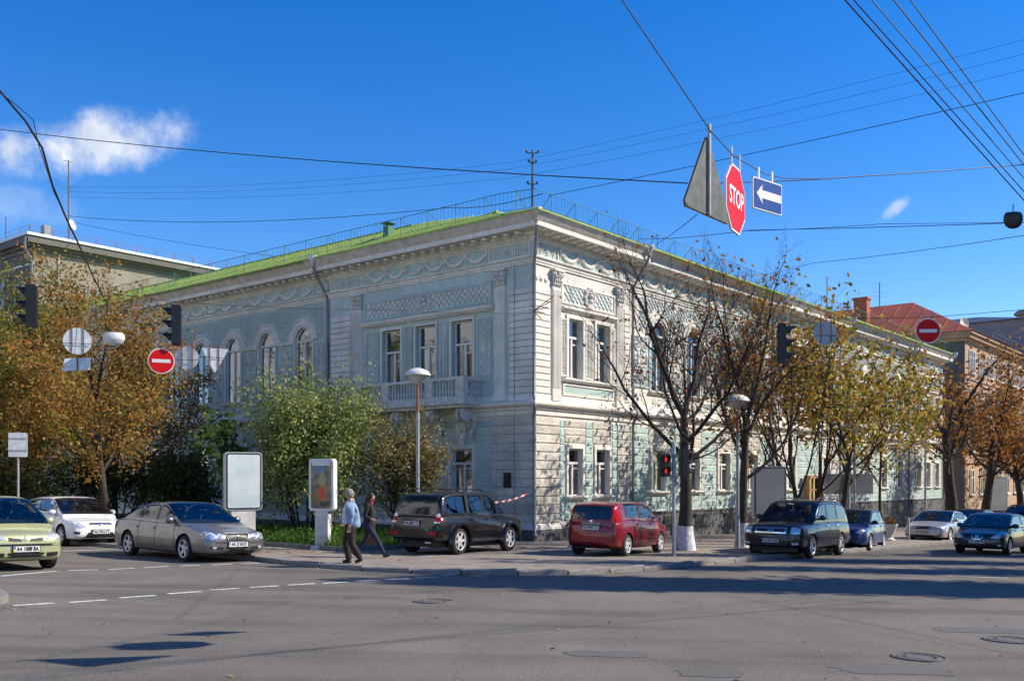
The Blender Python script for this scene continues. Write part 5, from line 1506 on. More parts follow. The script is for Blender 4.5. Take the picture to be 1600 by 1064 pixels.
    def cabin(s, final):
        b = MB(); a, c = s.gh[0][0], s.gh[-1][0]; xs = sorted(set([a + (c-a)*k/44 for k in range(45)] + [g[0] for g in s.gh] + [q for h in s.holes + s.sideholes for q in h])); rings = []
        xs = [x for i, x in enumerate(xs) if i == 0 or x - xs[i-1] > 1e-4]
        for x in xs:
            h = s.sect(x); rings.append([(x, y, z) for y, z in h] + [(x, -y, z) for y, z in reversed(h[:-1])])
        n = len(rings[0])
        fs = []
        for i in range(len(rings)-1):
            xm = (xs[i] + xs[i+1]) / 2
            sh = any(h[0] < xm < h[1] for h in s.sideholes); th = any(h[0] < xm < h[1] for h in s.holes)
            for k in range(n-1):
                kk = min(k, n - 2 - k)
                if final and ((sh and kk in (1, 2)) or (th and kk >= 4)): continue
                fs.append((i*n+k, i*n+k+1, (i+1)*n+k+1, (i+1)*n+k))
        b.add([p for r in rings for p in r], fs + [tuple(range(n)), tuple((len(rings)-1)*n+k for k in range(n))])
        if final: s.cab = b.build('roof', s.paint, s.root, 40, True)
        else: s.cbvh = BVHTree.FromPolygons(b.v, b.f)
    def finish(s):
        s.cabin(True)
        # what shows through the glass: seats, head rests, steering wheel, dashboard
        zt0 = s.zt(0.0); H = max(g[1] for g in s.gh) - zt0
        for x in (-.05, -.95):
            for sd in (-1, 1):
                b = MB(); y = sd * s.W * .42
                b.add([(x - .12, y - .22, zt0 - .1), (x + .02, y - .22, zt0 - .1), (x + .02, y + .22, zt0 - .1), (x - .12, y + .22, zt0 - .1), (x - .2, y - .2, zt0 + H*.42), (x - .1, y - .2, zt0 + H*.42), (x - .1, y + .2, zt0 + H*.42), (x - .2, y + .2, zt0 + H*.42)], [(4,5,6,7), (0,1,5,4), (1,2,6,5), (2,3,7,6), (3,0,4,7)])
                b.ball((x - .19, y, zt0 + H*.60), (.05, .13, .09), 10, 6); b.build('seat', M['seat'], s.root, 50)
        wx = s.gh[-1][0] - .62; b = MB(); pts = [(wx + .07*math.cos(2*math.pi*k/16), .36*s.W/.88 + .18*math.sin(2*math.pi*k/16), zt0 + .10 + .15*math.cos(2*math.pi*k/16)) for k in range(17)]
        b.tube(pts, .016, 5, False); b.build('steering_wheel', M['black'], s.root, 60)
        MB().ball((s.gh[-1][0] - .62, 0, s.zt(s.gh[-1][0] - .62) + .0), (.3, s.W*.8, .07), 14, 6).build('dashboard', M['seat'], s.root, 60)
    def screen(s, xa, xb, name, q0=.14, m='tint', zlo=.05):
        """wind screen or rear window between two stations of the cabin"""
        b = MB(); N = 8; rows_ = []
        for k in range(N + 1):
            x = xa + (xb - xa) * k / N; zb = s.zt(x) - .03; rz = s.rz(x); ze = zb + (rz - zb)*.84; we = s.wside(x, ze)
            r = []
            for q in (q0, .3, .5, .75, 1.0):
                r.append((we * (1 - q**2.3), ze + (rz - ze) * (1 - (1-q)**2.3)))
            dx = .014 * (1 if xb < xa or xa > 0 else -1)
            dx = .014 if xa > 0 else -.014
            rows_.append([(x + dx, y, z + .012) for y, z in r] + [(x + dx, -y, z + .012) for y, z in reversed(r[:-1])])
        n = len(rows_[0]); b.add([p for r in rows_ for p in r], [(i*n+k, i*n+k+1, (i+1)*n+k+1, (i+1)*n+k) for i in range(N) for k in range(n-1)])
        s.holes.append((min(xa, xb) + .01, max(xa, xb) - .01))
        return b.build(name, M['carglass'], s.root, 60, True)
    def panes(s, cuts, slope0=.0, slope1=.0, lift=.045, drop=.035):
        """side windows between pillar positions; each pane its own part, both sides"""
        s.sideholes += [(a + .005, c - .005) for a, c in cuts]
        for (a0, c0), (a1, c1) in zip(cuts[:-1], cuts[1:]):      # blacked-out pillars between the panes
            for sd in (-1, 1):
                q = []
                for x in (c0 - .01, a1 + .01):
                    zz = s.zt(x) - .03; z0, z1 = s.zt(x) + lift - .005, zz + (s.rz(x) - zz)*.86 - drop + .005
                    q += [(x, sd*(s.wside(x, z0) + .012), z0), (x, sd*(s.wside(x, z1) + .012), z1)]
                MB().add(q, [(0, 2, 3, 1)]).build('pillar', M['black'], s.root)
        for sd in (-1, 1):
            for xa, xb in cuts:
                n = 8; top, bot = [], []
                for k in range(n + 1):
                    x = xa + (xb - xa) * k / n
                    z0 = s.zt(x) + lift; zz = s.zt(x) - .03; z1 = zz + (s.rz(x) - zz) * .86 - drop
                    if z1 < z0: z1 = z0
                    top.append((x, sd * (s.wside(x, z1) + .009), z1)); bot.append((x, sd * (s.wside(x, z0) + .009), z0))
                b = MB(); b.add(bot + top, [(k, k+1, n+1+k+1, n+1+k) if sd < 0 else (n+1+k, n+1+k+1, k+1, k) for k in range(n)])
                b.build('side_window', M['carglass'], s.root)
    def hit(s, view, u, v):
        if view == 'front': o_, d = Vector((5, u, v)), Vector((-1, 0, 0))
        elif view == 'rear': o_, d = Vector((-5, u, v)), Vector((1, 0, 0))
        else: o_, d = Vector((u, 5 if view == 'left' else -5, v)), Vector((0, -1 if view == 'left' else 1, 0))
        c = [h for h in (s.bvh.ray_cast(o_, d), s.cbvh.ray_cast(o_, d)) if h[0] is not None]
        if not c: return None, d
        return min(c, key=lambda h: h[3])[0], d
    def decal(s, view, poly, m, name, thick=.012, rings=3, parent=None):
        P = []
        for a, b_ in zip(poly, poly[1:] + poly[:1]):
            n = max(1, int(math.dist(a, b_) / .07))
            P += [(a[0] + (b_[0]-a[0])*k/n, a[1] + (b_[1]-a[1])*k/n) for k in range(n)]
        cx = sum(p[0] for p in P)/len(P); cy = sum(p[1] for p in P)/len(P); n = len(P)
        vs_, last = [], None
        for r in range(rings, 0, -1):
            for p in P:
                u, v = cx + (p[0]-cx)*r/rings, cy + (p[1]-cy)*r/rings; h, d = s.hit(view, u, v)
                vs_.append([h, u, v])
        h, d = s.hit(view, cx, cy); vs_.append([h, cx, cy])
        ok = [q[0] for q in vs_ if q[0] is not None]
        if not ok: return None
        ax = 0 if view in ('front', 'rear') else 1
        far_ = min(ok, key=lambda q: q[ax] * (1 if (view in ('front', 'left')) else -1))[ax]
        out = []
        for q in vs_:
            if q[0] is None: h = Vector((far_, q[1], q[2])) if ax == 0 else Vector((q[1], far_, q[2]))
            else: h = q[0]
            out.append(h - d * thick)
        skirt = [o - (-d) * (thick + .03) for o in out[:n]]
        fs = []
        for r in range(rings - 1): fs += [(r*n+k, r*n+(k+1) % n, (r+1)*n+(k+1) % n, (r+1)*n+k) for k in range(n)]
        fs += [((rings-1)*n+k, (rings-1)*n+(k+1) % n, len(out)-1) for k in range(n)]
        b0 = len(out); fs += [(k, (k+1) % n, b0+(k+1) % n, b0+k) for k in range(n)]
        return MB().add(out + skirt, fs).build(name, M[m] if isinstance(m, str) else m, parent or s.root, 30)
    def ell(s, view, c, ru, rv, m, name, n=18, **k): return s.decal(view, [(c[0] + ru*math.cos(2*math.pi*i/n), c[1] + rv*math.sin(2*math.pi*i/n)) for i in range(n)], m, name, **k)
    def both(s, view, poly, m, name, **k):
        s.decal(view, poly, m, name, **k); s.decal(view, [(-u, v) for u, v in poly][::-1], m, name, **k)
    def sides(s, poly, m, name, **k):
        s.decal('left', poly, m, name, **k); s.decal('right', poly, m, name, **k)
    def wheels(s, wh, spokes):
        x_, r, z_ = wh[0]
        ty = MB().lathe([(r*.66, -.10), (r*.9, -.105), (r*.975, -.09), (r, -.06), (r, .06), (r*.975, .09), (r*.9, .105), (r*.66, .10), (r*.64, .06), (r*.64, -.06), (r*.66, -.10)], 28, axis='y', caps=False).mesh('wheel', M['rubber'], 40)
        rb = MB(); rb.lathe([(0, .02), (r*.64, .02), (r*.66, .09)], 28, axis='y', caps=False)
        dk = MB()
        rb2 = MB()
        for k in range(spokes):
            a = 2*math.pi*k/spokes
            ca, sa = math.cos(a), math.sin(a); w0, w1 = r*.13, r*.085
            q = lambda rad, w, y: (rad*ca - w*sa, y, rad*sa + w*ca)
            rb2.add([q(r*.08, -w0, .085), q(r*.08, w0, .085), q(r*.67, w1, .095), q(r*.67, -w1, .095), q(r*.08, -w0, .05), q(r*.08, w0, .05), q(r*.67, w1, .06), q(r*.67, -w1, .06)], [(0,1,2,3), (0,3,7,4), (1,2,6,5), (2,3,7,6), (4,5,6,7)])
        rb2.lathe([(0, .10), (r*.13, .098), (r*.17, .08)], 14, axis='y', caps=False)
        rb2.lathe([(r*.60, .09), (r*.64, .105), (r*.69, .107), (r*.70, .09)], 28, axis='y', caps=False)
        disc = rb.mesh('rim_well', M['black'], 40); rim = rb2.mesh('rim', M['alloy'], 30)
        for x, rr, z in wh[:2]:
            for sd in (-1, 1):
                o = bpy.data.objects.new('wheel', ty); o.location = (x, sd * (s.W - .125), z); o.rotation_euler = (0, random.uniform(0, 1), 0 if sd > 0 else math.pi)
                link(o, s.root)
                link(bpy.data.objects.new('rim_well', disc), o); link(bpy.data.objects.new('rim', rim), o)
    def plate(s, view, z, txt, w=.52, y=0.0, holder=True):
        h, d = s.hit(view, y, z)
        if h is None: return
        sg = 1 if view == 'front' else -1
        o = empty('license_plate', (h.x + sg*.012, y, z)); o.parent = s.root
        if holder: MB().box((-.004 if sg > 0 else -.02, -w/2 - .015, -.072), (.02 if sg > 0 else .004, w/2 + .015, .072)).build('holder', M['black'], o)
        MB().box((.02 if sg > 0 else -.026, -w/2, -.057), (.026 if sg > 0 else -.02, w/2, .057)).build('plate', M['plate'], o)
        e = sg * .0265
        yl = w/2 - .025 if sg < 0 else -(w/2 - .025)
        yl = (w/2 - .025) * (-1 if sg > 0 else 1)
        MB().box((min(e, e + sg*.002), yl - .02, 0), (max(e, e + sg*.002), yl + .02, .05)).build('flag_stripe', M['plateblue'], o)
        MB().box((min(e, e + sg*.002), yl - .02, -.05), (max(e, e + sg*.002), yl + .02, -.001)).build('flag_stripe', M['plateyellow'], o)
        Mx = Matrix.Translation((sg * .03, (.02 if sg > 0 else -.02), 0)) @ Matrix.Rotation(R(90) * sg, 4, 'Z') @ Matrix.Rotation(R(90), 4, 'X')
        text_mesh(txt, .115, M['ink'], o, 'lettering', Mx, .003, .74)
    def mirrors(s, x, z, m=None, out=.10):
        for sd in (-1, 1):
            b = MB(); y = sd * (s.wb(x) + out); b.ball((x, y, z), (.085, .115, .085), 12, 8); b.tube([(x + .02, sd*(s.wb(x) - .05), z - .05), (x, y, z - .03)], .03, 6)
            b.build('mirror', m or s.paint, s.root, 60)
            MB().box((x - .085, y - .085, z - .06), (x - .075, y + .085, z + .06)).build('mirror_glass', M['chrome'], s.root)
    def doors(s, seams, handles, zh, m='paint'):
        for x in seams:
            z0, z1 = s.zb(x) + .12, s.zt(x) - .02
            s.sides([(x - .010, z0), (x + .010, z0), (x + .010, z1), (x - .010, z1)], 'black', 'door_seam', thick=.003)
        for x in handles: s.sides([(x - .1, zh - .018), (x + .1, zh - .018), (x + .1, zh + .018), (x - .1, zh + .018)], s.paint if m == 'paint' else m, 'door_handle', thick=.035)
    def trim(s, z0, z1, x0, x1, m='black', name='side_trim', th=.015): s.sides([(x0, z0), (x1, z0), (x1, z1), (x0, z1)], m, name, thick=th)
    def sill(s, x0, x1): s.sides([(x0, s.zb(0) + .03), (x1, s.zb(0) + .03), (x1, s.zb(0) + .085), (x0, s.zb(0) + .085)], 'black', 'sill', thick=.006)
    def seats(s): pass
def stns(L, zs, zn, zh, xc, zc, zbk, zt_, xt, hood=.45):
    f = L/2
    return [(-f, .70, .40, zt_ - .26), (-f + .05, .84, .32, zt_ - .10), (-f + .14, .92, .27, zt_ - .03), (-f + .32, .965, .23, zt_), (xt, .985, zs, zt_ + (zbk - zt_)*.6), (xt + .55, 1.0, zs, zbk), (0, 1.0, zs, (zbk + zc)/2 - .005), (xc, .995, zs, zc),
            (f - .75, .975, zs, zh + (zc - zh)*hood), (f - .36, .95, .21, zh + .01), (f - .18, .915, .22, zh - .015), (f - .08, .85, .25, zh - .05), (f - .025, .75, .29, zh - .11), (f, .62, .33, zh - .20)]
HEADL = (-DL.x, -DL.y)                     # towards the crossing along the side street
HEADR = (DR.x, DR.y)
NEGR = (-DR.x, -DR.y)
def rot2(h, deg): a = R(deg); return (h[0]*math.cos(a) - h[1]*math.sin(a), h[0]*math.sin(a) + h[1]*math.cos(a))
# --- pale green small car, left edge
g = Car('parked_car', 'pale lime-green small car cut off by the left edge', 'car', (-11.5, 21.6), rot2(HEADL, -4), (.47, .49, .27), stns(3.9, .2, .62, .80, 1.0, .97, 1.02, .98, -1.5, .55), 1.7,
        [(-1.9, .99), (-1.75, 1.3), (-1.5, 1.46), (-.8, 1.54), (0, 1.55), (.3, 1.5), (.75, 1.26), (1.33, .92)], [(1.22, .30, .30), (-1.25, .30, .30)])
g.screen(1.24, .28, 'windshield'); g.panes([(-1.55, -.78), (-.7, .12), (.2, .75)]); g.screen(-1.84, -1.55, 'rear_window')
g.both('front', [(.40, .66), (.72, .70), (.78, .83), (.62, .84), (.44, .74)], 'lamp', 'headlight'); g.both('front', [(.08, .63), (.34, .64), (.34, .71), (.10, .68)], 'black', 'grille')
g.decal('front', [(-.36, .29), (.36, .29), (.36, .39), (-.36, .39)], 'black', 'air_intake'); g.both('front', [(.42, .30), (.66, .32), (.66, .40), (.42, .39)], 'black', 'air_intake'); g.decal('front', [(-.72, .535), (.72, .535), (.72, .575), (-.72, .575)], 'black', 'bumper_trim')
g.decal('front', [(-.07, .66), (.07, .66), (0, .77)], g.paint, 'badge', thick=.02)
g.plate('front', .47, 'AA 1088 BA'); g.mirrors(.85, 1.02); g.doors((-.75, .9), (-.95, .0), .84)
# --- white hatchback
w = Car('parked_car', 'white hatchback parked behind the grey saloon', 'car', (-13.9, 30.9), rot2(HEADL, -5), (.80, .80, .80), stns(4.25, .19, .58, .76, .95, .95, 1.0, .96, -1.6), 1.775,
        [(-2.05, .98), (-1.85, 1.22), (-1.5, 1.4), (-.8, 1.47), (-.1, 1.48), (.3, 1.43), (.75, 1.2), (1.3, .90)], [(1.3, .315, .315), (-1.35, .315, .315)], metal=.0)
w.screen(1.2, .26, 'windshield'); w.panes([(-1.6, -.62), (-.54, .78)]); w.screen(-1.98, -1.55, 'rear_window')
w.both('front', [(.42, .60), (.62, .56), (.84, .70), (.82, .80), (.66, .76)], 'lamp', 'headlight'); w.decal('front', [(-.36, .66), (.36, .66), (.30, .72), (-.30, .72)], 'black', 'grille'); w.decal('front', [(-.34, .69), (.34, .69), (.28, .705), (-.28, .705)], 'chrome', 'grille_bar', thick=.02)
w.decal('front', [(-.5, .27), (.5, .27), (.36, .43), (-.36, .43)], 'black', 'air_intake'); w.both('front', [(.62, .38), (.76, .40), (.76, .46), (.60, .45)], 'black', 'fog_lamp'); w.decal('front', [(-.72, .215), (.72, .215), (.72, .245), (-.72, .245)], 'black', 'bumper_lip')
w.ell('front', (0, .69), .06, .04, 'chrome', 'badge', thick=.025)
w.plate('front', .45, 'AA 5916 CT'); w.mirrors(.78, 1.0); w.doors((-.58, .82), (-.72, .55), .82)
# --- grey saloon
e = Car('parked_car', 'grey four-door saloon with twin oval headlights at the corner kerb', 'car', (-8.5, 25.5), rot2(HEADL, -3), (.21, .205, .21), stns(4.85, .19, .60, .75, 1.05, .93, .98, .96, -1.95, .5), 1.82,
        [(-1.75, .96), (-1.45, 1.13), (-1.0, 1.34), (-.5, 1.43), (0, 1.45), (.3, 1.42), (.75, 1.19), (1.35, .88)], [(1.43, .32, .32), (-1.42, .32, .32)], metal=.6, spokes=5)
e.screen(1.24, .28, 'windshield'); e.panes([(-1.18, -.86), (-.82, .0), (.08, .82)]); e.screen(-1.66, -1.0, 'rear_window')
for sd in (-1, 1):
    e.ell('front', (sd*.70, .66), .125, .09, 'lamp', 'headlight'); e.ell('front', (sd*.47, .64), .085, .075, 'lamp', 'headlight')
    e.ell('front', (sd*.70, .66), .06, .05, 'bulb', 'headlight_bulb', thick=.03); e.ell('front', (sd*.47, .64), .05, .045, 'bulb', 'headlight_bulb', thick=.03)
    e.decal('left' if sd > 0 else 'right', [(-2.38, .72), (-2.2, .70), (-2.2, .86), (-2.36, .88)], 'taillamp', 'tail_light')
    e.decal('front', [(sd*.38, .33), (sd*.72, .35), (sd*.72, .40), (sd*.38, .39)], 'black', 'air_intake'); e.ell('front', (sd*.62, .375), .05, .028, 'lamp', 'fog_lamp', thick=.02)
e.decal('front', [(-.27, .56), (.27, .56), (.33, .735), (-.33, .735)], 'black', 'grille', thick=.016); e.decal('front', [(-.33, .715), (.33, .715), (.335, .74), (-.335, .74)], 'steel', 'grille_frame', thick=.03); e.both('front', [(.255, .56), (.275, .56), (.335, .735), (.31, .735)], 'steel', 'grille_frame', thick=.03); e.decal('front', [(-.006, .575), (.006, .575), (.006, .715), (-.006, .715)], 'chrome', 'grille_bar', thick=.034)
e.decal('front', [(-.34, .25), (.34, .25), (.34, .37), (-.34, .37)], 'black', 'air_intake'); e.plate('front', .45, 'AA 2118 ET'); e.mirrors(.85, 1.0); e.doors((-.85, .03, .98), (-.98, -.08), .79, 'paint')
e.trim(.545, .575, -1.0, 1.0, e.paint, th=.012); e.both('front', [(.3, .50), (.85, .52), (.85, .55), (.3, .53)], e.paint, 'bumper_strip', thick=.02)
# --- black off-roader seen from behind
p_ = Car('parked_car', 'black off-roader parked on the pavement, seen from behind, with silver wheels', 'car', (-1.5, 28.6), rot2(HEADR, 9), (.006, .006, .007), [(-2.3, .84, .52, .82), (-2.26, .93, .44, 1.0), (-2.15, .965, .38, 1.06), (-1.7, .985, .36, 1.1), (-1.0, 1, .34, 1.12), (0, 1, .34, 1.11), (.7, 1, .34, 1.10), (1.05, .99, .34, 1.08), (1.6, .97, .36, 1.04), (2.0, .94, .38, .99), (2.18, .88, .42, .92), (2.27, .76, .46, .84), (2.31, .62, .5, .76)], 1.78,
         [(-2.2, 1.06), (-2.12, 1.35), (-1.98, 1.62), (-1.6, 1.72), (-.6, 1.75), (0, 1.74), (.3, 1.68), (.65, 1.42), (1.1, 1.06)], [(1.38, .375, .375), (-1.34, .375, .375)], .1, metal=.1, tumble=.22, spokes=6)
p_.screen(1.02, .3, 'windshield'); p_.panes([(-1.9, -.98), (-.86, -.12), (-.02, .62)]); p_.decal('rear', [(-.66, 1.1), (.66, 1.1), (.58, 1.56), (-.58, 1.56)], 'tint', 'rear_window', thick=.012)
for sd in (-1, 1):
    p_.decal('rear', [(sd*.62, .92), (sd*.80, .92), (sd*.78, 1.04), (sd*.64, 1.04)], 'taillamp', 'tail_light', thick=.02); p_.decal('rear', [(sd*.64, 1.04), (sd*.78, 1.04), (sd*.74, 1.14), (sd*.66, 1.12)], 'lamp', 'tail_light', thick=.02); p_.decal('rear', [(sd*.64, .87), (sd*.79, .87), (sd*.79, .92), (sd*.64, .92)], 'lamp', 'tail_light', thick=.02)
    p_.decal('left' if sd > 0 else 'right', [(-2.27, .92), (-2.12, .92), (-2.12, 1.06), (-2.24, 1.06)], 'taillamp', 'tail_light', thick=.012)
    MB().box((-2.40, min(sd*.5, sd*.78), .55), (-2.36, max(sd*.5, sd*.78), .63)).build('reflector', M['taillamp'], p_.root)
    for x in (1.38, -1.34):              # flared wheel arches
        f_ = MB(); N = 14; vs_ = []
        for k in range(N + 1):
            a = R(-8) + R(196) * k / N
            for r, y in ((.43, .02), (.43, .075), (.50, .075), (.53, .0)): vs_.append((x + r*math.cos(a), sd*(p_.W - .02 + y), .375 + r*math.sin(a)))
        f_.add(vs_, [(k*4+i, k*4+i+1, (k+1)*4+i+1, (k+1)*4+i) for k in range(N) for i in range(3)]); f_.build('wheel_arch', p_.paint, p_.root, 50)
    MB().tube([(-1.9, sd*.62, 1.73), (-1.8, sd*.62, 1.80), (.0, sd*.62, 1.82), (.15, sd*.62, 1.75)], .02, 6).build('roof_rail', M['black'], p_.root, 60)
    st_ = MB(); st_.box((-.85, min(sd*.72, sd*.94), .36), (.85, max(sd*.72, sd*.94), .40)); st_.build('running_board', M['chrome' if sd < 0 else 'black'], p_.root)
    p_.decal('left' if sd > 0 else 'right', [(2.08, .78), (2.22, .78), (2.2, .92), (2.05, .92)], 'amber', 'headlight', thick=.015)
bp = MB(); bp.box((-2.38, -.86, .48), (-2.2, .86, .70)); bp.build('bumper', p_.paint, p_.root)
MB().tube([(-2.3, -.5, .36), (-2.48, -.5, .36)], .035, 8).build('exhaust', M['chrome'], p_.root)
p_.plate('rear', .86, 'AA 2601 CT', y=.1); p_.mirrors(.62, 1.2, out=.12); p_.doors((-.92, -.07, .9), (-.78, .08), .98); p_.trim(.66, .70, -.8, .95)
MB().box((-2.25, -.6, 1.64), (-2.05, .6, 1.67)).build('spoiler', p_.paint, p_.root)
# --- red small car seen from behind
r_ = Car('parked_car', 'dark red small family car on the pavement beside the tree', 'car', (3.2, 29.2), rot2(HEADR, 10), (.23, .008, .014), stns(4.1, .21, .66, .86, 1.05, 1.0, 1.06, 1.02, -1.5, .55), 1.69,
         [(-2.02, 1.0), (-1.95, 1.25), (-1.82, 1.45), (-1.4, 1.53), (-.6, 1.55), (0, 1.54), (.35, 1.47), (.85, 1.22), (1.35, .95)], [(1.3, .31, .31), (-1.3, .31, .31)], .1, metal=.3, tumble=.24, spokes=6)
r_.screen(1.28, .36, 'windshield'); r_.panes([(-1.35, -.42), (-.32, .62)]); r_.decal('rear', [(-.60, 1.03), (.60, 1.03), (.54, 1.41), (-.54, 1.41)], 'tint', 'rear_window', thick=.012)
for sd in (-1, 1):
    r_.decal('rear', [(sd*.60, .98), (sd*.735, .98), (sd*.65, 1.44), (sd*.565, 1.44)], 'taillamp', 'tail_light', thick=.02); r_.decal('left' if sd > 0 else 'right', [(-1.93, .98), (-1.70, .98), (-1.76, 1.3), (-1.84, 1.40)], 'taillamp', 'tail_light', thick=.012)
    r_.decal('rear', [(sd*.42, .52), (sd*.52, .52), (sd*.52, .58), (sd*.42, .58)], 'taillamp', 'reflector', thick=.012)
r_.decal('rear', [(-.30, .885), (.30, .885), (.28, .945), (-.28, .945)], 'zinc', 'boot_handle', thick=.035); r_.ell('rear', (0, .985), .045, .04, 'chrome', 'badge', thick=.02); r_.plate('rear', .80, 'AI 0294 CO')
r_.mirrors(.8, 1.08); r_.doors((-.38, .72), (-.55, .5), .90); r_.decal('rear', [(-.7, .26), (.7, .26), (.7, .31), (-.7, .31)], 'black', 'bumper_lip'); r_.trim(.36, .375, -1.0, 1.0, 'black', 'sill_line', .004)
# --- dark off-roader facing the crossing
q_ = Car('parked_car', 'dark blue boxy off-roader with bright grille parked at the right kerb', 'car', (9.25, 31.6), rot2(NEGR, 3), (.012, .016, .028), [(-2.38, .84, .5, .85), (-2.33, .93, .42, 1.02), (-2.2, .965, .36, 1.1), (-1.7, .985, .32, 1.13), (-1.0, 1, .3, 1.14), (0, 1, .3, 1.13), (.7, 1, .3, 1.11), (1.1, .995, .3, 1.09), (1.7, .98, .32, 1.06), (2.1, .955, .33, 1.03), (2.25, .92, .34, .98), (2.34, .84, .36, .88), (2.38, .72, .40, .78)], 1.96,
         [(-2.3, 1.08), (-2.2, 1.38), (-2.05, 1.64), (-1.6, 1.76), (-.6, 1.80), (0, 1.79), (.35, 1.73), (.75, 1.44), (1.2, 1.06)], [(1.4, .36, .36), (-1.35, .36, .36)], metal=.3, tumble=.2, spokes=5)
q_.screen(1.13, .36, 'windshield'); q_.panes([(-2.0, -1.08), (-.98, -.14), (-.05, .72)]); q_.screen(-2.24, -2.06, 'rear_window')
q_.decal('front', [(-.56, .72), (.56, .72), (.56, .96), (-.56, .96)], 'black', 'grille', thick=.02)
for z in (.90, .76): q_.decal('front', [(-.46, z), (.46, z), (.46, z + .05), (-.46, z + .05)], 'chrome', 'grille_bar', thick=.035)
for sd in (-1, 1):
    q_.decal('front', [(sd*.44, .76), (sd*.50, .76), (sd*.50, .95), (sd*.44, .95)], 'chrome', 'grille_bar', thick=.033)
    q_.decal('front', [(sd*.62, .74), (sd*.88, .76), (sd*.88, .96), (sd*.62, .96)], 'lamp', 'headlight', thick=.02); q_.ell('front', (sd*.74, .85), .07, .07, 'bulb', 'headlight_bulb', thick=.035)
    q_.decal('front', [(sd*.66, .42), (sd*.84, .43), (sd*.84, .49), (sd*.66, .48)], 'lamp', 'fog_lamp', thick=.015)
    q_.decal('left' if sd > 0 else 'right', [(1.95, .86), (2.08, .86), (2.08, .91), (1.95, .91)], 'amber', 'side_lamp')
    MB().tube([(-1.9, sd*.66, 1.76), (-1.8, sd*.66, 1.83), (.1, sd*.66, 1.85), (.25, sd*.66, 1.78)], .02, 6).build('roof_rail', M['black'], q_.root, 60)
q_.decal('front', [(-.09, .82), (-.05, .82), (-.05, .89), (-.09, .89)], 'chrome', 'badge', thick=.045); q_.decal('front', [(.05, .82), (.09, .82), (.09, .89), (.05, .89)], 'chrome', 'badge', thick=.045); q_.decal('front', [(-.05, .845), (.05, .845), (.05, .865), (-.05, .865)], 'chrome', 'badge', thick=.045)
q_.decal('front', [(-.8, .60), (.8, .60), (.8, .64), (-.8, .64)], 'black', 'bumper_trim'); q_.decal('front', [(-.5, .38), (.5, .38), (.5, .48), (-.5, .48)], 'black', 'air_intake')
q_.plate('front', .545, 'AA 0673 ME'); q_.mirrors(.78, 1.24, out=.13); q_.doors((-1.03, -.1, 1.0), (-.9, .05), 1.0, 'chrome'); q_.trim(.64, .68, -.95, .95)
# --- blue hatchback
h_ = Car('parked_car', 'bright blue hatchback parked behind the dark off-roader', 'car', (12.95, 36.9), rot2(NEGR, 8), (.018, .05, .20), stns(4.0, .2, .6, .82, .98, .97, 1.02, .98, -1.5), 1.66,
         [(-1.92, 1.0), (-1.78, 1.25), (-1.5, 1.43), (-.8, 1.49), (-.1, 1.5), (.3, 1.45), (.75, 1.22), (1.3, .92)], [(1.22, .30, .30), (-1.24, .30, .30)], spokes=6)
h_.screen(1.2, .26, 'windshield'); h_.panes([(-1.5, -.58), (-.5, .76)]); h_.screen(-1.86, -1.55, 'rear_window'); h_.both('front', [(.42, .66), (.62, .62), (.80, .72), (.80, .84), (.60, .80)], 'lamp', 'headlight'); h_.decal('front', [(-.36, .62), (.36, .62), (.34, .72), (-.34, .72)], 'black', 'grille'); h_.decal('front', [(-.5, .28), (.5, .28), (.5, .40), (-.5, .40)], 'black', 'air_intake')
h_.plate('front', .48, 'AA 4471 KB'); h_.mirrors(.8, 1.02, M['black']); h_.doors((-.54, .82), (-.7, .5), .86)
# --- silver saloon
s_ = Car('parked_car', 'silver saloon standing half on the pavement by the planter', 'car', (20.1, 46.0), rot2(NEGR, 0), (.50, .50, .52), stns(5.0, .19, .6, .75, 1.1, .94, 1.0, .97, -1.95, .5), 1.86,
         [(-1.75, .97), (-1.45, 1.13), (-1.0, 1.34), (-.5, 1.42), (0, 1.44), (.3, 1.41), (.75, 1.2), (1.4, .88)], [(1.5, .33, .33), (-1.5, .33, .33)], metal=.6, spokes=8)
s_.screen(1.28, .28, 'windshield'); s_.panes([(-1.15, -.82), (-.76, .02), (.1, .86)]); s_.both('front', [(.42, .62), (.62, .58), (.86, .66), (.84, .76), (.58, .74)], 'lamp', 'headlight'); s_.decal('front', [(-.36, .58), (.36, .58), (.33, .73), (-.33, .73)], 'chrome', 'grille_frame', thick=.015); s_.decal('front', [(-.33, .595), (.33, .595), (.30, .715), (-.30, .715)], 'black', 'grille', thick=.022)
s_.decal('front', [(-.5, .25), (.5, .25), (.5, .33), (-.5, .33)], 'black', 'air_intake'); s_.both('front', [(.58, .28), (.78, .30), (.78, .36), (.58, .34)], 'black', 'air_intake'); s_.plate('front', .45, 'AA 7010 IA'); s_.mirrors(.88, 1.0); s_.doors((-.8, .06, 1.0), (-.95, -.08), .82)
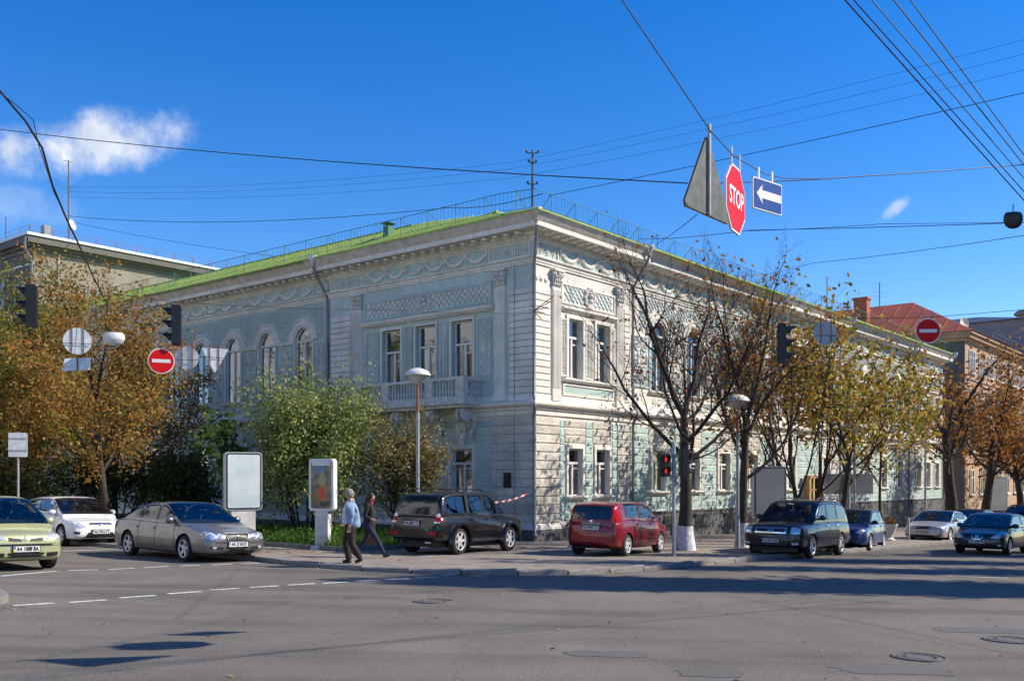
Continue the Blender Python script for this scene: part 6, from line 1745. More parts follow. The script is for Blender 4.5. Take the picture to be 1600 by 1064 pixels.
# --- dark car driving towards the crossing
d_ = Car('driving_car', 'dark navy car in the lane at the right edge', 'car', (17.5, 35.6), rot2(NEGR, 0), (.018, .02, .032), stns(4.4, .19, .58, .76, 1.0, .94, 1.0, .97, -1.7), 1.78,
         [(-2.0, .98), (-1.8, 1.18), (-1.4, 1.37), (-.8, 1.44), (-.1, 1.46), (.3, 1.41), (.78, 1.19), (1.35, .89)], [(1.32, .315, .315), (-1.3, .315, .315)], group='cars on the main street', spokes=7)
d_.screen(1.24, .27, 'windshield'); d_.panes([(-1.6, -.7), (-.6, .8)]); d_.screen(-1.95, -1.45, 'rear_window'); d_.both('front', [(.42, .60), (.62, .58), (.86, .66), (.85, .77), (.60, .74)], 'lamp', 'headlight')
d_.ell('front', (0, .63), .19, .10, 'chrome', 'grille_frame', thick=.015); d_.ell('front', (0, .63), .165, .08, 'black', 'grille', thick=.022); d_.ell('front', (0, .63), .075, .05, 'chrome', 'badge', thick=.032); d_.both('front', [(.22, .62), (.38, .61), (.38, .68), (.22, .69)], 'black', 'grille')
d_.decal('front', [(-.6, .25), (.6, .25), (.56, .37), (-.56, .37)], 'black', 'air_intake'); d_.both('front', [(.66, .32), (.76, .32), (.76, .37), (.66, .37)], 'lamp', 'fog_lamp'); d_.plate('front', .46, 'AA 6896 EA'); d_.mirrors(.82, 1.0); d_.doors((-.65, .9), (-.8, .5), .84)
# --- cars farther down the street
def far_car(label, pos, head, col, H, L, W, metal=.4, group='cars on the main street'):
    k = H / 1.46
    c = Car('driving_car', label, 'car', pos, head, col, [(x, w_, zb, z*k) for x, w_, zb, z in stns(L, .2, .6, .78, 1.0, .95, 1.02, .98, -L/2 + .5)], W, [(x*L/4.3, z*k) for x, z in ((-2.0, .98), (-1.85, 1.2), (-1.5, 1.38), (-.8, 1.45), (-.1, 1.46), (.3, 1.41), (.78, 1.19), (1.35, .89))], [(L*.3, .32, .32), (-L*.3, .32, .32)], metal=metal, group=group)
    c.screen(1.24*L/4.3, .27*L/4.3, 'windshield'); c.panes([(-1.6*L/4.3, -.7*L/4.3), (-.6*L/4.3, .78*L/4.3)]); c.both('front', [(.45, .62*k), (.65, .6*k), (.85, .68*k), (.84, .78*k), (.6, .75*k)], 'lamp', 'headlight'); c.decal('front', [(-.4, .58*k), (.4, .58*k), (.4, .68*k), (-.4, .68*k)], 'black', 'grille'); c.plate('front', .44, 'AA 3205 HC'); c.mirrors(.82, 1.0*k)
    return c
far_car('dark estate car waiting behind the silver saloon', (24.9, 53.0), NEGR, (.03, .032, .035), 1.5, 4.5, 1.78)
far_car('black tall car with roof rails far down the street', (31.6, 60.5), NEGR, (.012, .012, .014), 1.8, 4.6, 1.85)
far_car('white car cut off by the right edge behind the navy car', (27.2, 49.5), NEGR, (.7, .7, .7), 1.45, 4.3, 1.75, 0)
for c in CARS: c.finish()
# ------------------------------------------------------------------ street furniture, signs, wires
def vert(c, r0, r1, z0, z1, n=10): return MB().tube([(c[0], c[1], z0), (c[0], c[1], z1)], [r0, r1], n)
M['lampglass'] = mat('lamp_diffuser', (0.55, 0.56, 0.55), 0.35, var=0.1)
M['lampcap'] = mat('lamp_cap', (0.62, 0.62, 0.60), 0.5, var=0.15)
def street_lamp(x, y, h, label, dz=.1, r=.41):
    root = empty('street_lamp', stand(x, y, dz), 0, label, 'street lamp', 'saucer-headed street lamps')
    b = MB(); b.tube([(0, 0, -.1), (0, 0, 1.0), (0, 0, 1.02), (0, 0, h*.76)], [.085, .08, .062, .055], 10); b.build('post', M['steel'], root, 40)
    MB().tube([(0, 0, h*.76), (0, 0, h - .5)], [.05, .045], 8).build('post_top', M['rust'] if r > .405 else M['steel'], root, 40)
    MB().lathe([(.05, h - .46), (.10, h - .42), (.26, h - .22), (.32, h - .16)], 16).build('bowl', M['lampglass'], root, 40)
    MB().lathe([(.32, h - .16), (r, h - .17), (r, h - .13), (r*.8, h - .03), (r*.4, h + .05), (0, h + .08)], 20).build('lamp_shade', M['lampcap'], root, 40)
street_lamp(-2.95, 30.6, 5.45, 'street lamp with white saucer head before the balcony', .17)
street_lamp(7.75, 33.6, 5.2, 'street lamp with thin post beside the second white-washed tree')
street_lamp(14.6, 41.7, 5.0, 'street lamp with conical white head before the hoarding', r=.42)
street_lamp(21.3, 50.4, 4.9, 'street lamp behind the bonnet of the silver car', r=.40)
street_lamp(25.9, 58.0, 4.9, 'street lamp beside the thick dark trunk', r=.40)
street_lamp(33.0, 67.5, 4.9, 'farthest street lamp before the beige block', r=.40)
# lightboxes
def round_rect(w, h, r, n=5):
    P = []
    for cx, cz, a0 in ((w/2 - r, h - r, 0), (-w/2 + r, h - r, 90), (-w/2 + r, r, 180), (w/2 - r, r, 270)):
        for k in range(n + 1): a = R(a0 + 90*k/n); P.append((cx + r*math.cos(a), cz + r*math.sin(a)))
    return P
def blank_sheet():
    m, t, p = new_mat('faded_blank_poster')
    a = noise_node(t, 1.4, 4)
    t.links.new(ramp(t, a.outputs['Fac'], [(0.3, (.45, .55, .58)), (0.7, (.68, .74, .74))]), p.inputs['Base Color']); p.inputs['Roughness'].default_value = .12; p.inputs['Specular IOR Level'].default_value = .7
    return m
M['blank'] = blank_sheet()
M['blankgrey'] = mat('grey_blank_poster', (.33, .33, .31), .4, var=.12, scale=1.2)
def poster():
    m, t, p = new_mat('painted_poster')
    tc = t.nodes.new('ShaderNodeTexCoord'); mp = t.nodes.new('ShaderNodeMapping'); t.links.new(tc.outputs['Object'], mp.inputs[0])
    n = noise_node(t, 4.5, 6); n2 = noise_node(t, 5.5, 5)
    c = ramp(t, n.outputs['Fac'], [(.28, (.03, .05, .06)), (.45, (.16, .15, .10)), (.58, (.38, .22, .09)), (.75, (.55, .38, .20))])
    sep_ = t.nodes.new('ShaderNodeSeparateXYZ'); t.links.new(tc.outputs['Object'], sep_.inputs[0])
    def spot(cx, cz, rx, rz_, col, cur):
        def mth(op, a, b_):
            q = t.nodes.new('ShaderNodeMath'); q.operation = op
            for i, v in ((0, a), (1, b_)):
                if isinstance(v, (int, float)): q.inputs[i].default_value = v
                else: t.links.new(v, q.inputs[i])
            return q.outputs[0]
        dx = mth('DIVIDE', mth('SUBTRACT', sep_.outputs[0], cx), rx); dz_ = mth('DIVIDE', mth('SUBTRACT', sep_.outputs[2], cz), rz_)
        d = mth('ADD', mth('POWER', mth('ABSOLUTE', dx, 0), 2), mth('POWER', mth('ABSOLUTE', dz_, 0), 2)); d = mth('ADD', d, mth('MULTIPLY', mth('SUBTRACT', n2.outputs['Fac'], .5), 4.5))
        f = ramp(t, d, [(.3, (.9,)*3), (1.2, (0,)*3)])
        x_ = t.nodes.new('ShaderNodeMixRGB'); t.links.new(f, x_.inputs[0]); t.links.new(cur, x_.inputs[1]); x_.inputs[2].default_value = (*col, 1); return x_.outputs[0]
    c = spot(-.02, 1.12, .24, .2, (.06, .22, .30), c); c = spot(.03, .80, .13, .30, (.42, .31, .17), c); c = spot(.05, .45, .17, .24, (.75, .06, .02), c); c = spot(-.2, .3, .14, .2, (.20, .12, .05), c); c = spot(.10, .14, .2, .1, (.03, .03, .03), c)
    t.links.new(c, p.inputs['Base Color']); p.inputs['Roughness'].default_value = .3
    return m
M['poster'] = poster()
M['lightbox'] = mat('lightbox_shell', (.50, .50, .50), .45, .3, var=.15)
def lightbox(name, label, x, y, yaw, w, h, z0, sheet_m, dz, rim=True, sheet2=None, shell='lightbox', foot=.36, band=False):
    root = empty(name, stand(x, y, dz), yaw, label, 'advertising lightbox', 'advertising lightboxes on feet')
    b = MB(); b.prism([(px_, pz + z0) for px_, pz in round_rect(w, h, .1)], -.13, .13); b.build('case', M[shell], root)
    if rim:
        b = MB(); b.prism([(px_, pz + z0 + .03) for px_, pz in round_rect(w - .06, h - .06, .09)], -.138, -.129); b.build('rim', M['black'], root)
    o = MB().prism(round_rect(w - .15, h - .15, .05), -.005, .005).build('poster', M[sheet_m], root); o.location = (0, -.142, z0 + .075)
    b = MB(); b.box((-foot, -.11, -.1), (foot, .11, z0 + .02)); b.box((-foot - .1, -.2, -.12), (foot + .1, .2, .06)); b.build('foot', M['stone'], root)
    if band:
        MB().box((-w/2 + .1, -.148, z0 + h - .2), (w/2 - .1, -.143, z0 + h - .06)).build('header_strip', M['plate'], root)
        text_mesh('NATIONAL  MUSEUM', .075, M['ink'], root, 'lettering', Matrix.Translation((0, -.15, z0 + h - .13)) @ Matrix.Rotation(R(90), 4, 'X'), 0, .9) if False else None
    return root
lightbox('lightbox', 'blank white advertising lightbox with black rim in the grass beside the grey saloon', -8.15, 29.6, R(30), 1.12, 1.75, 1.0, 'blank', .17)
lightbox('lightbox', 'small lightbox with a dark painted poster before the big shrub', -5.45, 28.2, R(-14), .76, 1.5, 1.05, 'poster', .17, False, foot=.2, shell='plate', band=True)
lightbox('lightbox', 'grey blank lightbox standing behind the dark off-roader', 9.45, 36.0, R(8), 1.25, 1.9, 1.0, 'blankgrey', .1)
lightbox('lightbox', 'farthest lightbox behind the black tall car', 30.6, 61.8, R(20), 1.6, 2.2, 1.2, 'blankgrey', .1)
hd = empty('hoarding', stand(15.0, 43.6), R(6), 'blank grey two-panel hoarding on a steel post under the trees', 'billboard')
MB().box((-1.08, -.06, 2.0), (-.09, .06, 2.9)).build('panel', M['blankgrey'], hd); MB().box((.11, -.06, 2.0), (1.12, .06, 2.9)).build('panel', M['blankgrey'], hd); MB().tube([(0, 0, -.1), (0, 0, 2.95)], .09, 10).build('post', M['steel'], hd, 40)
# planters, bollard, tape
M['urn'] = mat('concrete_urn', (.52, .53, .50), .85, var=.2)
M['flower'] = leaf_mat('planter_flowers', [(0.1, (.03, .08, .015)), (.5, (.06, .12, .02)), (.7, (.5, .05, .02)), (1, (.6, .2, .02))], .2)
def planter(x, y, s, label):
    root = empty('planter', stand(x, y), 0, label, 'planter', 'concrete flower urns')
    MB().lathe([(.30*s, 0), (.30*s, .06*s), (.2*s, .14*s), (.2*s, .22*s), (.30*s, .4*s), (.36*s, .62*s), (.42*s, .72*s), (.42*s, .78*s), (.34*s, .78*s), (.30*s, .68*s), (0, .66*s)], 16).build('urn', M['urn'], root, 40)
    rg = np.random.default_rng(int(x * 10)); P = rg.normal(0, 1, (420, 3)) * np.array([.17, .17, .09]) * s + np.array([0, 0, .88 * s])
    c = bpy.data.objects.new('flowers', mesh_np('flowers', leaves_np(P, .09, 2, jitter=.03), 4, M['flower'])); link(c, root); c['kind'] = 'stuff'
planter(2.05, 31.6, .9, 'pale flower urn half hidden behind the red car')
planter(16.4, 42.6, .92, 'flower urn between the blue hatchback and the silver saloon')
bo = empty('bollard', stand(17.6, 43.4), 0, 'thin grey bollard beside the silver saloon', 'bollard'); MB().tube([(0, 0, -.1), (0, 0, .95), (0, 0, 1.0)], [.05, .05, .02], 10).build('post', M['steel'], bo, 40)
tp = MB(); a_, b__ = at(752, 784, 33.0), at(824, 771, 35.6); tp2 = MB()
for k in range(14):
    f0, f1 = k/14, (k+1)/14; sag = lambda f: -.12 * 4 * f * (1-f)
    p0, p1 = a_.lerp(b__, f0), a_.lerp(b__, f1); p0.z += sag(f0); p1.z += sag(f1)
    (tp if k % 2 else tp2).add([p0 - Vector((0, 0, .03)), p1 - Vector((0, 0, .03)), p1 + Vector((0, 0, .03)), p0 + Vector((0, 0, .03))], [(0, 1, 2, 3)])
M['tapered'] = mat('red_tape', (.6, .06, .04), .5, var=0); M['tapewhite'] = mat('white_tape', (.75, .75, .75), .5, var=0)
tr_ = empty('barrier_tape', (0, 0, 0), 0, 'red and white barrier tape tied to the corner of the museum', 'tape')
tp.build('red_bands', M['tapered'], tr_)['kind'] = 'stuff'; tp2.build('white_bands', M['tapewhite'], tr_)['kind'] = 'stuff'
# square sign seen from behind, left edge
sq = empty('road_sign', stand(-14.75, 29.2, .1), R(18), 'white square sign seen from behind on a post at the left edge', 'road sign')
pz = (HPX - 676)/FPX*29.2 + EYE - sq.location.z
M['signback'] = mat('sign_back', (.66, .67, .67), .5, .25, var=.25, scale=7)
MB().prism(round_rect(.52, .72, .04), -.012, .0).build('plate', M['signback'], sq).location = (0, 0, pz - .72); MB().tube([(0, .03, -.1), (0, .03, pz + .02)], .03, 8).build('post', M['steel'], sq, 40)
for z in (.18, .54): MB().box((-.24, -.026, pz - .72 + z), (.24, -.013, pz - .72 + z + .03)).build('strap', M['steel'], sq)
# ---- pedestrian signal on a post by the red car
M['redlight'], _t, _p = new_mat('red_signal_light'); _p.inputs['Base Color'].default_value = (.3, .01, .01, 1); _p.inputs['Emission Color'].default_value = (1, .006, .004, 1); _p.inputs['Emission Strength'].default_value = 0.7
pl = empty('traffic_light', stand(4.65, 28.1, .1), 0, 'traffic light post with a red pedestrian signal beside the red car', 'traffic light', 'traffic lights')
MB().tube([(0, 0, -.1), (0, 0, 3.2), (0, 0, 3.3)], [.055, .055, .03], 10).build('post', M['steel'], pl, 40)
def signal_head(parent, c, n, size=.3, yaw=0, lit=(), visors=True, name='signal_head', h=None):
    h = h or n * size
    e_ = bpy.data.objects.new(name, MB().box((-size*.5, -.1, 0), (size*.5, .1, h)).box((-size*.42, .1, .03), (size*.42, .13, h - .03)).mesh(name, M['black'])); e_.location = c; e_.rotation_euler = (0, 0, yaw); link(e_, parent)
    for k in range(n):
        zc = h * (k + .5) / n
        MB().lathe([(0, -.125), (size*.3, -.12), (size*.34, -.1)], 16, (0, 0, zc), 'y').build('lens', M['black'], e_, 40)
        if k in lit:                       # a glowing little figure
            MB().ball((0, -.13, zc + size*.17), (size*.055, .008, size*.055), 8, 5).box((-size*.075, -.138, zc - size*.06), (size*.075, -.128, zc + size*.11)).box((-size*.06, -.138, zc - size*.22), (-size*.01, -.128, zc - size*.06)).box((size*.01, -.138, zc - size*.22), (size*.06, -.128, zc - size*.06)).build('red_figure', M['redlight'], e_)
        if visors:
            v_ = MB(); vs_ = []
            for i in range(11):
                a = R(-20) + R(220) * i / 10
                for y_ in (-.1, -.1 - size*.85*(.45 + .55*max(0, math.sin(a)))): vs_.append((size*.38*math.cos(a), y_, zc + size*.38*math.sin(a)))
            v_.add(vs_, [(2*i, 2*i+2, 2*i+3, 2*i+1) for i in range(10)]); v_.build('visor', M['black'], e_, 60)
    return e_
signal_head(pl, (-.28, -.06, 2.28), 2, .30, R(10), (0, 1), True, h=.66)
signal_head(pl, (.30, .05, 2.28), 3, .27, R(100), (), True, h=.8)
for z in (2.5, 2.85): MB().tube([(-.28, 0, z), (.3, 0, z)], .02, 6).build('bracket', M['steel'], pl, 40)
# ---- hanging signals, lamps and signs on span wires
def wire(label, pts, r=.012, sag=0.0, name='overhead_wire', n=14, mats='wire'):
    r *= .62
    P = [p if isinstance(p, Vector) else at(*p) for p in pts]; out = []
    # ends outside the frame run on to their far poles
    for i, j, q in ((0, 1, pts[0]), (-1, -2, pts[-1])):
        if not (0 < q[0] < 1600 and 0 < q[1] < 1064): P[i] = P[i] + (P[i] - P[j]).normalized() * 16
    for i, (a, b) in enumerate(zip(P[:-1], P[1:])):
        k = n if len(P) == 2 else max(3, n // (len(P) - 1) + 2)
        for j in range(k):
            f = j / k; q = a.lerp(b, f); q.z -= sag * 4 * f * (1 - f) * ((b - a).length / 20); out.append(q)
    out.append(P[-1])
    o = MB().tube(out, r, 5).build(name, M[mats], None, 60)
    return tag(o, label, 'wire', 'overhead wires')
def hang(px, py, Y): return at(px, py, Y)
def straps(parent, xs, z0, z1, y=.02, m='rust'):
    for x in xs: MB().box((x - .013, y, z0), (x + .013, y + .018, z1)).build('strap', M[m], parent)
M['signred'] = mat('sign_red', (.66, .006, .008), .45, var=.08, spec=.2); M['signwhite'] = mat('sign_white', (.78, .78, .78), .35, var=.05); M['signblue'] = mat('sign_blue', (.012, .07, .30), .35, var=.1)
M['signblueback'] = mat('blue_grey_sign_back', (.36, .40, .45), .5, .2, var=.2)  # blue-grey back of the right-hand round sign
M['signgrey'] = mat('weathered_sign_back', (.10, .112, .11), .55, .3, var=.35, scale=9)
def hung(name, label, px, py, Y, yaw, cat='road sign', group='signs hung from wires'):
    return empty(name, at(px, py, Y), yaw, label, cat, group)
def disc(r, n=32): return [(r*math.cos(2*math.pi*k/n), r*math.sin(2*math.pi*k/n)) for k in range(n)]
# every sign: front faces -y of its own frame
def no_entry(px, py, Y, yaw, label, r=.34):
    o = hung('no_entry_sign', label, px, py, Y, yaw)
    MB().prism(disc(r), 0, .02).build('back', M['signback'], o, 40); MB().prism(disc(r - .002), -.006, -.0005).build('border', M['signwhite'], o, 40); MB().prism(disc(r * .92), -.011, -.0065).build('face', M['signred'], o, 40)
    MB().box((-r*.68, -.0155, -r*.13), (r*.68, -.0115, r*.13)).build('bar', M['signwhite'], o); straps(o, (-.12, .12), -r*.8, r + .2, .022, 'steel'); return o
no_entry(252, 564, 26.0, R(22), 'red no-entry sign hung before the golden tree on the left')
no_entry(1450, 517, 25.5, R(-2), 'red no-entry sign hung before the red roof on the right', .33)
def back_disc(px, py, Y, yaw, label, r, m='signback'):
    o = hung('round_sign', label, px, py, Y, yaw); MB().prism(disc(r), 0, .02).build('plate', M[m], o, 40); straps(o, (-.13, .14), -r*.85, r + .16, -.019 - .002); 
    MB().tube([(-r*.98, -.03, -r*.2), (r*.98, -.03, -r*.18)], .008, 4).build('stay', M['wire'], o); return o
o = back_disc(121, 533, 25.0, R(24), 'back of a round sign with a small plate below, hung at the left', .34)
MB().prism([(-.36, -.78), (.30, -.72), (.32, -.40), (-.30, -.46)], 0, .02).build('lower_plate', M['signback'], o); MB().box((-.02, -.021, -.75), (.02, -.003, -.35)).build('strap', M['rust'], o)
back_disc(292, 559, 26.5, R(12), 'back of a round grey sign right of the left no-entry sign', .31)
back_disc(1290, 521, 25.5, R(6), 'back of a round blue-grey sign hung before the bare trees on the right', .31, 'signblueback')
o = hung('give_way_sign', 'back of a downward triangle sign hung before the arched windows', 336, 561, 26.8, R(24)); MB().prism([(-.36, .29), (.36, .29), (.02, -.36), (-.02, -.36)], 0, .02).build('plate', M['signback'], o); straps(o, (-.14, .1), -.3, .42, -.021); MB().tube([(-.26, -.03, .04), (.26, -.03, .04)], .008, 4).build('stay', M['wire'], o)
# near trio at the upper right
o = hung('warning_sign', 'dark back of a tall triangular sign hung at the upper right', 1106, 282, 10.15, math.atan2(DR.y, DR.x)); tri = [(-.46, -.36), (.46, -.36), (.48, -.31), (.03, .44), (-.03, .44), (-.48, -.31)]
MB().prism(tri, 0, .02).build('plate', M['signgrey'], o); MB().box((-.014, -.03, -.36), (.014, -.002, .58)).build('strap', M['steel'], o); MB().prism([(x*1.01, z*1.01 - .002) for x, z in tri], .021, .026).build('face', M['signwhite'], o)
o = hung('stop_sign', 'red octagonal stop sign hung beside the dark triangle', 1149, 312, 11.2, R(61)); a8 = R(22.5); oc = [(.41*math.cos(a8 + k*math.pi/4), .41*math.sin(a8 + k*math.pi/4)) for k in range(8)]
MB().prism(oc, 0, .02).build('back', M['signback'], o); MB().prism([(x*.998, z*.998) for x, z in oc], -.006, -.0005).build('border', M['signwhite'], o); MB().prism([(x*.93, z*.93) for x, z in oc], -.011, -.0065).build('face', M['signred'], o)
text_mesh('STOP', .29, M['signwhite'], o, 'lettering', Matrix.Translation((0, -.014, 0)) @ Matrix.Rotation(R(90), 4, 'X'), .006, .82); straps(o, (-.16, .16), .3, .56, -.01, 'zincbright')
o = hung('one_way_sign', 'blue sign with a white left arrow hung at the upper right', 1199, 307, 12.2, R(40)); 
MB().prism([(x, z - .195) for x, z in round_rect(.6, .39, .03)], 0, .02).build('back', M['signback'], o); MB().prism([(x*.998, (z - .195)*.998) for x, z in round_rect(.6, .39, .03)], -.006, -.0005).build('border', M['signwhite'], o); MB().prism([(x, z - .177) for x, z in round_rect(.565, .354, .02)], -.011, -.0065).build('face', M['signblue'], o)
MB().prism([(-.24, 0), (-.12, .12), (-.13, .05), (.27, .05), (.27, -.05), (-.13, -.05), (-.12, -.12)], -.0155, -.0115).build('arrow', M['signwhite'], o); straps(o, (-.14, .14), .1, .34, .022, 'zincbright')
# hanging signal heads
def hung_signal(px, py, Y, yaw, label, tilt=0):
    o = hung('hanging_traffic_light', label, px, py, Y, yaw, 'traffic light', 'traffic lights'); o.rotation_euler = (0, tilt, yaw)
    signal_head(o, (0, 0, -.52), 3, .33, 0, (), True, h=1.04); MB().tube([(0, 0, .5), (0, 0, .66)], .025, 6).build('hanger', M['rust'], o, 40); return o
hung_signal(49, 478, 24.5, R(-75), 'black traffic light hung at the left edge, seen from the side', R(2))
hung_signal(275, 508, 26.2, R(-78), 'black traffic light hung before the museum eave on the left', R(-4))
hung_signal(1222, 537, 25.8, R(80), 'dark traffic light hung before the bare trees on the right')
def hung_lamp(px, py, Y, yaw, label, s=.5, m='lampcap'):
    o = hung('hanging_lamp', label, px, py, Y, yaw, 'street lamp', 'lamps hung from wires')
    b = MB(); N = 14
    for (z, k) in ((.10, .7), ): pass
    b.lathe([(0, .17), (s*.6, .16), (s*.72, .10), (s*.74, 0), (s*.70, -.03)], 18); oo = b.build('housing', M[m], o, 40); oo.scale = (1, .62, 1)
    MB().tube([(0, 0, .15), (0, 0, .34)], .012, 5).build('hanger', M['rust'], o)
    b = MB(); b.lathe([(s*.68, -.03), (s*.6, -.10), (s*.35, -.15), (0, -.17)], 18); oo = b.build('bowl', M['lampglass'] if m == 'lampcap' else M['dark'], o, 40); oo.scale = (1, .62, 1)
    return o
hung_lamp(178, 530, 25.0, R(20), 'white oval lamp hung between the signs on the left', .36)
hung_lamp(1583, 345, 20.0, R(0), 'dark oval lamp hung at the upper right edge', .26, 'dark')
# wires (each a cable of its own)
wire('thin span wire from the left edge across the sky to the museum mast, upper one', [(-60, 168, 26), (1080, 287, 15)], .016, .25)
wire('span wire rising from the hung signs to the right edge', [(1080, 287, 15), (1300, 279, 16), (1680, 243, 20)], .014, .1)
wire('wire dropping from the top edge to the trio of hung signs', [(950, -32, 8.6), (1110, 205, 10.1), (1146, 244, 11.1), (1194, 272, 12.5), (1226, 279, 13.3), (1300, 280, 16)], .010, .0)
wire('long wire from the mast rising to the right edge', [(858, 306, 34), (1680, 112, 24)], .017, .15)
wire('level wire from the left roof to the museum mast', [(107, 338, 64.8), (700, 325, 44), (848, 303, 34)], .026, .3)
wire('lowest span wire from the right edge to the bare tree tops', [(1680, 334, 20), (1170, 360, 24), (1000, 374, 30)], .014, .15)
wire('second strand beside the dark hung lamp', [(1680, 342, 20), (1380, 350, 22), (1170, 361, 24)], .010, .1)
wire('slack wire at the right edge under the dark lamp', [(1690, 333, 22), (1270, 411, 36), (1165, 431, 46)], .014, .2)
wire('stay wire from the near signs down to the museum eave', [(1090, 335, 13.5), (978, 404, 37)], .010, .1)
wire('near cable crossing the upper right corner, first of the bundle', [(1300, -38, 9), (1640, 347, 13)], .012, .05)
wire('near cable crossing the upper right corner, second of the bundle', [(1308, -38, 9.1), (1640, 338, 13)], .010, .03)
wire('near cable crossing the upper right corner, third of the bundle', [(1340, -38, 9), (1640, 317, 13)], .010, .04)
wire('near cable crossing the upper right corner, fourth of the bundle', [(1380, -36, 9), (1640, 298, 13)], .011, .05)
wire('near cable crossing the upper right corner, rightmost of the bundle', [(1406, -40, 9), (1640, 284, 13)], .010, .06)
for k, (y0, y1) in enumerate(((252, 38), (262, 62), (276, 88))):
    wire(['faint high wire across the sky, topmost', 'faint high wire across the sky, middle', 'faint high wire across the sky, lowest'][k], [(107, 292 + k*8, 64.8), (800, y0 + 2, 52), (1680, y1 - 20, 40)], .012, .3)
wire('thick black cable sagging down the left edge', [(-40, 108, 7.0), (0, 143, 7.4), (40, 190, 7.9), (66, 232, 8.3), (82, 290, 8.9), (105, 345, 9.7), (122, 380, 10.5), (140, 420, 12), (168, 478, 15)], .016, 0)
wire('thin carrier wire twisted beside the thick cable at the left edge', [(-40, 118, 7.0), (20, 160, 7.6), (52, 188, 8.1), (60, 226, 8.4), (84, 300, 9.0), (124, 384, 10.6)], .006, 0)
wire('span wire carrying the hung traffic lights on the left', [(-60, 422, 23.5), (49, 438, 24.5), (275, 472, 26.2), (600, 484, 31), (830, 489, 35.3)], .014, .15)
wire('span wire carrying the hung signs on the left', [(-40, 505, 24.5), (121, 506, 25), (180, 518, 25), (252, 540, 26), (336, 540, 26.8), (600, 505, 32), (855, 482, 36.3)], .009, .1)
wire('span wire carrying the hung signs on the right', [(985, 512, 33), (1222, 506, 25.8), (1290, 497, 25.5), (1450, 496, 25.5), (1680, 474, 25)], .012, .1)
wire('faint wire from the left roof mast to the museum ridge', [(108, 346, 64.8), (560, 415, 50)], .018, .2)
# wire clamp cluster at the corner of the museum
cl = MB()
for k in range(5): cl.tube([at(833, 486, 35.4), at(846 + k*5, 498 - k*9, 35.1)], .018, 4)
tag(cl.build('wire_clamp', M['rust']), 'rusty wire anchor with brackets on the corner of the museum', 'wire anchor')
# ------------------------------------------------------------------ two people walking past each other
def skin_mesh(name, chains, mats, sub=2):
    """chains: list of lists of (x, y, z, r); the first point of a later chain may equal an earlier point"""
    V, E, Rr, idx = [], [], [], {}
    for ch in chains:
        prev = None
        for x, y, z, r in ch:
            k = (round(x, 4), round(y, 4), round(z, 4))
            if k not in idx: idx[k] = len(V); V.append((x, y, z)); Rr.append(r)
            if prev is not None and prev != idx[k]: E.append((prev, idx[k]))
            prev = idx[k]
    me = bpy.data.meshes.new(name); me.from_pydata(V, E, [])
    o = bpy.data.objects.new(name, me); link(o)
    md = o.modifiers.new('skin', 'SKIN'); md.use_smooth_shade = True
    for i, sv in enumerate(me.skin_vertices[0].data):
        r = Rr[i]; sv.radius = r if hasattr(r, '__len__') else (r, r); sv.use_root = (i == 0)
    sb = o.modifiers.new('sub', 'SUBSURF'); sb.levels = sub; sb.render_levels = sub
    dg = bpy.context.evaluated_depsgraph_get(); m2 = bpy.data.meshes.new_from_object(o.evaluated_get(dg)); bpy.data.objects.remove(o)
    m2.materials.clear()
    for m in mats: m2.materials.append(m)
    m2.polygons.foreach_set('use_smooth', [True]*len(m2.polygons))
    return m2
def on_pave(px, py):
    u = (px - 800) / FPX; Y = (EYE - .10) / ((py - HPX) / FPX - 0.016 - 0.018 * u)
    return Vector((u * Y, Y, gz(u * Y, Y) + .10))
M['skin'] = mat('skin', (.48, .25, .17), .55, var=.08); M['denim'] = mat('denim_jacket', (.20, .31, .46), .85, var=.35, scale=7, bmp=.5, bscale=14); M['tee'] = mat('white_shirt', (.62, .61, .60), .85, var=.1, bmp=.4, bscale=12); M['trousers'] = mat('dark_trousers', (.02, .014, .014), .85, var=.4, scale=8, bmp=.6, bscale=13)
M['shoe'] = mat('black_shoes', (.012, .011, .011), .5, var=.1); M['greyhair'] = mat('grey_hair', (.27, .24, .20), .8, var=.4, scale=40, bmp=.6, bscale=60); M['darkhair'] = mat('dark_hair', (.025, .014, .012), .6, var=.3, scale=40, bmp=.6, bscale=60)
M['blackcoat'] = mat('black_coat', (.012, .012, .015), .85, var=.3, scale=10, bmp=.5, bscale=14); M['jeans'] = mat('dark_jeans', (.014, .02, .045), .85, var=.3, scale=10, bmp=.5, bscale=14); M['scarf'] = mat('pink_scarf', (.55, .05, .10), .8, var=.2, scale=20, bmp=.5, bscale=20); M['bag'] = mat('brown_bag', (.16, .05, .025), .45, var=.35, scale=10)
def hand_chains(wx, wy, wz, dx, dy, dz, side, curl=.6, s=1.0):
    """palm and five fingers from the wrist along d, thumb to one side"""
    d = Vector((dx, dy, dz)).normalized(); f = Vector((1, 0, 0)); f = (f - d*f.dot(d)).normalized(); n = d.cross(f) * side
    w0 = Vector((wx, wy, wz)); palm = w0 + d*.085*s; out = [[(*w0, .024*s), (*palm, .03*s)]]
    for k, L in enumerate((.075, .085, .08, .062)):
        b0 = palm + f * (.030 - .02*k)*s; p1 = b0 + d*L*.5*s; p2 = p1 + (d*(1-curl*.5) - n*curl*.5).normalized()*L*.3*s; p3 = p2 + (d*(1-curl) - n*curl).normalized()*L*.3*s
        out.append([(*palm, .03*s), (*b0, .010*s), (*p1, .0095*s), (*p2, .009*s), (*p3, .008*s)])
    t0 = w0 + d*.03*s; t1 = t0 + (f*.8 + d*.5).normalized()*.035*s; t2 = t1 + (f*.35 + d*.9).normalized()*.035*s
    out.append([(*w0, .024*s), (*t1, .011*s), (*t2, .009*s)])
    return out
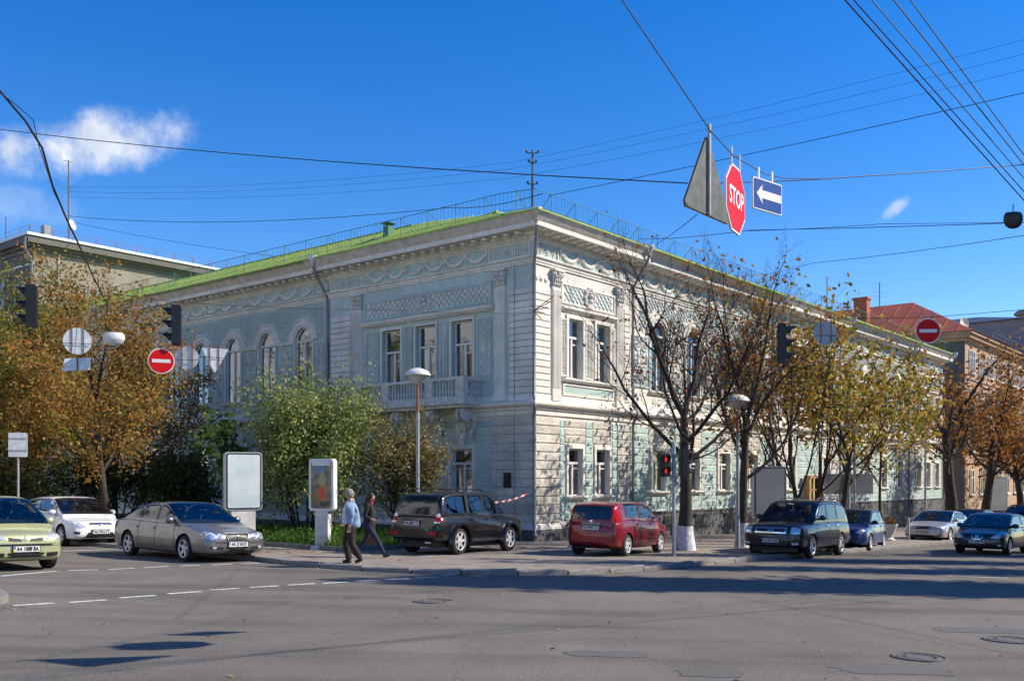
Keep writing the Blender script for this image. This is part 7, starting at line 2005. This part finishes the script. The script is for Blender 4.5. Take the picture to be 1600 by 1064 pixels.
def head_shape(cx, cz, s):
    """skull, jaw, nose, brow, lips and ears, facing +x; s is half the head height"""
    b = MB(); vs_, fs = [], []; n, m = 20, 16
    for i in range(m + 1):
        th = math.pi * i / m; z = math.cos(th)
        for k in range(n):
            a = 2*math.pi*k/n; rx, ry = .84, .68
            low = max(0, -z)
            x = math.sin(th)*math.cos(a)*rx; y = math.sin(th)*math.sin(a)*ry*(1 - .32*low**1.3)
            if x > 0: x = x*(1 - .10*low) + .10*low
            else: x = x*(1 - .45*low**1.5)
            fx = max(0, math.cos(a))**3 * math.sin(th)
            x += .05*fx*math.exp(-((z - .22)/.1)**2) - .05*fx*math.exp(-((z - .06)/.07)**2) * (abs(math.sin(a)) > .2) + .04*fx*math.exp(-((z + .45)/.07)**2) + .05*fx*math.exp(-((z + .85)/.12)**2)
            vs_.append((cx + s*x, s*y, cz + s*z))
    for i in range(m):
        for k in range(n): fs.append((i*n+k, (i+1)*n+k, (i+1)*n+(k+1) % n, i*n+(k+1) % n))
    b.add(vs_, fs)
    X = cx + s*.84
    b.add([(X - .02*s, 0, cz + .14*s), (X - .06*s, -.13*s, cz - .22*s), (X - .06*s, .13*s, cz - .22*s), (X + .20*s, 0, cz - .19*s), (X - .02*s, 0, cz - .3*s)], [(0, 1, 3), (0, 3, 2), (1, 4, 3), (2, 3, 4)])
    for sd in (-1, 1): b.ball((cx - .02*s, sd*.70*s, cz - .05*s), (.13*s, .05*s, .24*s), 8, 6)
    return b
def person(loc, heading, P):
    root = empty('person', loc, heading, P['label'], 'person', 'people walking on the pavement')
    me = skin_mesh('body', P['body'], [M['skin']], 2)
    cx, cz, s = P['head']; bm = bmesh.new(); bm.from_mesh(me); hm = head_shape(cx, cz, s).mesh('head', M['skin'], 80, True); bm.from_mesh(hm); bm.to_mesh(me); bm.free()
    me.polygons.foreach_set('use_smooth', [True]*len(me.polygons))
    link(bpy.data.objects.new('body', me), root)
    for sd in (-1, 1): MB().ball((cx + s*.76, sd*s*.27, cz + s*.06), (s*.05, s*.09, s*.05), 8, 5).build('eye', M['ink'], root, 60)
    MB().ball((cx + s*.80, 0, cz - s*.45), (s*.04, s*.2, s*.04), 8, 5).build('lips', M['lips'], root, 60)
    P['hair'](cx, cz, s, root)
    for nm, chains, m in P['clothes']:
        link(bpy.data.objects.new(nm, skin_mesh(nm, chains, [M[m]], 2)), root)
    return root
M['lips'] = mat('lips', (.38, .12, .10), .5, var=0)
def hair_cap(cx, cz, s, root, m, front=.30, back=-.55, puff=1.10, extra=None):
    """scalp following the skull, open over the face"""
    b = MB(); rn = random.Random(2); n, k_ = 22, 12; vs_, fs = [], []
    for i in range(k_ + 1):
        for k in range(n):
            a = 2*math.pi*k/n; c = math.cos(a)
            zlim = back + (front - back) * (0.5 + 0.5*c) ** 1.4          # hairline: high over the brow, low at the nape
            th = math.acos(max(-1, min(1, 1 - (1 - zlim) * i / k_)))
            q = puff * (1 + rn.uniform(-.02, .025))
            vs_.append((cx + s*(math.sin(th)*c*.85*q - .03), s*math.sin(th)*math.sin(a)*.72*q, cz + s*math.cos(th)*q))
    for i in range(k_):
        for k in range(n): fs.append((i*n+k, (i+1)*n+k, (i+1)*n+(k+1) % n, i*n+(k+1) % n))
    b.add(vs_, fs)
    if extra: extra(b)
    b.build('hair', M[m], root, 70)
# figures face +x, left is +y
man_body = [[(0, 0, .95, (.11, .09)), (0, 0, 1.15, (.12, .09)), (-.01, 0, 1.36, (.12, .09)), (0, 0, 1.45, .065), (.012, 0, 1.51, .06), (.022, 0, 1.57, .058)]]
for sd in (-1, 1):
    man_body.append([(-.01, 0, 1.36, (.12, .09)), (-.02, sd*.19, 1.38, .06), (-.06, sd*.24, 1.12, .045), (.0 if sd > 0 else .02, sd*.25, .90, .033)])
    man_body += hand_chains(.0 if sd > 0 else .02, sd*.25, .90, .12, 0, -1, sd)
    kn, an = ((.14, sd*.09, .52), (.06, sd*.09, .10)) if sd < 0 else ((-.02, sd*.09, .49), (-.22, sd*.09, .16))
    man_body.append([(0, 0, .95, (.11, .09)), (0, sd*.09, .88, .08), (*kn, .055), (*an, .04)])
man = dict(label='grey-haired man in a light denim jacket and dark trousers walking left', head=(.035, 1.625, .118), hair=lambda cx, cz, s, r: hair_cap(cx, cz, s, r, 'greyhair', .48, -.5, 1.12), body=man_body, clothes=[
    ('jacket', [[(-.045, 0, .80, (.20, .18)), (-.045, 0, .92, (.205, .185)), (-.04, 0, 1.08, (.20, .17)), (-.03, 0, 1.26, (.185, .14)), (-.02, 0, 1.40, (.15, .11)), (-.01, 0, 1.49, (.085, .085))]] + [[(-.03, 0, 1.26, (.185, .14)), (-.02, sd*.19, 1.37, .088), (-.065, sd*.262, 1.13, .070), (.0 if sd > 0 else .02, sd*.266, .92, .056)] for sd in (-1, 1)], 'denim'),
    ('shirt', [[(.07, 0, .86, (.13, .12)), (.09, 0, 1.02, (.15, .14)), (.085, 0, 1.18, (.13, .12)), (.055, 0, 1.36, (.10, .09)), (.03, 0, 1.49, (.07, .07))]], 'tee'),
    ('trousers', [[(0, 0, 1.04, (.16, .14)), (0, 0, .92, (.17, .15)), (0, 0, .86, (.165, .15))], [(0, 0, .86, (.165, .15)), (.03, -.095, .76, .115), (.14, -.09, .52, .092), (.075, -.09, .24, .080), (.05, -.09, .06, .082)], [(0, 0, .86, (.165, .15)), (-.01, .095, .76, .115), (-.02, .09, .49, .092), (-.17, .09, .24, .080), (-.235, .09, .10, .076)]], 'trousers'),
    ('shoe', [[(-.02, -.09, .048, .05), (.08, -.09, .046, .052), (.21, -.09, .034, .04)]], 'shoe'), ('shoe', [[(-.29, .09, .14, .046), (-.22, .09, .08, .05), (-.10, .09, .036, .04)]], 'shoe')])
pm = on_pave(548, 880); person((pm.x, pm.y, pm.z), R(183), man)
# woman: long stride to the right, dark coat, jeans, bag in the far hand
wb_ = [[(0, 0, .92, (.09, .08)), (0, 0, 1.12, (.09, .08)), (.0, 0, 1.30, (.10, .08)), (.01, 0, 1.38, .052), (.02, 0, 1.43, .046), (.03, 0, 1.49, .045)]]
for sd in (-1, 1):
    el_, wr = ((-.08, sd*.2, 1.06), (.12, sd*.2, .98)) if sd < 0 else ((-.06, sd*.2, 1.06), (.02, sd*.21, .84))
    wb_.append([(.0, 0, 1.30, (.10, .08)), (-.01, sd*.155, 1.32, .05), (*el_, .036), (*wr, .028)]); wb_ += hand_chains(*wr, .8 if sd < 0 else .1, 0, -.3 if sd < 0 else -1, sd, .7, .9)
    kn, an = ((.20, sd*.08, .50), (.40, sd*.08, .11)) if sd < 0 else ((-.10, sd*.08, .48), (-.38, sd*.08, .14))
    wb_.append([(0, 0, .92, (.09, .08)), (0, sd*.075, .86, .07), (*kn, .05), (*an, .035)])
def long_hair(cx, cz, s):
    def f(b): b.tube([(cx - .03, 0, cz + .02), (cx - .085, 0, cz - .06), (cx - .105, 0, cz - .18), (cx - .12, 0, cz - .32), (cx - .115, 0, cz - .42)], [.07, .085, .08, .06, .02], 12)
    return f
wom = dict(label='dark-haired woman in a black coat and jeans striding right with a brown bag', head=(.045, 1.555, .108), hair=lambda cx, cz, s, r: hair_cap(cx, cz, s, r, 'darkhair', .42, -.9, 1.13, long_hair(cx, cz, s)), body=wb_, clothes=[
    ('coat', [[(0, 0, .66, (.17, .155)), (0, 0, .80, (.175, .16)), (0, 0, .96, (.165, .14)), (0, 0, 1.12, (.145, .12)), (0, 0, 1.27, (.155, .12)), (.005, 0, 1.41, (.09, .085))]] + [[(0, 0, 1.27, (.155, .12)), (-.01, sd*.155, 1.32, .074), ((-.08 if sd < 0 else -.06), sd*.21, 1.06, .06), ((.10 if sd < 0 else .02), sd*.21, .985 if sd < 0 else .87, .05)] for sd in (-1, 1)], 'blackcoat'),
    ('jeans', [[(0, 0, .96, (.13, .12)), (0, 0, .84, (.14, .13))], [(0, 0, .84, (.14, .13)), (.04, -.078, .74, .098), (.205, -.08, .50, .070), (.36, -.08, .19, .054), (.405, -.08, .10, .052)], [(0, 0, .84, (.14, .13)), (-.03, .078, .74, .098), (-.10, .08, .48, .070), (-.32, .08, .22, .054), (-.39, .08, .14, .052)]], 'jeans'),
    ('scarf', [[(.01, 0, 1.385, (.066, .068)), (.02, 0, 1.435, (.06, .062))], [(.01, 0, 1.385, (.066, .068)), (.09, .0, 1.33, .03)]], 'scarf'),
    ('shoe', [[(.36, -.08, .05, .038), (.44, -.08, .05, .04), (.56, -.08, .08, .03)]], 'shoe'), ('shoe', [[(-.44, .08, .13, .036), (-.39, .08, .07, .038), (-.28, .08, .035, .032)]], 'shoe')])
pw = on_pave(577, 871); person((pw.x, pw.y, pw.z), R(-3), wom)
bg = empty('handbag', (pw.x + .03, pw.y + .26, pw.z), R(0), "brown leather handbag hanging from the striding woman's hand", 'bag')
b = MB(); b.add([(-.17, -.05, .32), (.17, -.05, .32), (.17, .05, .32), (-.17, .05, .32), (-.13, -.03, .60), (.13, -.03, .60), (.13, .03, .60), (-.13, .03, .60)], [(0,3,2,1), (4,5,6,7), (0,1,5,4), (1,2,6,5), (2,3,7,6), (3,0,4,7)]); b.build('pouch', M['bag'], bg)
MB().tube([(-.09, 0, .59), (-.07, 0, .72), (0, 0, .77), (.07, 0, .72), (.09, 0, .59)], .012, 6).build('strap', M['bag'], bg, 60)
